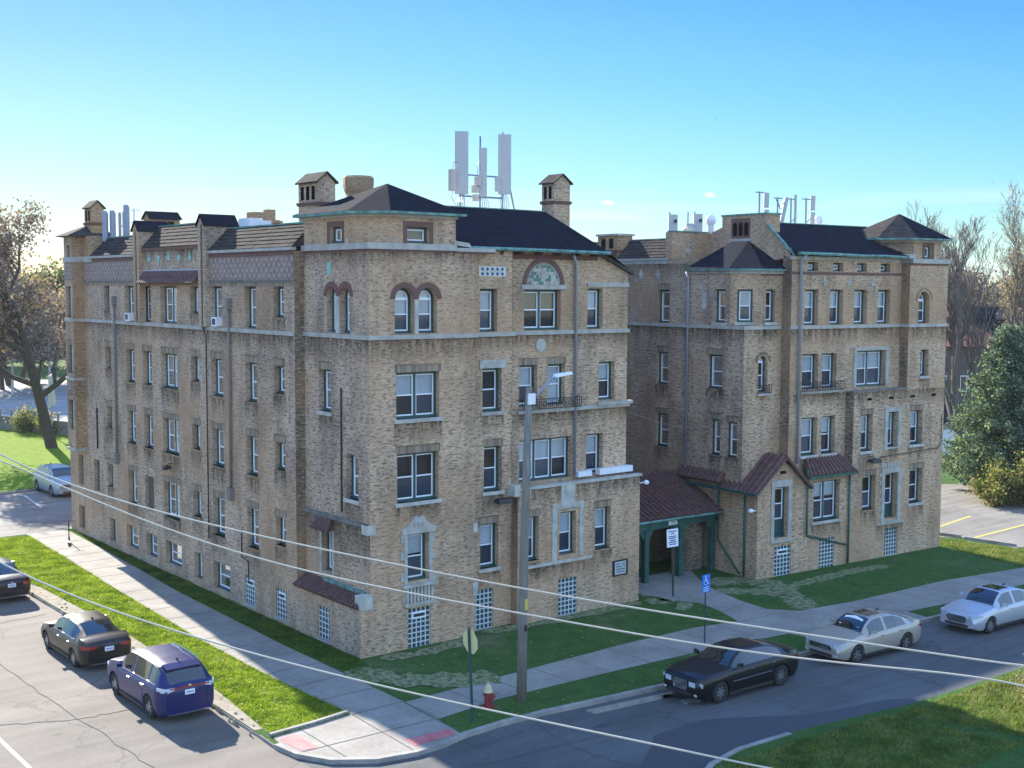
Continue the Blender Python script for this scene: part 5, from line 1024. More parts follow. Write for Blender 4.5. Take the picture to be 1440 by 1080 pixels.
# grass blades
def blades(name, polys, n, m, h=(.04, .11), seed=1):
    r_ = np.random.default_rng(seed); P = []
    for pg, cnt in polys:
        pg = np.array(pg); lo, hi = pg.min(0), pg.max(0); got = 0
        while got < cnt:
            q = r_.uniform(lo, hi, (cnt, 2)); ins = np.zeros(len(q), bool); j = len(pg) - 1
            for i in range(len(pg)):
                c = ((pg[i, 1] > q[:, 1]) != (pg[j, 1] > q[:, 1])) & (q[:, 0] < (pg[j, 0] - pg[i, 0]) * (q[:, 1] - pg[i, 1]) / (pg[j, 1] - pg[i, 1] + 1e-12) + pg[i, 0]); ins ^= c; j = i
            q = q[ins][:cnt - got]; P.append(q); got += len(q)
    P = np.concatenate(P); n = len(P); t = r_.uniform(0, 2 * np.pi, n); hh = r_.uniform(*h, n); w = r_.uniform(.010, .022, n)
    cl = np.sin(P[:, 0] * 2.3 + np.sin(P[:, 1] * 1.7) * 2) * np.sin(P[:, 1] * 2.9 + P[:, 0]); hh *= 1 + .35 * cl
    d = np.stack([np.cos(t), np.sin(t)], 1); lean = r_.normal(0, .05, (n, 2))
    v = np.zeros((n, 3, 3)); v[:, 0, :2] = P - d * w[:, None]; v[:, 1, :2] = P + d * w[:, None]; v[:, 2, :2] = P + lean; v[:, 2, 2] = hh
    me = bpy.data.meshes.new(name); me.vertices.add(3 * n); me.vertices.foreach_set('co', v.ravel()); me.loops.add(3 * n); me.loops.foreach_set('vertex_index', np.arange(3 * n)); me.polygons.add(n); me.polygons.foreach_set('loop_start', np.arange(n) * 3); me.polygons.foreach_set('loop_total', np.full(n, 3))
    for q in m: me.materials.append(q)
    me.polygons.foreach_set('material_index', r_.integers(0, len(m), n)); me.update(); o = bpy.data.objects.new(name, me); col.objects.link(o); kind(o, 'stuff')
M['bl1'] = bladem('grass_blade', ((.06, .11, .015), (.17, .26, .02), (.29, .38, .03), (.36, .38, .07))); M['bl2'] = bladem('pale_grass_blade', ((.13, .18, .02), (.27, .36, .03), (.38, .46, .05), (.42, .42, .13))); M['bl3'] = bladem('dark_grass_blade', ((.04, .08, .012), (.10, .17, .015), (.17, .24, .02), (.20, .24, .03)))
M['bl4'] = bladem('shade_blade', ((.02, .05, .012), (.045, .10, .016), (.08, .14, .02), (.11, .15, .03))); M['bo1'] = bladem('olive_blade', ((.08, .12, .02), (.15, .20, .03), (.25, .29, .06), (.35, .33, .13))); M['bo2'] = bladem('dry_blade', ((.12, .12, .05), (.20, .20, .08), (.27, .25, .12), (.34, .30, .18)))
blades('grass', [(verge, 90000)], 0, [M['bl1'], M['bl2'], M['bl3']], (.03, .09))
blades('grass', [([(-.2, 30), (0, 30), (0, -.1), (-1.1, -2.6), (-1.3, 3.2), (-1.1, 13.3), (-.7, 20)], 14000)], 0, [M['bl3'], M['bl4']], (.03, .08), 3)  # darker blades carry the shade along the wall in their colour
blades('grass', [([(34.3, -1.2), (35.2, .4), (36.2, -1.6), (36.6, -4.6), (45, -6.3), (33, -6.6)], 16000), ([(10.2, -15.2), (18, -15.3), (19, -19), (12, -20)], 22000), ([(2.5, -14.6), (10, -15), (11, -19), (3, -19)], 16000)], 0, [M['bo1'], M['bo2'], M['bl3']], (.03, .12), 2)

# ================================================================== CARS
M['tyre'] = mat('tyre_rubber', (.015, .015, .016), .85); M['chrome'] = mat('chrome', (.75, .77, .80), .12, 1.0); M['rim'] = mat('alloy_rim', (.50, .51, .53), .3, .9)
M['cglass'] = mat('car_glass', (.012, .016, .018), .04, spec=.9, **{'Coat Weight': .6}); M['tail'] = mat('tail_lamp_red', (.30, .015, .015), .15, spec=.8); M['lamp'] = mat('clear_lamp', (.50, .54, .58), .1, spec=.9); M['plastic'] = mat('black_trim', (.02, .02, .022), .5)
def paint(name, c, metal=.5): return mat(name, c, .34, metal, spec=.25, **{'Coat Weight': .4, 'Coat Roughness': .05})
def I(x, pts): return float(np.interp(x, [p[0] for p in pts], [p[1] for p in pts]))
def car(spec, pm, label, cat, loc, rz, group=None, plate=True, colour_low=None):
    root = thing('parked_car', label, cat, loc, rz, group); s = spec; L, W, H = s['L'], s['W'], s['H']; hl = L / 2; w = W / 2
    xs = sorted(set(np.round(np.concatenate([np.linspace(-hl, hl, 45), [s['xf'] + a for a in np.linspace(-.42, .42, 13)], [s['xr'] + a for a in np.linspace(-.42, .42, 13)], [hl - .03, hl - .09, -hl + .03, -hl + .09], [s['cowl'], s['rf'], s['rr'], s['bb']]]), 3)))
    R_ = s['R']; body = []; 
    def sec(x):
        e = min(hl - x, x + hl); q = min(1, max(0, e / .55)); fw = w * (1 - .20 * (1 - q) ** 2.2)            # plan taper at the ends
        zt = I(x, s['top']); zb_ = I(x, s['belt']); zs = .20 + .10 * (1 - min(1, e / .35)) 
        cab = s['bb'] < x < s['cowl']
        arch = 0
        for cx in (s['xf'], s['xr']):
            if abs(x - cx) < R_ + .05: arch = max(arch, R_ + math.sqrt(max(0, (R_ + .05) ** 2 - (x - cx) ** 2)))
        wr = I(x, s['rw']) * w
        belt = min(zb_, zt) if not cab else zb_
        p = [(0, zs - .02), (fw * .70, zs - .02), (fw * .90, max(zs, arch)), (fw * .965, max(zs + .10, arch)), (fw * 1.0, max(.50, arch + .005)), (fw * .995, max(belt - .16, arch + .05)), (fw * .95, belt - .02 if belt - .02 > arch + .05 else arch + .07)]
        if cab: p += [(fw * .905, belt + .015), (max(wr, .1) if zt > belt + .05 else fw * .86, max(zt - .055, belt + .02)), ((max(wr, .1) if zt > belt + .05 else fw * .86) * .86, max(zt - .012, belt + .03)), (wr * .45, zt + .012), (0, zt + .018)]
        else: p += [(fw * .90, zt - .008), (fw * .84, zt + .002), (fw * .70, zt + .012), (fw * .4, zt + .028), (0, zt + .034)]
        return p
    nk = 12; rings = [sec(x) for x in xs]; V = []; 
    for x, rg_ in zip(xs, rings): V += [(x, y, z) for y, z in rg_] + [(x, -y, z) for y, z in rg_]
    parts = {'body': MB(), 'windscreen': MB(), 'rear_window': MB(), 'side_window': MB(), 'under': MB(), 'side_window2': MB()}
    for i in range(len(xs) - 1):
        xm = (xs[i] + xs[i + 1]) / 2
        for sd in (0, 1):
            for kk in range(nk - 1):
                a, b = i * 24 + sd * 12 + kk, (i + 1) * 24 + sd * 12 + kk
                q = [V[a], V[b], V[b + 1], V[a + 1]]
                if sd: q = q[::-1]
                key = 'body'; cab = s['bb'] < xm < s['cowl']
                if kk in (0, 1): key = 'under'
                elif cab and kk == 7 and s['ga'] > xm > s['gc'] and not any(abs(xm - v) < .05 for v in s['pil']): key = 'side_window' if not sd else 'side_window2'
                elif cab and kk >= 8 and xm > s['rf']: key = 'windscreen' if kk > 8 else 'body'
                elif cab and kk >= 8 and xm < s['rr']: key = 'rear_window' if kk > 8 else 'body'
                parts[key].poly(q)
    for e, i in (('f', len(xs) - 1), ('r', 0)):
        a = i * 24
        for kk in range(1, nk - 1):
            q = [V[a + kk], V[a + kk + 1], V[a + 12 + kk + 1], V[a + 12 + kk]]; parts['body'].poly(q)
    def weld(o, sm=True, ang=38):
        import bmesh
        bm = bmesh.new(); bm.from_mesh(o.data); bmesh.ops.remove_doubles(bm, verts=bm.verts, dist=.0008); bmesh.ops.recalc_face_normals(bm, faces=bm.faces)
        for e_ in bm.edges:
            if len(e_.link_faces) == 2 and e_.calc_face_angle(0) > R(ang): e_.smooth = False
        for f_ in bm.faces: f_.smooth = sm
        bm.to_mesh(o.data); bm.free()
    body = parts['body'].build('body', pm, root, uv=False); weld(body)
    for nm, m_, nn_ in (('windscreen', 'cglass', 'windscreen'), ('rear_window', 'cglass', 'rear_window'), ('side_window', 'cglass', 'side_window'), ('side_window2', 'cglass', 'side_window'), ('under', 'plastic', 'underbody')):
        if parts[nm].v: o = parts[nm].build(nn_, M[m_], root, uv=False); weld(o)
    for x in (s['xf'], s['xr']):
        for sg in (1, -1):
            mb = MB(); y0, y1 = sg * (w - .22), sg * (w - .015); prof = [(.205, 0), (R_ - .05, 0), (R_ - .01, .03), (R_, .07), (R_, .14), (R_ - .01, .18), (R_ - .06, .205), (.205, .195)]; n = 22; b_ = 0
            for r, t in prof:
                for k_ in range(n): an = 2 * math.pi * k_ / n; mb.v.append((x + r * math.cos(an), y0 + (y1 - y0) * t / .205, R_ + r * math.sin(an)))
            for i in range(len(prof) - 1):
                for k_ in range(n): k2 = (k_ + 1) % n; mb.f.append((i * n + k_, i * n + k2, (i + 1) * n + k2, (i + 1) * n + k_)); mb.m.append(0)
            wh = mb.build('wheel', M['tyre'], root, uv=False)
            mb = MB(); yo = sg * (w - .045); yi = sg * (w - .12); ro = R_ - .085
            for k_ in range(n):
                a0, a1 = 2 * math.pi * k_ / n, 2 * math.pi * (k_ + 1) / n
                for (ra, ya), (rb, yb) in (((ro, yo), (ro - .03, yo)), ((ro - .03, yo), (ro - .045, yi))): mb.poly([(x + ra * math.cos(a0), ya, R_ + ra * math.sin(a0)), (x + ra * math.cos(a1), ya, R_ + ra * math.sin(a1)), (x + rb * math.cos(a1), yb, R_ + rb * math.sin(a1)), (x + rb * math.cos(a0), yb, R_ + rb * math.sin(a0))])
            ns = s.get('spokes', 5)
            for k_ in range(ns):
                a = 2 * math.pi * k_ / ns + .3; da = .17; 
                pr = lambda r, t: (x + r * math.cos(a + t), R_ + r * math.sin(a + t))
                q = [pr(.05, -.5), pr(ro - .02, -da), pr(ro - .02, da), pr(.05, .5)]; mb.hexa([(u, yo - sg * .03, v) for u, v in q] + [(u, yo - sg * .005, v) for u, v in q])
            q = [(x + .06 * math.cos(t), R_ + .06 * math.sin(t)) for t in np.linspace(0, 2 * math.pi, 9)[:-1]]; mb.poly([(u, yo, v) for u, v in q]); mb.build('rim', M['rim'], wh, uv=False)
            mb = MB(); mb.poly([(x + ro * math.cos(2 * math.pi * k_ / n), yi, R_ + ro * math.sin(2 * math.pi * k_ / n)) for k_ in range(n)]); mb.build('brake_disc', M['plastic'], wh, uv=False)
    # mirrors, handles, pillars
    for sg in (1, -1):
        mb = MB(); xm = s['ga'] - .12; zm = I(xm, s['belt']) + .05; y0 = sg * w * .93
        mb.hexa([(xm - .05, y0, zm), (xm + .07, y0, zm), (xm + .06, y0 + sg * .2, zm + .02), (xm - .06, y0 + sg * .2, zm + .02), (xm - .05, y0 + sg * .05, zm + .12), (xm + .05, y0 + sg * .05, zm + .12), (xm + .03, y0 + sg * .2, zm + .15), (xm - .06, y0 + sg * .2, zm + .15)]); mb.build('wing_mirror', pm if not s.get('blackmirror') else M['plastic'], root, uv=False)
        for xh in s['hand']:
            mb = MB(); zh = I(xh, s['belt']) - .13; mb.box(xh - .09, xh + .09, min(sg * w * .985, sg * (w * .995 + .03)), max(sg * w * .985, sg * (w * .995 + .03)), zh - .015, zh + .02); mb.build('door_handle', M['chrome'] if s.get('chromeh', 1) else pm, root, uv=False)
        mb = MB()
        for a, b in s['seams']: mb.hexa([(a - .006, sg * w * .94, .28), (a + .006, sg * w * .94, .28), (a + .006, sg * (w + .002), .5), (a - .006, sg * (w + .002), .5), (b - .006, sg * w * .9, I(b, s['belt'])), (b + .006, sg * w * .9, I(b, s['belt'])), (b + .006, sg * (w * .956), I(b, s['belt']) - .02), (b - .006, sg * (w * .956), I(b, s['belt']) - .02)])
        mb.build('door_seam', M['plastic'], root, uv=False)
        if s.get('chromeline'):
            mb = MB(); a, b = s['gc'] + .05, s['ga'] - .05; ya, yb = sg * w * .90, sg * (w * .915)
            mb.hexa([(a, ya, I(a, s['belt']) + .0), (b, ya, I(b, s['belt']) + .0), (b, yb, I(b, s['belt']) + .0), (a, yb, I(a, s['belt']) + .0), (a, ya, I(a, s['belt']) + .03), (b, ya, I(b, s['belt']) + .03), (b, yb, I(b, s['belt']) + .03), (a, yb, I(a, s['belt']) + .03)]); mb.build('chrome_strip', M['chrome'], root, uv=False)
        if s.get('sidestrip'):
            mb = MB(); mb.box(s['xr'] + .5, s['xf'] - .55, min(sg * w, sg * (w + .012)), max(sg * w, sg * (w + .012)), .62, .65); mb.build('chrome_strip', M['chrome'], root, uv=False)
    def slab(nm, m_, x0, x1, y0, y1, z0, z1, par=None): mb = MB(); mb.box(min(x0, x1), max(x0, x1), min(y0, y1), max(y0, y1), z0, z1); return mb.build(nm, m_, par or root, uv=False)
    def nose(y): q = 1 - .0; return hl
    # front: grille, headlamps, lower intake, plate
    g = s['grille']; mb = MB(); y = g[0]; 
    sh = g[3]
    out = {'u': [(-.86, 0), (.86, 0), (1, .45), (1, 1), (-1, 1), (-1, .45)], 'hex': [(-.75, 0), (.75, 0), (1, .55), (.85, 1), (-.85, 1), (-1, .55)], 'flat': [(-1, .1), (1, .1), (1.05, .6), (.95, 1), (-.95, 1), (-1.05, .6)]}[sh]
    P_ = [(a * y, g[1] + b * (g[2] - g[1])) for a, b in out]
    mb.poly([(hl + .012, a, b) for a, b in P_]); gr = mb.build('grille', M['plastic'], root, uv=False)
    mb = MB(); n = len(P_)
    cy = sum(a for a, b in P_) / n; cz = sum(b for a, b in P_) / n
    for i in range(n):
        a, b = P_[i], P_[(i + 1) % n]; sc = lambda q: (cy + (q[0] - cy) * 1.06, cz + (q[1] - cz) * 1.14)
        a2, b2_ = sc(a), sc(b); mb.hexa([(hl - .02, *a), (hl - .02, *b), (hl - .02, *b2_), (hl - .02, *a2), (hl + .025, *a), (hl + .025, *b), (hl + .025, *b2_), (hl + .025, *a2)])
    bars = s.get('bars', 3)
    for i in range(bars): z = g[1] + (g[2] - g[1]) * (i + 1) / (bars + 1); mb.box(hl, hl + .018, -y * .9, y * .9, z - .008, z + .008)
    if s.get('mesh'):
        for i in range(8): yy = -y * .86 + i * y * 1.72 / 7; mb.box(hl, hl + .018, yy - .008, yy + .008, g[1], g[2])
    mb.build('grille_frame', M['chrome'], gr, uv=False)
    hz0, hz1, hy = s['hlamp']
    for sg in (1, -1):
        # wrap-round lamp: front face and side face
        mb = MB(); yo = w * .90; xo = hl - s.get('hback', .42); ycor = w * .86
        q = [(hl + .014, sg * hy), (hl + .008, sg * w * .70), (hl - .12, sg * w * .885), (xo, sg * w * .965)]
        for (a, b), (c, d) in zip(q, q[1:]): mb.poly([(a, b, hz0 + .01 * 0), (c, d, hz0 + (.03 if c == xo else 0)), (c, d, hz1), (a, b, hz1 - .01)])
        mb.poly([(a, b, hz1) for a, b in q] + [(xo, sg * w * .85, hz1), (hl - .2, sg * hy, hz1 + .005)])
        mb.build('headlight', M['lamp'], root, uv=False)
    slab('lower_intake', M['plastic'], hl - .03, hl + .012, -w * .55, w * .55, .30, .40)
    for sg in (1, -1): slab('fog_lamp', M['lamp'], hl - .09, hl + .002, sg * w * .66, sg * w * .78, .34, .41)
    # rear
    tz0, tz1, ty = s['tlamp']
    for sg in (1, -1):
        mb = MB(); q = [(-hl - .014, sg * ty), (-hl - .008, sg * w * .74), (-hl + .12, sg * w * .885), (-hl + .34, sg * w * .965)]
        for (a, b), (c, d) in zip(q, q[1:]): mb.poly([(a, b, tz0 + (.05 if a < -hl and abs(b) == ty else 0)), (c, d, tz0), (c, d, tz1), (a, b, tz1)])
        mb.poly([(a, b, tz1) for a, b in q] + [(-hl + .34, sg * w * .85, tz1)])
        mb.build('taillight', M[s.get('tailm', 'tail')], root, uv=False)
    pz = s['plate']; pl = slab('number_plate', M['sign_white'], -hl - .025, -hl + .02, -.155, .155, pz, pz + .15)
    mb = MB()
    for i in range(6): mb.box(-hl - .030, -hl - .026, -.115 + i * .04, -.09 + i * .04, pz + .045, pz + .1)
    mb.build('plate_characters', M['ink'], pl, uv=False)
    slab('rear_bumper_trim', M['chrome'] if s.get('rchrome') else M['plastic'], -hl - .012, -hl + .05, -w * .72, w * .72, .27, .30 if s.get('rchrome') else .36)
    if s.get('rbar'): slab('rear_garnish', M[s['rbar']], -hl - .016, -hl + .02, -w * .66, w * .66, tz1 - .05, tz1 - .01)
    if s.get('sunroof'): a, b = s['sunroof']; slab('sunroof', M['cglass'], a, b, -w * .40, w * .40, H + .0, H + .024)
    if s.get('rails'):
        for sg in (1, -1): mb = MB(); mb.tube([(s['rf'] - .1, sg * w * .66, H - .02), ((s['rf'] + s['rr']) / 2, sg * w * .66, H + .03), (s['rr'] + .05, sg * w * .66, H - .03)], .018, 6); mb.build('roof_rail', M['chrome'], root, uv=False)
    # seams, plinth trim and tail details
    for sg in (1, -1): slab('sill_trim', M['plastic'], s['xr'] + R_ + .06, s['xf'] - R_ - .06, sg * w * .93, sg * (w * .985), .20, .29)
    mb = MB(); zt_ = I(-hl, s['top'])
    for sg in (1, -1): mb.box(-hl - .010, -hl + .02, sg * w * .60 - .006, sg * w * .60 + .006, .50, zt_)
    mb.box(-hl - .010, -hl + .02, -w * .60, w * .60, .495, .51); mb.build('boot_seam', M['plastic'], root, uv=False)
    slab('badge', M['chrome'], -hl - .022, -hl, -.05, .05, tz1 - .01, tz1 + .04)
    mb = MB(); zc_ = I(s['cowl'], s['top'])
    for sg in (1, -1): a_, b_ = hl - .3, s['cowl'] + .06; mb.hexa([(b_, sg * w * .80, I(b_, s['top']) + .0), (a_, sg * w * .70, I(a_, s['top']) - .01), (a_, sg * w * .712, I(a_, s['top']) - .01), (b_, sg * w * .812, I(b_, s['top']) + .0), (b_, sg * w * .80, I(b_, s['top']) + .012), (a_, sg * w * .70, I(a_, s['top']) + .016), (a_, sg * w * .712, I(a_, s['top']) + .016), (b_, sg * w * .812, I(b_, s['top']) + .012)])
    mb.build('bonnet_seam', M['plastic'], root, uv=False)
    if s.get('rails'): mb = MB(); mb.hexa([(s['rr'] - .02, -w * .6, H - .10), (s['rr'] - .02, w * .6, H - .10), (s['rr'] - .34, w * .58, H - .16), (s['rr'] - .34, -w * .58, H - .16), (s['rr'] - .02, -w * .6, H - .03), (s['rr'] - .02, w * .6, H - .03), (s['rr'] - .34, w * .58, H - .12), (s['rr'] - .34, -w * .58, H - .12)]); mb.build('spoiler', pm, root, uv=False)
    mb = MB(); mb.hexa([(s['rr'] + .1, -.03, H), (s['rr'] + .28, -.02, H), (s['rr'] + .28, .02, H), (s['rr'] + .1, .03, H), (s['rr'] + .08, -.01, H + .08), (s['rr'] + .16, -.01, H + .07), (s['rr'] + .16, .01, H + .07), (s['rr'] + .08, .01, H + .08)]); mb.build('aerial_fin', M['plastic'], root, uv=False)
    # dashboard and shelf seen through nothing: wipers on the cowl
    mb = MB(); mb.tube([(s['cowl'] + .02, -.5, I(s['cowl'], s['top']) + .05), (s['cowl'] - .12, .05, I(s['cowl'] - .12, s['top']) + .035)], .008, 4); mb.tube([(s['cowl'] + .02, .05, I(s['cowl'], s['top']) + .055), (s['cowl'] - .12, .55, I(s['cowl'] - .12, s['top']) + .03)], .008, 4); mb.build('wiper', M['plastic'], root, uv=False)
    return root
def sedan(L=4.87, W=1.85, H=1.47, **k):
    hl = L / 2
    s = dict(L=L, W=W, H=H, R=.335, xf=hl - .95, xr=-hl + 1.08, cowl=hl - 1.42, rf=.42, rr=-.85, bb=-hl + .62,
             top=[(-hl, .86), (-hl + .06, .98), (-hl + .3, 1.06), (-hl + .62, 1.09), (-1.25, H - .17), (-.85, H - .05), (-.3, H - .0), (.1, H), (.42, H - .04), (.75, H - .19), (hl - 1.42, 1.0), (hl - 1.0, .95), (hl - .4, .85), (hl - .1, .76), (hl, .66)],
             belt=[(-hl, .86), (-hl + .1, .93), (-hl + .62, 1.0), (-.5, .965), (hl - 1.42, .93), (hl - .4, .80), (hl, .66)],
             rw=[(-hl + .6, .70), (-1.2, .64), (-.6, .645), (.42, .66), (hl - 1.42, .80)], ga=hl - 1.62, gc=-hl + 1.05, pil=[-.12], hand=[.1, -.98], seams=[(hl - 1.5, hl - 1.5), (-.13, -.13), (-hl + 1.45, -hl + 1.25)],
             grille=(.42, .52, .66, 'hex'), hlamp=(.60, .73, .56), tlamp=(.74, .90, .42), plate=.70)
    s.update(k); return s
P1 = paint('dark_maroon_paint', (.020, .010, .014), .2); P2 = paint('charcoal_paint', (.013, .013, .012), .2); P3 = paint('deep_blue_paint', (.006, .012, .085), .0); P4 = paint('black_paint', (.003, .004, .006), .1); P5 = paint('champagne_paint', (.40, .355, .30), .35); P6 = paint('silver_paint', (.46, .47, .50), .35); P7 = paint('silver_blue_paint', (.32, .38, .44), .4)
ZS = -.12
car(sedan(4.87, 1.79, 1.45, rchrome=1, tlamp=(.72, .88, .45)), P1, 'dark maroon sedan cut off by the left edge of the photo', 'car', (-7.3, 18.5, ZS), R(90), 'cars parked along the left kerb')
car(sedan(4.88, 1.87, 1.49, chromeline=1, rchrome=1, tlamp=(.80, .93, .40), spokes=6, rr=-.95, top=[(-2.44, .90), (-2.38, 1.02), (-2.15, 1.10), (-1.9, 1.13), (-1.3, 1.33), (-.85, 1.455), (-.3, 1.49), (.1, 1.49), (.42, 1.45), (.75, 1.31), (1.02, 1.02), (1.5, .95), (2.1, .84), (2.34, .76), (2.44, .66)]), P2, 'charcoal grey sedan with chrome window line parked directly ahead of the dark blue SUV', 'car', (-7.4, 7.05, ZS), R(90), 'cars parked along the left kerb')
suv = dict(L=4.78, W=1.93, H=1.72, R=.375, xf=1.42, xr=-1.43, cowl=1.12, rf=.52, rr=-1.62, bb=-2.28,
    top=[(-2.39, 1.06), (-2.33, 1.16), (-2.28, 1.20), (-1.95, 1.52), (-1.62, 1.66), (-1.0, 1.71), (-.2, 1.72), (.3, 1.70), (.52, 1.66), (.8, 1.50), (1.12, 1.20), (1.5, 1.14), (2.0, 1.04), (2.25, .95), (2.39, .80)],
    belt=[(-2.39, 1.06), (-2.2, 1.17), (-1.5, 1.13), (0, 1.07), (1.12, 1.04), (2.0, .95), (2.39, .80)], rw=[(-2.3, .74), (-1.6, .70), (-.5, .71), (.5, .72), (1.1, .82)], ga=.92, gc=-1.9, pil=[-.02, -1.22], hand=[.15, -.98], seams=[(1.02, 1.02), (-.03, -.03), (-1.15, -1.3)],
    grille=(.5, .62, .82, 'hex'), hlamp=(.74, .90, .60), tlamp=(1.0, 1.13, .50), plate=.86, rails=1, chromeline=1, tailm='lamp', rbar='tail', rchrome=1, spokes=5)
car(suv, P3, 'dark blue SUV parked nearest the corner, its tail towards the viewer', 'car', (-7.3, .5, ZS), R(90), 'cars parked along the left kerb')
car(sedan(5.0, 1.88, 1.48, R=.36, grille=(.30, .48, .76, 'u'), bars=5, mesh=1, hlamp=(.62, .78, .40), hback=.12, sidestrip=1, chromeline=1, blackmirror=0, spokes=7, top=[(-2.5, .92), (-2.44, 1.04), (-2.2, 1.11), (-1.88, 1.13), (-1.3, 1.35), (-.9, 1.45), (-.3, 1.48), (.1, 1.48), (.4, 1.44), (.68, 1.31), (1.0, 1.05), (1.5, 1.01), (2.1, .96), (2.42, .90), (2.5, .78)], belt=[(-2.5, .92), (-2.4, 1.0), (-1.9, 1.05), (0, 1.04), (1.0, 1.0), (2.1, .93), (2.5, .78)], cowl=1.0, rf=.4, ga=.86), P4, 'black sedan with a chrome mesh grille and chrome side strips on the side street', 'car', (8.5, -10.0, ZS), R(180 - 1), 'cars parked on the side street')
car(sedan(4.83, 1.83, 1.45, grille=(.46, .52, .70, 'flat'), bars=2, hlamp=(.58, .74, .58), sunroof=(-.35, .25), spokes=6, chromeh=0), P5, 'champagne sedan with a white sunshade, between the black and silver side-street cars', 'car', (15.55, -10.2, ZS), R(180 - 3), 'cars parked on the side street')
c6 = car(sedan(4.87, 1.85, 1.47, grille=(.44, .46, .70, 'hex'), bars=5, hlamp=(.70, .79, .52), sunroof=(-.35, .25), spokes=10, chromeh=0), P6, 'bright silver sedan with a dark hexagonal grille, furthest right on the side street', 'car', (22.95, -11.05, ZS), R(180 - 3), 'cars parked on the side street')
s7 = dict(suv); s7.update(rails=0, grille=(.6, .66, .84, 'flat'), tailm='tail'); car(s7, P7, 'silver-blue crossover in the far car park, half hidden by the corner block', 'car', (3.45, 42.5, 0.0), R(-90))
mb = MB(); s_ = [( -.45, 0), (.0, .05), (.45, 0), (.40, .34), (.0, .42), (-.40, .34)]
mb.poly([(.90 - b * .95, a, 1.095 + b * .74) for a, b in s_]); sh_ = mb.build('sunshade', M['sign_white'], uv=False); sh_.location = (15.55, -10.2, ZS + .02); sh_.rotation_euler = (0, 0, R(177)); tag(sh_, 'crumpled white sunshade spread against the champagne sedan windscreen', 'sunshade')

# ================================================================== STREET FURNITURE
pl = thing('utility_pole', 'weathered wooden pole with a bracket street lamp standing in the kerb grass', 'utility pole', (1.8, -6.95, 0))
mb = MB(); mb.tube([(0, 0, -.1), (.03, 0, 3), (.12, .0, 6.5), (.24, 0, 10.15)], [.17, .155, .135, .11], 12); mb.build('pole', M['wood_pole'], pl, smooth=True)
mb = MB(); mb.tube([(.24, -.12, 9.72), (.6, -.12, 10.0), (1.0, -.12, 10.33), (1.3, -.12, 10.45)], .04, 8); mb.build('lamp_arm', M['galv'], pl, smooth=True)
mb = MB(); mb.hexa([(1.2, -.22, 10.42), (1.95, -.18, 10.5), (1.95, -.06, 10.5), (1.2, -.02, 10.42), (1.25, -.2, 10.54), (1.9, -.16, 10.58), (1.9, -.08, 10.58), (1.25, -.04, 10.54)]); mb.build('lamp_head', M['white_metal'], pl)
mb = MB(); mb.box(.1, .38, -.16, -.1, 9.6, 9.95); mb.build('bracket', M['white_metal'], pl)
mb = MB(); mb.box(-.03, .09, -.2, -.16, 3.0, 3.35); mb.build('pole_tag', mat('yellow_tag', (.55, .45, .1), .6), pl); mb = MB(); mb.box(-.02, .06, -.19, -.15, 2.3, 2.5); mb.build('pole_plate', M['black'], pl)
st = thing('stop_sign', 'yellowed back of an octagonal stop sign on a dark leaning post', 'road sign', (-.62, -7.55, 0)); st.rotation_euler = (0, R(-3.0), 0)
mb = MB(); mb.box(-.03, .03, -.035, .035, -.1, 2.95); mb.build('post', M['green'], st)
mb = MB(); pts = [(.40 * math.cos(R(22.5 + 45 * i)), 2.52 + .40 * math.sin(R(22.5 + 45 * i))) for i in range(8)]
mb.v = [(.035, y, z) for y, z in pts] + [(.04, y, z) for y, z in pts]; mb.f = [tuple(range(8)), tuple(range(15, 7, -1))] + [(i, (i + 1) % 8, 8 + (i + 1) % 8, 8 + i) for i in range(8)]; mb.m = [0, 1] + [0] * 8
mb.build('sign_plate', [mat('faded_yellow_back', (.55, .52, .26), .6), mat('stop_red', (.5, .02, .02), .5)], st)
hy = thing('fire_hydrant', 'red fire hydrant with a cream bonnet beside the wooden pole', 'fire hydrant', (.52, -6.85, 0))
mb = MB(); mb.lathe([(.2, 0), (.2, .05), (.13, .06), (.125, .45), (.15, .46), (.15, .5)], 14); mb.tube([(0, -.2, .36), (0, .2, .36)], .055, 8); mb.tube([(.1, 0, .34), (.24, 0, .34)], .075, 10); mb.tube([(0, -.23, .36), (0, -.19, .36)], .075, 8); mb.build('body', mat('hydrant_red', (.20, .02, .025), .5), hy, smooth=False)
mb = MB(); mb.lathe([(.15, .5), (.15, .53), (.12, .58), (.10, .68), (.05, .75), (.03, .76), (.03, .82), (0, .82)], 14); mb.build('bonnet', mat('hydrant_cream', (.55, .45, .25), .5), hy)
hc = thing('parking_sign', 'blue disabled-parking sign on a thin post behind the black sedan', 'road sign', (11.3, -6.15, 0))
mb = MB(); mb.box(-.02, .02, -.02, .02, -.1, 2.6); mb.build('post', M['green'], hc)
M['signblue'] = mat('sign_blue', (.01, .17, .62), .4)
mb = MB(); mb.box(-.21, .21, -.035, -.022, 1.95, 2.62); sp = mb.build('sign_plate', M['signblue'], hc)
mb = MB(); Y = -.038
def seg(pts, w, mb=mb):
    for a, b in zip(pts, pts[1:]):
        a, b = Vector(a), Vector(b); d = (b - a).normalized() * w / 2; n = Vector((-d.y, d.x)); mb.poly([(*(a - d + n), ), (*(b + d + n), ), (*(b + d - n), ), (*(a - d - n), )][:0] or [(p.x, Y, p.y) for p in (a - d + n, b + d + n, b + d - n, a - d - n)])
mb.poly([(-.03 + .032 * math.cos(t), Y, 2.55 + .032 * math.sin(t)) for t in np.linspace(0, 2 * math.pi, 11)[:-1]])
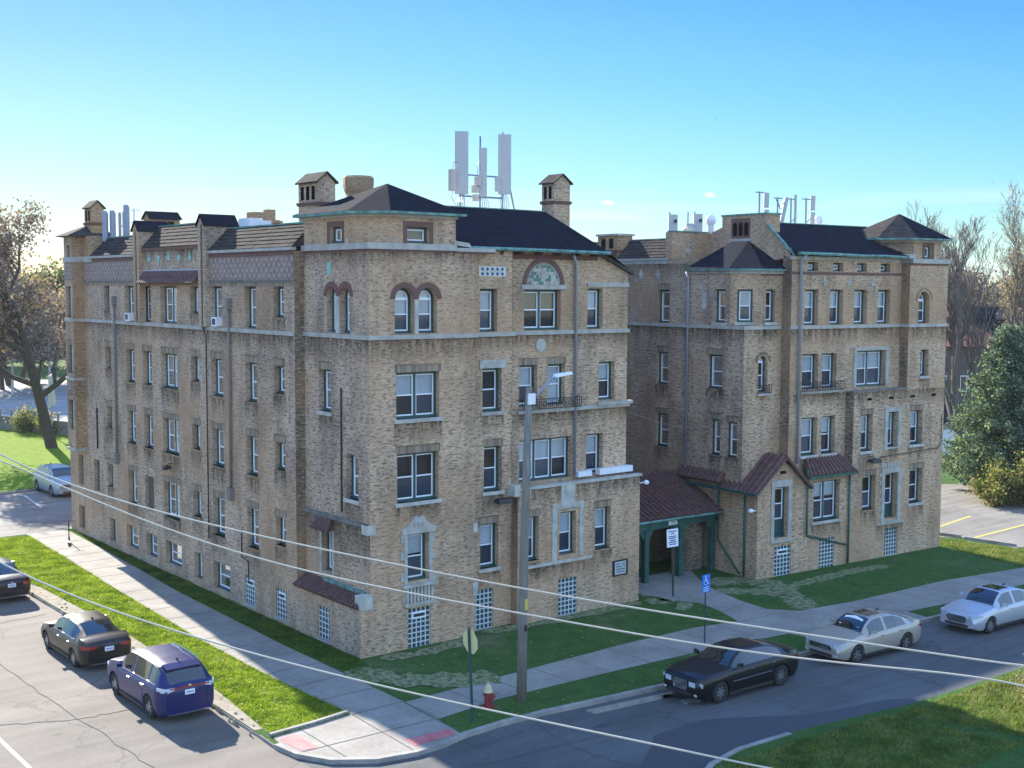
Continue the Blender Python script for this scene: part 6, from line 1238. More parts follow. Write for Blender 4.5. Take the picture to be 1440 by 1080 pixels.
seg([(-.03, 2.5), (-.03, 2.38), (.06, 2.38), (.10, 2.27), (.14, 2.28)], .03); seg([(-.03, 2.45), (.05, 2.45)], .022); seg([(-.02 + .10 * math.cos(t), 2.33 + .10 * math.sin(t)) for t in np.linspace(R(110), R(340), 12)], .022)
for z in (2.14, 2.07, 2.0): seg([(-.13, z), (.13, z)], .022)
mb.build('wheelchair_symbol', M['sign_white'], sp)
gs = thing('notice_sign', 'white notice board on a brown post beside the path to the gateway', 'sign', (15.45, -.5, 0)); gs.rotation_euler = (0, R(-2.5), R(-12))
mb = MB(); mb.box(-.03, .03, -.03, .03, -.1, 2.9); mb.build('post', M['bark'], gs)
mb = MB(); mb.box(-.29, .29, -.06, -.032, 2.2, 2.98); sp = mb.build('sign_plate', M['sign_white'], gs)
mb = MB()
for i, (z, a) in enumerate(((2.88, .2), (2.78, .09), (2.66, .19), (2.58, .19), (2.49, .14), (2.41, .2), (2.32, .18))): mb.box(-a, a, -.064, -.06, z - .022, z + .022)
mb.build('lettering', M['ink'], sp)
nb = thing('notice_board', 'framed white notice board on the brick wall left of the gateway', 'sign', (12.72, 0, 1.24))
mb = MB(); mb.box(-.42, .42, -.06, -.004, 0, .66); mb.build('frame', M['black'], nb); mb = MB(); mb.box(-.33, .3, -.068, -.061, .06, .6); q_ = mb.build('board', mat('grey_board', (.42, .44, .46), .5), nb)
mb = MB()
for r_ in range(4):
    for c_ in range(5):
        if random.random() < .8: mb.box(-.24 + c_ * .1, -.18 + c_ * .1, -.072, -.0685, .14 + r_ * .11, .2 + r_ * .11)
mb.build('lettering', M['black'], q_)
sc = thing('electric_scooter', 'dark electric kick scooter standing on the far end of the pavement', 'scooter', (-1.5, 26.1, .02), R(70))
mb = MB(); mb.box(-.42, .42, -.075, .075, .09, .13); mb.hexa([(.38, -.05, .1), (.46, -.05, .12), (.46, .05, .12), (.38, .05, .1), (.40, -.04, .3), (.46, -.04, .3), (.46, .04, .3), (.40, .04, .3)]); mb.build('deck', M['plastic'], sc)
mb = MB(); mb.tube([(.50, 0, .1), (.42, 0, .5), (.36, 0, 1.12)], .028, 8); mb.build('stem', M['plastic'], sc); mb = MB(); mb.tube([(.36, -.24, 1.14), (.36, .24, 1.14)], .02, 8); mb.build('handlebar', M['plastic'], sc)
for x in (-.46, .5):
    mb = MB(); n = 14
    for k_ in range(n): a0, a1 = 2 * math.pi * k_ / n, 2 * math.pi * (k_ + 1) / n; mb.hexa([(x + r * math.cos(a), y, .1 + r * math.sin(a)) for y in (-.025, .025) for r, a in ((.04, a0), (.1, a0), (.1, a1), (.04, a1))])
    mb.build('wheel', M['tyre'], sc)
# wall lamps and air conditioners
def floodlight(loc, rz, label, size=1.0, m='black'):
    t = thing('wall_floodlight', label, 'lamp', loc, rz, 'lamps on the brick walls')
    mb = MB(); mb.tube([(0, -.02, .1), (0, -.25, .12), (0, -.3, -.02)], .02, 6); mb.build('arm', M[m], t)
    mb = MB(); s_ = size; mb.hexa([(-.34 * s_, -.5, -.16), (.34 * s_, -.5, -.16), (.34 * s_, -.15, -.1), (-.34 * s_, -.15, -.1), (-.3 * s_, -.46, .02), (.3 * s_, -.46, .02), (.3 * s_, -.2, .04), (-.3 * s_, -.2, .04)]); mb.build('lamp_head', M[m], t); return t
floodlight((6.55, .4, 5.1), 0, 'black floodlight on a bent arm above the first-floor windows near the wooden pole')
floodlight((20.65 + 7.7 * math.cos(TH), -.72 + 7.7 * math.sin(TH), 5.02), TH, 'black floodlight on the wall of the right-hand block above its white-framed door window')
floodlight((0, 16.2, 5.1), R(-90), 'small black lamp high on the shaded long side wall', .5)
for (x, y, z, rz, lb) in ((13.9, .2, 5.0, R(60), 'white lamp poking out from the corner above the gateway roof'), (20.65 - .02, -.65, 3.2, R(-90), 'small white camera lamp on the left edge of the gabled bay')):
    t = thing('wall_lamp', lb, 'lamp', (x, y, z), rz, 'lamps on the brick walls'); mb = MB(); mb.tube([(0, -.02, 0), (0, -.3, .05)], .03, 6); mb.build('arm', M['white_metal'], t); mb = MB(); mb.lathe([(.0, -.1), (.1, -.09), (.13, -.02), (.1, .06), (0, .1)], 10); o = mb.build('lamp_head', M['white_metal'], t, smooth=True); o.location = (0, -.38, .05)
pipe(b2, [(8.4, -.06, 5.05), (10, -.06, 5.1), (13.0, -.06, 5.2), (13.2, -.06, 5.4), (13.2, -.06, 6.9)], .02, 'black', 'conduit')
for y, lb in ((20.8, 'white window air conditioner in the top-floor window nearest the far end'), (11.15, 'white window air conditioner in the top-floor window left of the grey duct')):
    t = thing('air_conditioner', lb, 'air conditioner', (0, y, 11.6), 0, 'window air conditioners'); mb = MB(); mb.box(-.28, .2, -.24, .24, .02, .4); mb.build('casing', M['white_metal'], t)
    mb = MB(); mb.box(-.285, -.28, -.17, .17, .08, .34); mb.build('grille', M['screen'], t)

# ================================================================== ROOFTOP ANTENNAS
def panel(par, x, y, z0, h, w, dp=.2, m='antenna', tilt=0, rot=0):
    mb = MB(); b = .04
    ring = [(-w / 2 + b, -dp / 2), (w / 2 - b, -dp / 2), (w / 2, -dp / 2 + b), (w / 2, dp / 2 - b), (w / 2 - b, dp / 2), (-w / 2 + b, dp / 2), (-w / 2, dp / 2 - b), (-w / 2, -dp / 2 + b)]
    mb.prism(ring, 0, h); o = mb.build('antenna_panel', M[m], par); o.location = (x, y, z0); o.rotation_euler = (tilt, 0, rot); return o
def mast(loc, label, rz=0):
    return thing('antenna_mast', label, 'antenna', loc, rz, 'mobile phone antennas on the roofs')
a1 = mast((10.3, 8.0, 16.7), 'widest and tallest white antenna panel, left of the trio over the corner block')
VA = R(-38)
panel(a1, 0, 0, .78, 2.78, .60, .22, rot=VA); mb = MB(); mb.tube([(.05, .15, -.1), (.05, .15, 3.5)], .045, 8); mb.build('pipe', M['galv'], a1)
mb = MB(); mb.box(-.62, -.36, -.1, .16, .9, 1.85); mb.build('radio_unit', M['cream_box'], a1)
mb = MB()
for i in range(5): mb.tube([(-.1 + i * .07, 0, .8), (-.35 + i * .1, -.15, .4), (-.2 + i * .1, 0, -.05)], .018, 4)
mb.tube([(-.5, 0, .9), (-.55, 0, .6), (-.3, 0, .2)], .015, 4); mb.tube([(-.5, 0, 1.85), (-.45, 0, 2.15), (-.2, 0, 2.2)], .015, 4); mb.build('cable', M['galv'], a1)
a2 = mast((11.5, 8.0, 16.7), 'narrow middle antenna panel with a lightning rod and radio boxes over the corner block')
panel(a2, 0, 0, .72, 2.2, .36, .18, rot=VA); mb = MB(); mb.tube([(-.05, .15, -.1), (-.05, .15, 3.45)], .04, 8); mb.build('pipe', mat('blue_steel', (.10, .14, .30), .5), a2)
mb = MB(); mb.box(-.42, -.16, -.1, .1, 1.15, 1.6); mb.box(-.58, -.28, -.1, .1, .88, 1.2); mb.box(-.52, -.3, -.1, .1, .5, .8); mb.build('radio_unit', M['cream_box'], a2)
mb = MB()
for i in range(5): mb.tube([(-.1 + i * .07, 0, .75), (-.25 + i * .13, -.12, .35), (-.15 + i * .1, 0, -.05)], .018, 4)
mb.tube([(-.28, 0, 1.6), (-.34, 0, 2.1), (-.22, 0, 2.3), (-.14, 0, 1.9)], .015, 4); mb.build('cable', M['galv'], a2)
a3 = mast((12.75, 8.0, 16.7), 'right-hand wide antenna panel of the trio with a diagonal brace behind it')
panel(a3, 0, 0, .9, 2.72, .60, .22, rot=VA); mb = MB(); mb.tube([(.0, .15, -.1), (.0, .15, 3.75)], .045, 8); mb.tube([(.35, .2, 1.7), (1.15, .4, -.7)], .04, 6); mb.build('pipe', M['galv'], a3)
mb = MB(); mb.box(-.5, -.32, -.1, .1, 1.0, 1.65); mb.build('radio_unit', M['antenna'], a3)
mb = MB()
for i in range(5): mb.tube([(-.2 + i * .08, 0, .9), (-.3 + i * .12, -.1, .45), (-.1 + i * .08, 0, -.05)], .018, 4)
mb.build('cable', M['galv'], a3)
t = thing('antenna_crossbar', 'horizontal steel bars linking the three tall antenna panels', 'antenna frame', (11.5, 8.2, 16.7)); mb = MB(); mb.tube([(-1.1, 0, 1.68), (1.3, 0, 1.68)], .04, 6); mb.tube([(-1.1, 0, .72), (1.3, 0, .72)], .045, 6); mb.build('bar', mat('blue_steel_bar', (.12, .17, .30), .5), t)
for i, (x, h0, h1, w_) in enumerate(((.68, 15.6, 17.15, .26), (1.08, 15.6, 17.18, .26), (1.48, 15.7, 17.1, .15), (1.82, 15.6, 17.5, .28))):
    lb = ('leftmost grey antenna cylinder beside the far-left gabled chimney', 'second grey antenna cylinder from the far-left chimney', 'thin grey antenna between the wider cylinders at the far left roof', 'tallest grey antenna cylinder of the far-left cluster')[i]
    a = mast((x, 26, 15.5), lb); mb = MB(); mb.lathe([(w_ / 2, .1), (w_ / 2, h1 - 15.5 - .05), (w_ / 2 - .03, h1 - 15.5), (0, h1 - 15.5)], 12); mb.build('antenna_panel', mat('blue_grey_shell', (.27, .30, .36), .6) if i == 0 else M['ant2'], a, smooth=False); M['ant2'] = a.children[0].data.materials[0] if i == 0 else M['ant2']
    mb = MB(); mb.tube([(.2, .1, 0), (.2, .1, h1 - 15.5 - .1 + (.15 if i == 2 else 0))], .025, 6); mb.tube([(0, 0, .9), (.2, .1, .9)], .03, 4); mb.tube([(0, 0, 0), (0, 0, .2)], .05, 6); mb.build('pipe', M['galv'], a)
t = thing('antenna_mast', 'thin pale mast with short crossarms to the right of the far-left antenna cylinders', 'antenna', (2.25, 26, 15.5), 0, 'mobile phone antennas on the roofs'); mb = MB(); mb.tube([(0, 0, 0), (0, 0, 1.85)], .04, 6); mb.tube([(-.3, 0, .35), (.45, 0, .35)], .03, 4); mb.tube([(-.25, 0, 1.1), (.3, 0, 1.1)], .02, 4); mb.tube([(-.2, 0, 1.72), (.35, 0, 1.72)], .02, 4); mb.build('pipe', M['white_metal'], t)
cth, sth = math.cos(TH), math.sin(TH)
def b2w(u, v, z): return (20.65 + u * cth - v * sth, -.72 + u * sth + v * cth, z)
for i, (u, z0, z1, w_, m_) in enumerate(((5.43, 16.0, 17.35, .50, 'antenna'), (6.6, 16.0, 17.1, .45, 'antenna'), (7.3, 16.0, 17.45, .5, 'antenna'))):
    a = mast(b2w(u, 12, 15.4), ('boxy white antenna panel nearest the shingled mansard of the right block', 'small radio cabinet and rod between two boxy antennas on the right block', 'boxy white antenna panel left of the round white vent on the right block')[i], TH)
    if i == 1:
        mb = MB(); mb.box(-.35, .3, -.15, .15, .5, 1.1); mb.box(.0, .3, -.15, .15, 1.1, 1.5); mb.build('radio_unit', M['antenna'], a); mb = MB(); mb.tube([(.05, .1, 0), (.05, .1, 2.15)], .035, 6); mb.build('pipe', M['galv'], a)
    else:
        panel(a, 0, 0, .3, z1 - 15.7, w_, .25, rot=R(-30)); mb = MB(); mb.tube([(-.05, .2, 0), (-.05, .2, z1 - 15.4 + .15)], .04, 6); mb.build('pipe', M['galv'], a); mb = MB(); mb.box(-.08, .05, -.3, -.2, z1 - 15.85, z1 - 15.68); mb.build('clamp', M['black'], a)
vt = tag(MB().build('x', []) if 0 else (lambda mb: (mb.lathe([(.17, 0), (.17, 1.45), (.2, 1.5), (.28, 1.62), (.30, 1.8), (.25, 1.95), (.1, 2.05), (0, 2.08)], 14), mb.build('roof_vent', M['white_metal'], smooth=True))[1])(MB()), 'round-headed white roof vent standing right of the boxy antennas', 'vent'); vt.location = b2w(8.3, 12, 15.4)
for i, (u, lb) in enumerate(((8.2, 'leftmost tilted double antenna on its pipe on the right block ridge'), (9.6, 'second ridge antenna leaning steeply on the right block'), (10.65, 'slim blue-grey ridge antenna third along the right block'), (11.85, 'rightmost double antenna panel on the right block ridge'))):
    a = mast(b2w(u - .2, 8, 16.4), lb, TH); h_ = (2.1, 1.85, 1.85, 1.9)[i]
    mb = MB(); mb.tube([(0, 0, 0), (0, 0, h_)], .045, 6); mb.tube([(-.3, 0, h_ - .05), (.35, 0, h_ - .05)], .03, 5); mb.tube([(0, 0, .55), (.45, 0, .55 + (.3 if i != 1 else 0))], .03, 5); mb.build('pipe', M['galv'], a)
    if i in (0, 3):
        for z in (.35, 1.25): panel(a, .5, 0, z, .8, .28, .2, rot=R(-20), tilt=R(3))
    elif i == 1: o = panel(a, .25, 0, .2, 1.7, .22, .15); o.rotation_euler = (0, R(12), R(-20)); mb = MB(); mb.tube([(-.1, 0, 1.75), (.2, 0, 1.25), (.5, 0, 1.7)], .04, 5); mb.build('brace', M['galv'], a)
    else: panel(a, .35, 0, .3, 1.75, .16, .12)
vt = (lambda mb: (mb.lathe([(.13, 0), (.13, .45), (.22, .52), (.24, .72), (.17, .86), (.08, .9), (0, .92)], 12), mb.build('roof_vent', M['white_metal'], smooth=True))[1])(MB()); tag(vt, 'small round white turbine vent near the pyramid-roofed turret', 'vent'); vt.location = b2w(14.0 - 1.1, 8.2, 16.5)

# ================================================================== OVERHEAD CABLES
def px(x, y, depth):   # used once here to lay the cables out in the air in front of the blocks
    return Vector((-22.769, -37.242, 13.3)) + (_r * ((x - 720) / 1735.7) - _u * ((y - 540) / 1735.7) + _f) * depth
def cable(pts, d0, d1, r, label, ext=(1.0, 1.0)):
    co = np.polyfit([p[0] / 1440 for p in pts], [p[1] for p in pts], 6); X_ = np.linspace(pts[0][0], pts[-1][0], 40); P = [px(x, float(np.polyval(co, x / 1440)), d0 + (d1 - d0) * (x / 1440)) for x in X_]
    a = (P[0] - P[1]); P = [P[0] + a.normalized() * 14 * ext[0] + Vector((0, 0, 1.5 * ext[0]))] + P; b = (P[-1] - P[-2]).normalized(); P = P + [P[-1] + b * 10 * ext[1]]
    mb = MB(); mb.tube(P, r, 6); o = mb.build('overhead_cable', M['wire'], uv=False, smooth=True); tag(o, label, 'cable', 'overhead cables'); return o
cable([(-5, 634), (50, 666), (107, 683), (175, 705), (225, 719), (295, 735), (345, 749), (413, 764.5), (450, 773), (517, 786), (600, 802.5), (700, 821.5), (814, 839.5), (898, 855.5), (1020, 874.5), (1095, 888.5), (1275, 912), (1445, 937)], 17, 13, .0108, 'highest of the pale cables, crossing in front of the ground-floor windows')
cable([(-5, 646), (47, 666), (72, 677), (95, 687), (120, 697), (150, 712), (250, 749), (340, 778), (440, 804.5), (575, 833.5), (700, 857), (850, 884), (1020, 911), (1200, 934), (1445, 966)], 17.2, 13, .0108, 'middle pale cable, passing in front of the tiled skirt and the black sedan')
cable([(-5, 788), (0, 792), (50, 812), (110, 843), (233, 882), (350, 917), (480, 951), (590, 977), (700, 1001), (850, 1032), (981, 1060), (1090, 1082)], 16, 12, .0108, 'lowest pale cable, crossing above the blue SUV towards the bottom edge')
mb = MB(); A_ = Vector((13.8, .75, 8.05)); B_ = Vector(b2w(-.02, 2.97, 6.72)); mb.tube([A_.lerp(B_, t) - Vector((0, 0, .25 * math.sin(math.pi * t))) for t in np.linspace(0, 1, 9)], .012, 5); tag(mb.build('overhead_cable', M['conduit'], uv=False), 'thin grey cable strung between the two blocks over the gateway', 'cable', 'overhead cables')
mb = MB(); mb.hexa([(-.25, -.02, 0), (0, -.08, 0), (.25, -.02, .05), (0, .1, 0), (-.2, 0, .03), (0, -.05, .06), (.2, 0, .09), (0, .06, .06)]); o = mb.build('bird', M['black']); o.location = tuple(px(1006, 168, 150)); tag(o, 'tiny dark bird gliding high in the sky', 'bird')
# ================================================================== TREES
def leafmesh(name, pts, size, mats, parent, seed=0, flat=.5, aspect=1.0):
    r_ = np.random.default_rng(seed); P = np.asarray(pts, float); n = len(P)
    a = r_.normal(size=(n, 3)); a /= np.linalg.norm(a, axis=1)[:, None]; b = r_.normal(size=(n, 3)); b -= (a * b).sum(1)[:, None] * a; b /= np.linalg.norm(b, axis=1)[:, None]
    s = size * r_.uniform(.6, 1.35, n)[:, None]
    v = np.stack([P - a * s - b * s * .5 * aspect, P + a * s * .2 - b * s * .7 * aspect, P + a * s + b * s * .3 * aspect, P - a * s * .1 + b * s * .8 * aspect], 1).reshape(-1, 3)
    me = bpy.data.meshes.new(name); me.vertices.add(4 * n); me.vertices.foreach_set('co', v.ravel()); me.loops.add(4 * n); me.loops.foreach_set('vertex_index', np.arange(4 * n)); me.polygons.add(n); me.polygons.foreach_set('loop_start', np.arange(n) * 4); me.polygons.foreach_set('loop_total', np.full(n, 4))
    for q in mats: me.materials.append(q)
    me.polygons.foreach_set('material_index', r_.integers(0, len(mats), n)); me.update(); o = bpy.data.objects.new(name, me); col.objects.link(o); o.parent = parent; return o
def grow(h, tr, levels, kids, seed, spread=.9, up=.35, first=.28, wob=.18, shape=1.0, lean=0):
    rd = random.Random(seed); mb = MB(); tips = []
    def br(p, d, L, r, lv):
        n = 4 if lv < 2 else 3; pts = [p]; rr = [r]; q = Vector(p); dd = Vector(d)
        for i in range(n):
            dd = (dd + Vector((rd.gauss(0, wob), rd.gauss(0, wob), rd.gauss(0, wob * .6) + (.10 if lv else .02)))).normalized(); q = q + dd * L / n; pts.append(q.copy()); rr.append(max(.011, r * (1 - .62 * (i + 1) / n)))
        mb.tube(pts, rr, 8 if lv == 0 else (5 if lv < 3 else 3), cap=False)
        if lv >= levels - 1: tips.extend([pts[-1], pts[-2], pts[1].lerp(pts[2], .5)] if lv == levels else [pts[-1]])
        if lv < levels:
            k = kids[lv]
            for i in range(k):
                t = (first if lv == 0 else .3) + (1 - (first if lv == 0 else .3)) * (i + rd.random() * .8) / k; idx = min(n - 1, int(t * n)); pp = pts[idx].lerp(pts[idx + 1], t * n - idx); rad = rr[idx] * .62
                ang = rd.uniform(0, 6.28) + i * 2.4; ax = (pts[idx + 1] - pts[idx]).normalized(); s1 = ax.orthogonal().normalized(); s2 = ax.cross(s1)
                o = s1 * math.cos(ang) + s2 * math.sin(ang); nd = (ax * (1 - spread * .55) + o * spread + Vector((0, 0, up))).normalized()
                br(pp, nd, L * (rd.uniform(.48, .68) if lv else rd.uniform(.42, .62) * shape) * (1.0 - .25 * t), rad, lv + 1)
    br(Vector((0, 0, -.2)), Vector((lean, 0, 1)).normalized(), h * .72, tr, 0)
    return mb, tips
LF = dict(rust=[leafm('rust_leaf', (.20, .135, .105), .25), leafm('brown_leaf', (.17, .13, .11), .25), leafm('tan_leaf', (.28, .23, .18), .3), leafm('mauve_leaf', (.18, .14, .15), .25)],
          green=[leafm('needle_dark', (.03, .06, .042), .2), leafm('needle_mid', (.085, .14, .08), .25), leafm('needle_blue', (.14, .20, .15), .2), leafm('needle_pale', (.26, .32, .18), .3)],
          lime=[leafm('shrub_leaf', (.12, .17, .05), .3), leafm('shrub_yellow', (.30, .29, .10), .35), leafm('shrub_dark', (.06, .09, .03)), leafm('shrub_tan', (.24, .19, .10))],
          gold=[leafm('gold_leaf', (.30, .23, .13), .3), leafm('straw_leaf', (.34, .29, .19), .3), leafm('grey_twig', (.2, .17, .15))])
def tree(name, label, loc, h, tr, levels, kids, seed, leaves=None, nl=0, size=.1, barkm='bark', rz=0, group=None, cat='tree', jit=.35, **k):
    t = thing(name, label, cat, loc, rz, group); mb, tips = grow(h, tr, levels, kids, seed, **k); mb.build('trunk', M[barkm], t, uv=False)
    if leaves:
        r_ = np.random.default_rng(seed); T = np.array([tuple(p) for p in tips]); P = T[r_.integers(0, len(T), nl)] + r_.normal(0, jit, (nl, 3)); P = P[P[:, 2] > .25]; leafmesh('crown', P, size, LF[leaves], t, seed)
    return t
def at(x, y, d, z=0): p = px(x, y, d); return (p.x, p.y, z)     # a spot on the ground seen in that direction
tree('autumn_tree', 'big spreading tree with rusty brown autumn leaves on the lawn behind the left car park', (10.4, 65, 0), 20.5, .50, 5, (9, 6, 4, 4, 3), 11, 'rust', 17000, .12, first=.3, spread=1.05, up=.25, jit=.42)
tree('autumn_tree', 'second brown-leaved tree behind the big rusty one at the left edge', at(-25, 600, 150), 20, .42, 4, (8, 6, 5, 3), 12, 'rust', 8000, .13, first=.3, spread=1.0, up=.25, jit=.5, rz=1)
tree('autumn_tree', 'brown-leaved tree further back, at the left edge beyond the fence', at(15, 600, 165), 19, .42, 4, (8, 6, 5, 3), 13, 'rust', 9000, .16, first=.25, spread=1.0, up=.25, jit=.6, rz=2)
tree('bare_tree', 'large fan-shaped bare tree just right of the pyramid-roofed turret', at(1352, 600, 93), 17.6, .32, 5, (13, 6, 5, 4, 4), 21, None, barkm='bark_pale', first=.14, spread=.62, up=.5, wob=.10, shape=1.25)
tree('bare_tree', 'tall bare tree with a few golden leaves at the right edge of the photo', at(1424, 600, 105), 19.8, .30, 5, (12, 6, 5, 4, 3), 22, 'gold', 2500, .09, barkm='bark_pale', first=.25, spread=.62, up=.55, wob=.12, jit=.5)
tree('bare_tree', 'golden-tinged bare tree behind the fan-shaped one', at(1398, 600, 135), 19, .34, 4, (10, 6, 5, 4), 23, 'gold', 6000, .11, barkm='bark_pale', first=.2, spread=.7, up=.45, jit=.6)
tree('bare_tree', 'far golden-twigged tree behind the dark-roofed house at the right edge', at(1462, 600, 150), 20, .36, 4, (10, 6, 5, 4), 24, 'gold', 9000, .15, barkm='bark_pale', first=.2, spread=.7, up=.45, jit=.7)
# dense evergreen
ev = thing('evergreen_tree', 'broad dark blue-green evergreen beside the right-hand car park', 'evergreen tree', at(1412, 690, 81.5))
mb = MB(); mb.tube([(0, 0, -.2), (.1, 0, 5), (0, .1, 10.6)], [.24, .15, .02], 7); rd = random.Random(5); P = []
for i in range(330):
    z = .5 + 10.0 * (i / 330) ** 1.12; L = (4.9 * (1 - (z / 11.2)) ** .92 + .15) * rd.uniform(.62, 1.15); a = i * 2.399 + rd.uniform(-.3, .3); tip = Vector((L * math.cos(a), L * math.sin(a), z + rd.uniform(-.1, .55) + .08 * L)); b0 = Vector((0, 0, z)); mb.tube([b0, b0.lerp(tip, .5) + Vector((0, 0, -.15)), tip], [.05, .03, .01], 3, cap=False)
    nb = int(50 + L * 46)
    for _ in range(nb): t = rd.uniform(.30, 1.04); c = b0.lerp(tip, t); s_ = .13 + .28 * (1.1 - t); P.append((c.x + rd.gauss(0, s_), c.y + rd.gauss(0, s_), c.z + rd.gauss(0, s_ * .8) + .05))
mb.build('trunk', M['bark'], ev, uv=False); leafmesh('crown', P, .08, LF['green'], ev, 3)
def shrub(label, loc, w, h, n, leaves, seed, size=.07, group='shrubs'):
    t = thing('shrub', label, 'shrub', loc, 0, group); rd = random.Random(seed); mb = MB(); P = []
    for i in range(26):
        a = rd.uniform(0, 6.28); r = w / 2 * rd.random() ** .6; tip = Vector((r * math.cos(a), r * math.sin(a) * .8, h * rd.uniform(.45, 1.0) * (1 - .35 * (r / (w / 2)) ** 2))); mb.tube([(0, 0, -.1), (tip.x * .4, tip.y * .4, tip.z * .55), tip], [.04, .025, .008], 4, cap=False)
        for _ in range(n // 26): t_ = rd.uniform(.25, 1.02); P.append((tip.x * t_ + rd.gauss(0, .28), tip.y * t_ + rd.gauss(0, .28), max(.05, tip.z * t_ + rd.gauss(0, .25))))
    mb.build('stems', M['bark'], t, uv=False); leafmesh('crown', P, size, LF[leaves], t, seed); return t
shrub('yellow-green shrub in front of the evergreen by the right car park', at(1406, 690, 76.5), 3.9, 3.0, 8000, 'lime', 31, .075)
shrub('darker shrub at the right edge beside the yellow-green one', at(1450, 690, 76), 3.6, 3.6, 6000, 'lime', 32, .075)
shrub('low yellowish shrub by the fence left of the big autumn tree', at(38, 610, 112), 2.6, 2.6, 2200, 'lime', 33, .09)
shrub('small yellow bush against the fence beside the autumn tree trunk', at(62, 605, 110), 1.8, 2.6, 1200, 'lime', 34, .09)
shrub('rough leafless shrub on the sunlit corner lawn at the bottom right', (14.2, -18.0, 0), 1.5, .9, 1500, 'gold', 35, .03)
shrub('second rough shrub further along the sunlit corner lawn', (15.6, -16.9, 0), 1.3, .8, 1300, 'gold', 36, .03)
# trees beyond the streets: the nearer ones are trees of their own, the far mass is one wood
side = [('left', x, d) for x, d in ((-30, 150), (5, 158), (30, 172), (52, 150), (78, 165), (98, 178))] + [('right', x, d) for x, d in ((1348, 172), (1378, 185), (1405, 168), (1432, 182), (1465, 170))]
word = ['first', 'second', 'third', 'fourth', 'fifth', 'sixth']; cnt = dict(left=0, right=0); proto = {}
for i, (sd_, x, d) in enumerate(side):
    q = ('rust', 'gold', 'lime')[i % 3]; n_ = cnt[sd_]; cnt[sd_] += 1
    lb = dict(rust='brown', gold='golden brown', lime='olive')[q] + ' background tree, ' + word[n_] + ' from the left in the far row at the ' + sd_ + ' edge'
    if q not in proto: o = proto[q] = tree('distant_tree', lb, (0, 0, 0), 15, .3, 3, (9, 7, 6), 41 + i, q, 6000, .22, first=.2, spread=.9, up=.35, jit=.8, group='far trees beyond the streets')
    else: o = copy_tree(proto[q]); o['label'] = lb
    rr = random.Random(i); o.location = at(x, 600, d); s_ = rr.uniform(.85, 1.1); o.scale = (s_ * 1.2, s_ * 1.2, s_); o.rotation_euler = (0, 0, rr.uniform(0, 6.28))
P = []; wr_ = np.random.default_rng(77)
for x, d in [(x, d) for d in (205, 245, 300) for x in list(range(-90, 140, 26)) + list(range(1330, 1520, 24))] + [(x, 310) for x in range(140, 1330, 34)]:
    c = at(x + wr_.uniform(-12, 12), 600, d); h = wr_.uniform(11, 16.5); w_ = wr_.uniform(4, 6.5); n = 900
    u = wr_.normal(size=(n, 3)); u /= np.linalg.norm(u, axis=1)[:, None]; u *= wr_.uniform(.3, 1, (n, 1)) ** .5
    P.append(np.array([c[0], c[1], h * .55]) + u * np.array([w_, w_, h * .48]))
wd = bpy.data.objects.new('distant_wood', None); bpy.data.objects.remove(wd)
o = leafmesh('distant_wood', np.concatenate(P), .42, LF['rust'][1:] + LF['lime'][2:], None, 9); kind(o, 'stuff')
# ================================================================== BACKGROUND LEFT
fn = thing('fence', 'weathered concrete and wire fence at the far side of the left lawn', 'fence', (0, 0, 0))
A0, B0 = Vector(at(-60, 600, 118)), Vector(at(170, 600, 106)); mb = MB(); n = 14; D_ = (B0 - A0)
for i in range(n + 1): p = A0 + D_ * i / n; pm_ = MB(); pm_.box(p.x - .07, p.x + .07, p.y - .07, p.y + .07, 0, 1.9); pm_.build('fence_post', M['conduit'], fn)
nn = Vector((-D_.y, D_.x, 0)).normalized() * .06; up_ = Vector((0, 0, 1))
mb.hexa([A0 - nn, B0 - nn, B0 + nn, A0 + nn, A0 - nn + up_ * 1.25, B0 - nn + up_ * 1.25, B0 + nn + up_ * 1.25, A0 + nn + up_ * 1.25]); mb.build('panel', M['stone_dark'], fn)
for z in (1.55, 1.85): mb = MB(); mb.tube([A0 + up_ * z, B0 + up_ * z], .025, 4); mb.build('rail', M['conduit'], fn)
sheet('far_road', [at(-120, 600, 122)[:2], at(220, 600, 112)[:2], at(220, 600, 170)[:2], at(-120, 600, 180)[:2]], .01, noisy('pale_far_pavement', (.33, .32, .31), (.22, .22, .22), .4, .9))
def road_marks():
    pass
for i, (x, y0, y1, d, lb) in enumerate(((19, 490, 558, 150, 'white-topped street pole seen through the branches at the far left'), (71, 455, 535, 150, 'white-and-grey street pole right of the other one, beside the big tree'))):
    t = thing('street_pole', lb, 'pole', at(x, 600, d), 0, 'distant street poles'); z1 = 13.3 - d * (y0 - 405) / 1736; mb = MB(); mb.tube([(0, 0, 0), (.05, 0, z1 * .5), (0, 0, z1)], [.16, .14, .10], 6); mb.build('pole', M['antenna'], t); mb = MB(); mb.box(-.9, .9, -.06, .06, z1 - .5, z1 - .35); mb.build('crossarm', M['bark'], t)
t = thing('street_sign', 'white banner-shaped sign hanging by the big tree trunk', 'sign', at(73, 600, 108)); mb = MB(); mb.tube([(0, 0, 0), (0, 0, 5.0)], .06, 6); mb.build('post', M['galv'], t); mb = MB(); mb.hexa([(-.3, -.05, 2.6), (.45, -.05, 3.0), (.45, .05, 3.0), (-.3, .05, 2.6), (-.15, -.05, 5.4), (.1, -.05, 5.6), (.1, .05, 5.6), (-.15, .05, 5.4)]); mb.build('banner', M['antenna'], t)
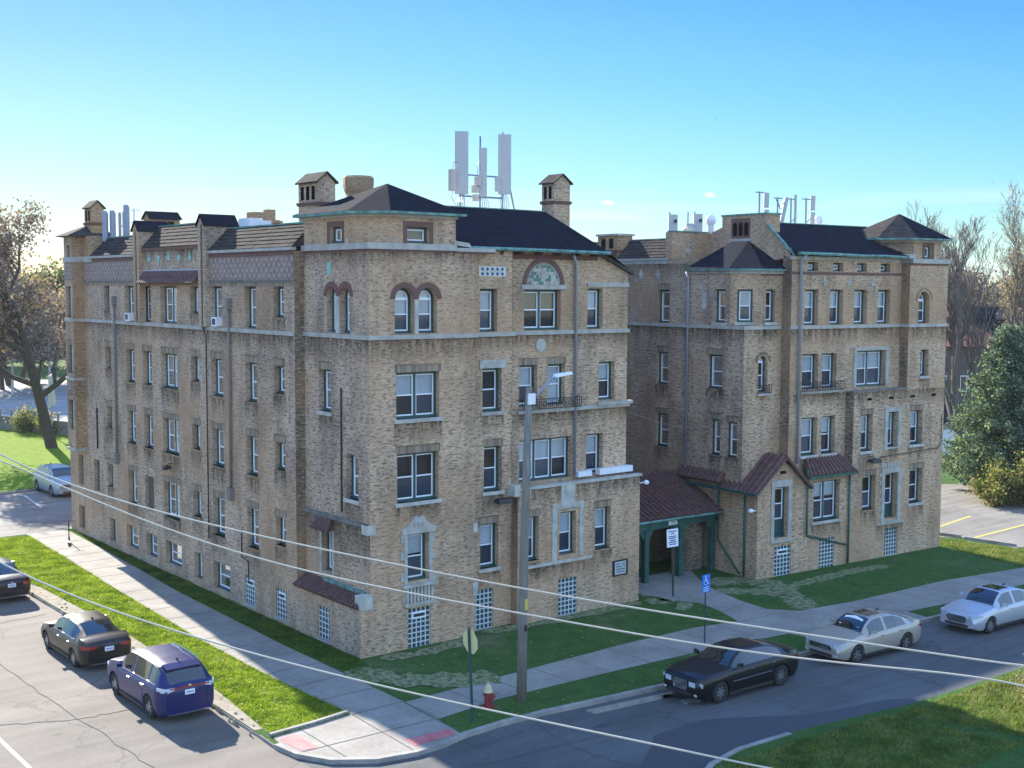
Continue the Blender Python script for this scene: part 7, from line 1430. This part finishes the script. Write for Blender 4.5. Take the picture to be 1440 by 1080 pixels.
# ================================================================== BACKGROUND RIGHT: houses
M['redroof'] = noisy('orange_red_roof', (.50, .17, .11), (.34, .12, .09), 2, .8); M['housebrick'] = mat('dark_house_brick', (.10, .085, .08), .9); M['siding'] = mat('dark_siding', (.03, .032, .038), .8)
def house(label, loc, rz, w, d, h, hr, roofm, wallm, hip=1.5, extra=None):
    t = thing('house', label, 'house', loc, rz, 'houses beyond the car park'); mb = MB(); mb.box(-w / 2, w / 2, -d / 2, d / 2, -.2, h); mb.build('wall', wallm, t)
    mb = MB(); o = .5; e = [(-w / 2 - o, -d / 2 - o, h), (w / 2 + o, -d / 2 - o, h), (w / 2 + o, d / 2 + o, h), (-w / 2 - o, d / 2 + o, h)]; a, b = (-w / 2 + hip, 0, h + hr), (w / 2 - hip, 0, h + hr)
    quad_rows([e[0], e[1], b, a], 9, .03, mb); quad_rows([e[2], e[3], a, b], 9, .03, mb); mb.poly([e[1], e[2], b]); mb.poly([e[3], e[0], a]); mb.poly([(p[0], p[1], h - .02) for p in e]); rf = mb.build('roof', roofm, t)
    mb = MB(); mb.box(w * .1, w * .1 + .8, -.3, .5, h + .5, h + hr + 1.4); mb.build('chimney', M['brick_dark'], rf)
    for z in (1.0, 3.9):
        for i in range(4):
            x = -w / 2 + w * (i + .5) / 4; mb = MB(); mb.box(x - .6, x + .6, -d / 2 - .06, -d / 2 - .003, z, z + 1.5); wn_ = mb.build('window', M['white_metal'], t); mb = MB()
            for k_ in (-1, 1): mb.box(x + k_ * .3 - .25, x + k_ * .3 + .25, -d / 2 - .075, -d / 2 - .062, z + .08, z + 1.42)
            mb.build('pane', M['cglass'], wn_)
    return t
p_ = px(1342, 600, 118)
hz = house('brick house with a steep orange-red tiled roof seen just right of the turret', (p_.x - 1.2, p_.y + 1.5, 0), R(-35), 10, 8.5, 8.1, 2.3, M['redroof'], M['housebrick'], 2.6)
p_ = px(1440, 600, 124)
h2 = house('dark-roofed house with a white-trimmed dormer at the right edge of the photo', (p_.x + 1.0, p_.y + 2, 0), R(-35), 11, 9, 8.0, 3.6, M['slate'], M['housebrick'], .3)
mb = MB(); mb.box(-2.6, 2.2, -5.0, -1.0, 8.5, 10.4); d_ = mb.build('dormer', M['siding'], h2); mb = MB(); mb.hexa([(-2.9, -5.3, 10.35), (2.5, -5.3, 10.35), (2.5, -1, 10.35), (-2.9, -1, 10.35), (-2.9, -5.2, 10.5), (2.5, -5.2, 10.5), (2.2, -1.5, 11.4), (-2.4, -1.5, 11.4)]); mb.build('dormer_roof', M['slate'], d_)
mb = MB(); mb.box(-2.95, 2.55, -5.36, -5.31, 10.25, 10.42); mb.box(.9, 1.5, -5.06, -5.01, 8.8, 10.0); mb.build('dormer_trim', M['white_metal'], d_)
p_ = px(1330, 600, 102); t = thing('garage', 'low pale-walled garage glimpsed between the end turret and the evergreen', 'garage', (p_.x, p_.y, 0), R(-35)); mb = MB(); mb.box(-4, 4, -3, 3, -.1, 2.6); mb.build('wall', M['antenna'], t); mb = MB(); mb.hexa([(-4.4, -3.4, 2.6), (4.4, -3.4, 2.6), (4.4, 3.4, 2.6), (-4.4, 3.4, 2.6), (-4.4, -.1, 4.1), (4.4, -.1, 4.1), (4.4, .1, 4.1), (-4.4, .1, 4.1)]); mb.build('roof', M['slate'], t); mb = MB(); mb.box(-1.5, 1.5, -3.06, -3.003, 0, 2.1); mb.build('door', M['white_metal'], t)
hb = MB(); hb.box(-420, 620, -110, 560, -1.2, 27.5); hz_ = hb.build('haze', [], uv=False); kind(hz_, 'stuff')
m = bpy.data.materials.new('haze'); m.use_nodes = True; t = m.node_tree; t.nodes.clear(); o = t.nodes.new('ShaderNodeOutputMaterial'); v = t.nodes.new('ShaderNodeVolumePrincipled'); v.inputs['Color'].default_value = (.88, .94, 1, 1); v.inputs['Density'].default_value = .00013; v.inputs['Anisotropy'].default_value = .2
t.links.new(v.outputs[0], o.inputs['Volume']); hz_.data.materials.append(m)
bpy.context.view_layer.update()
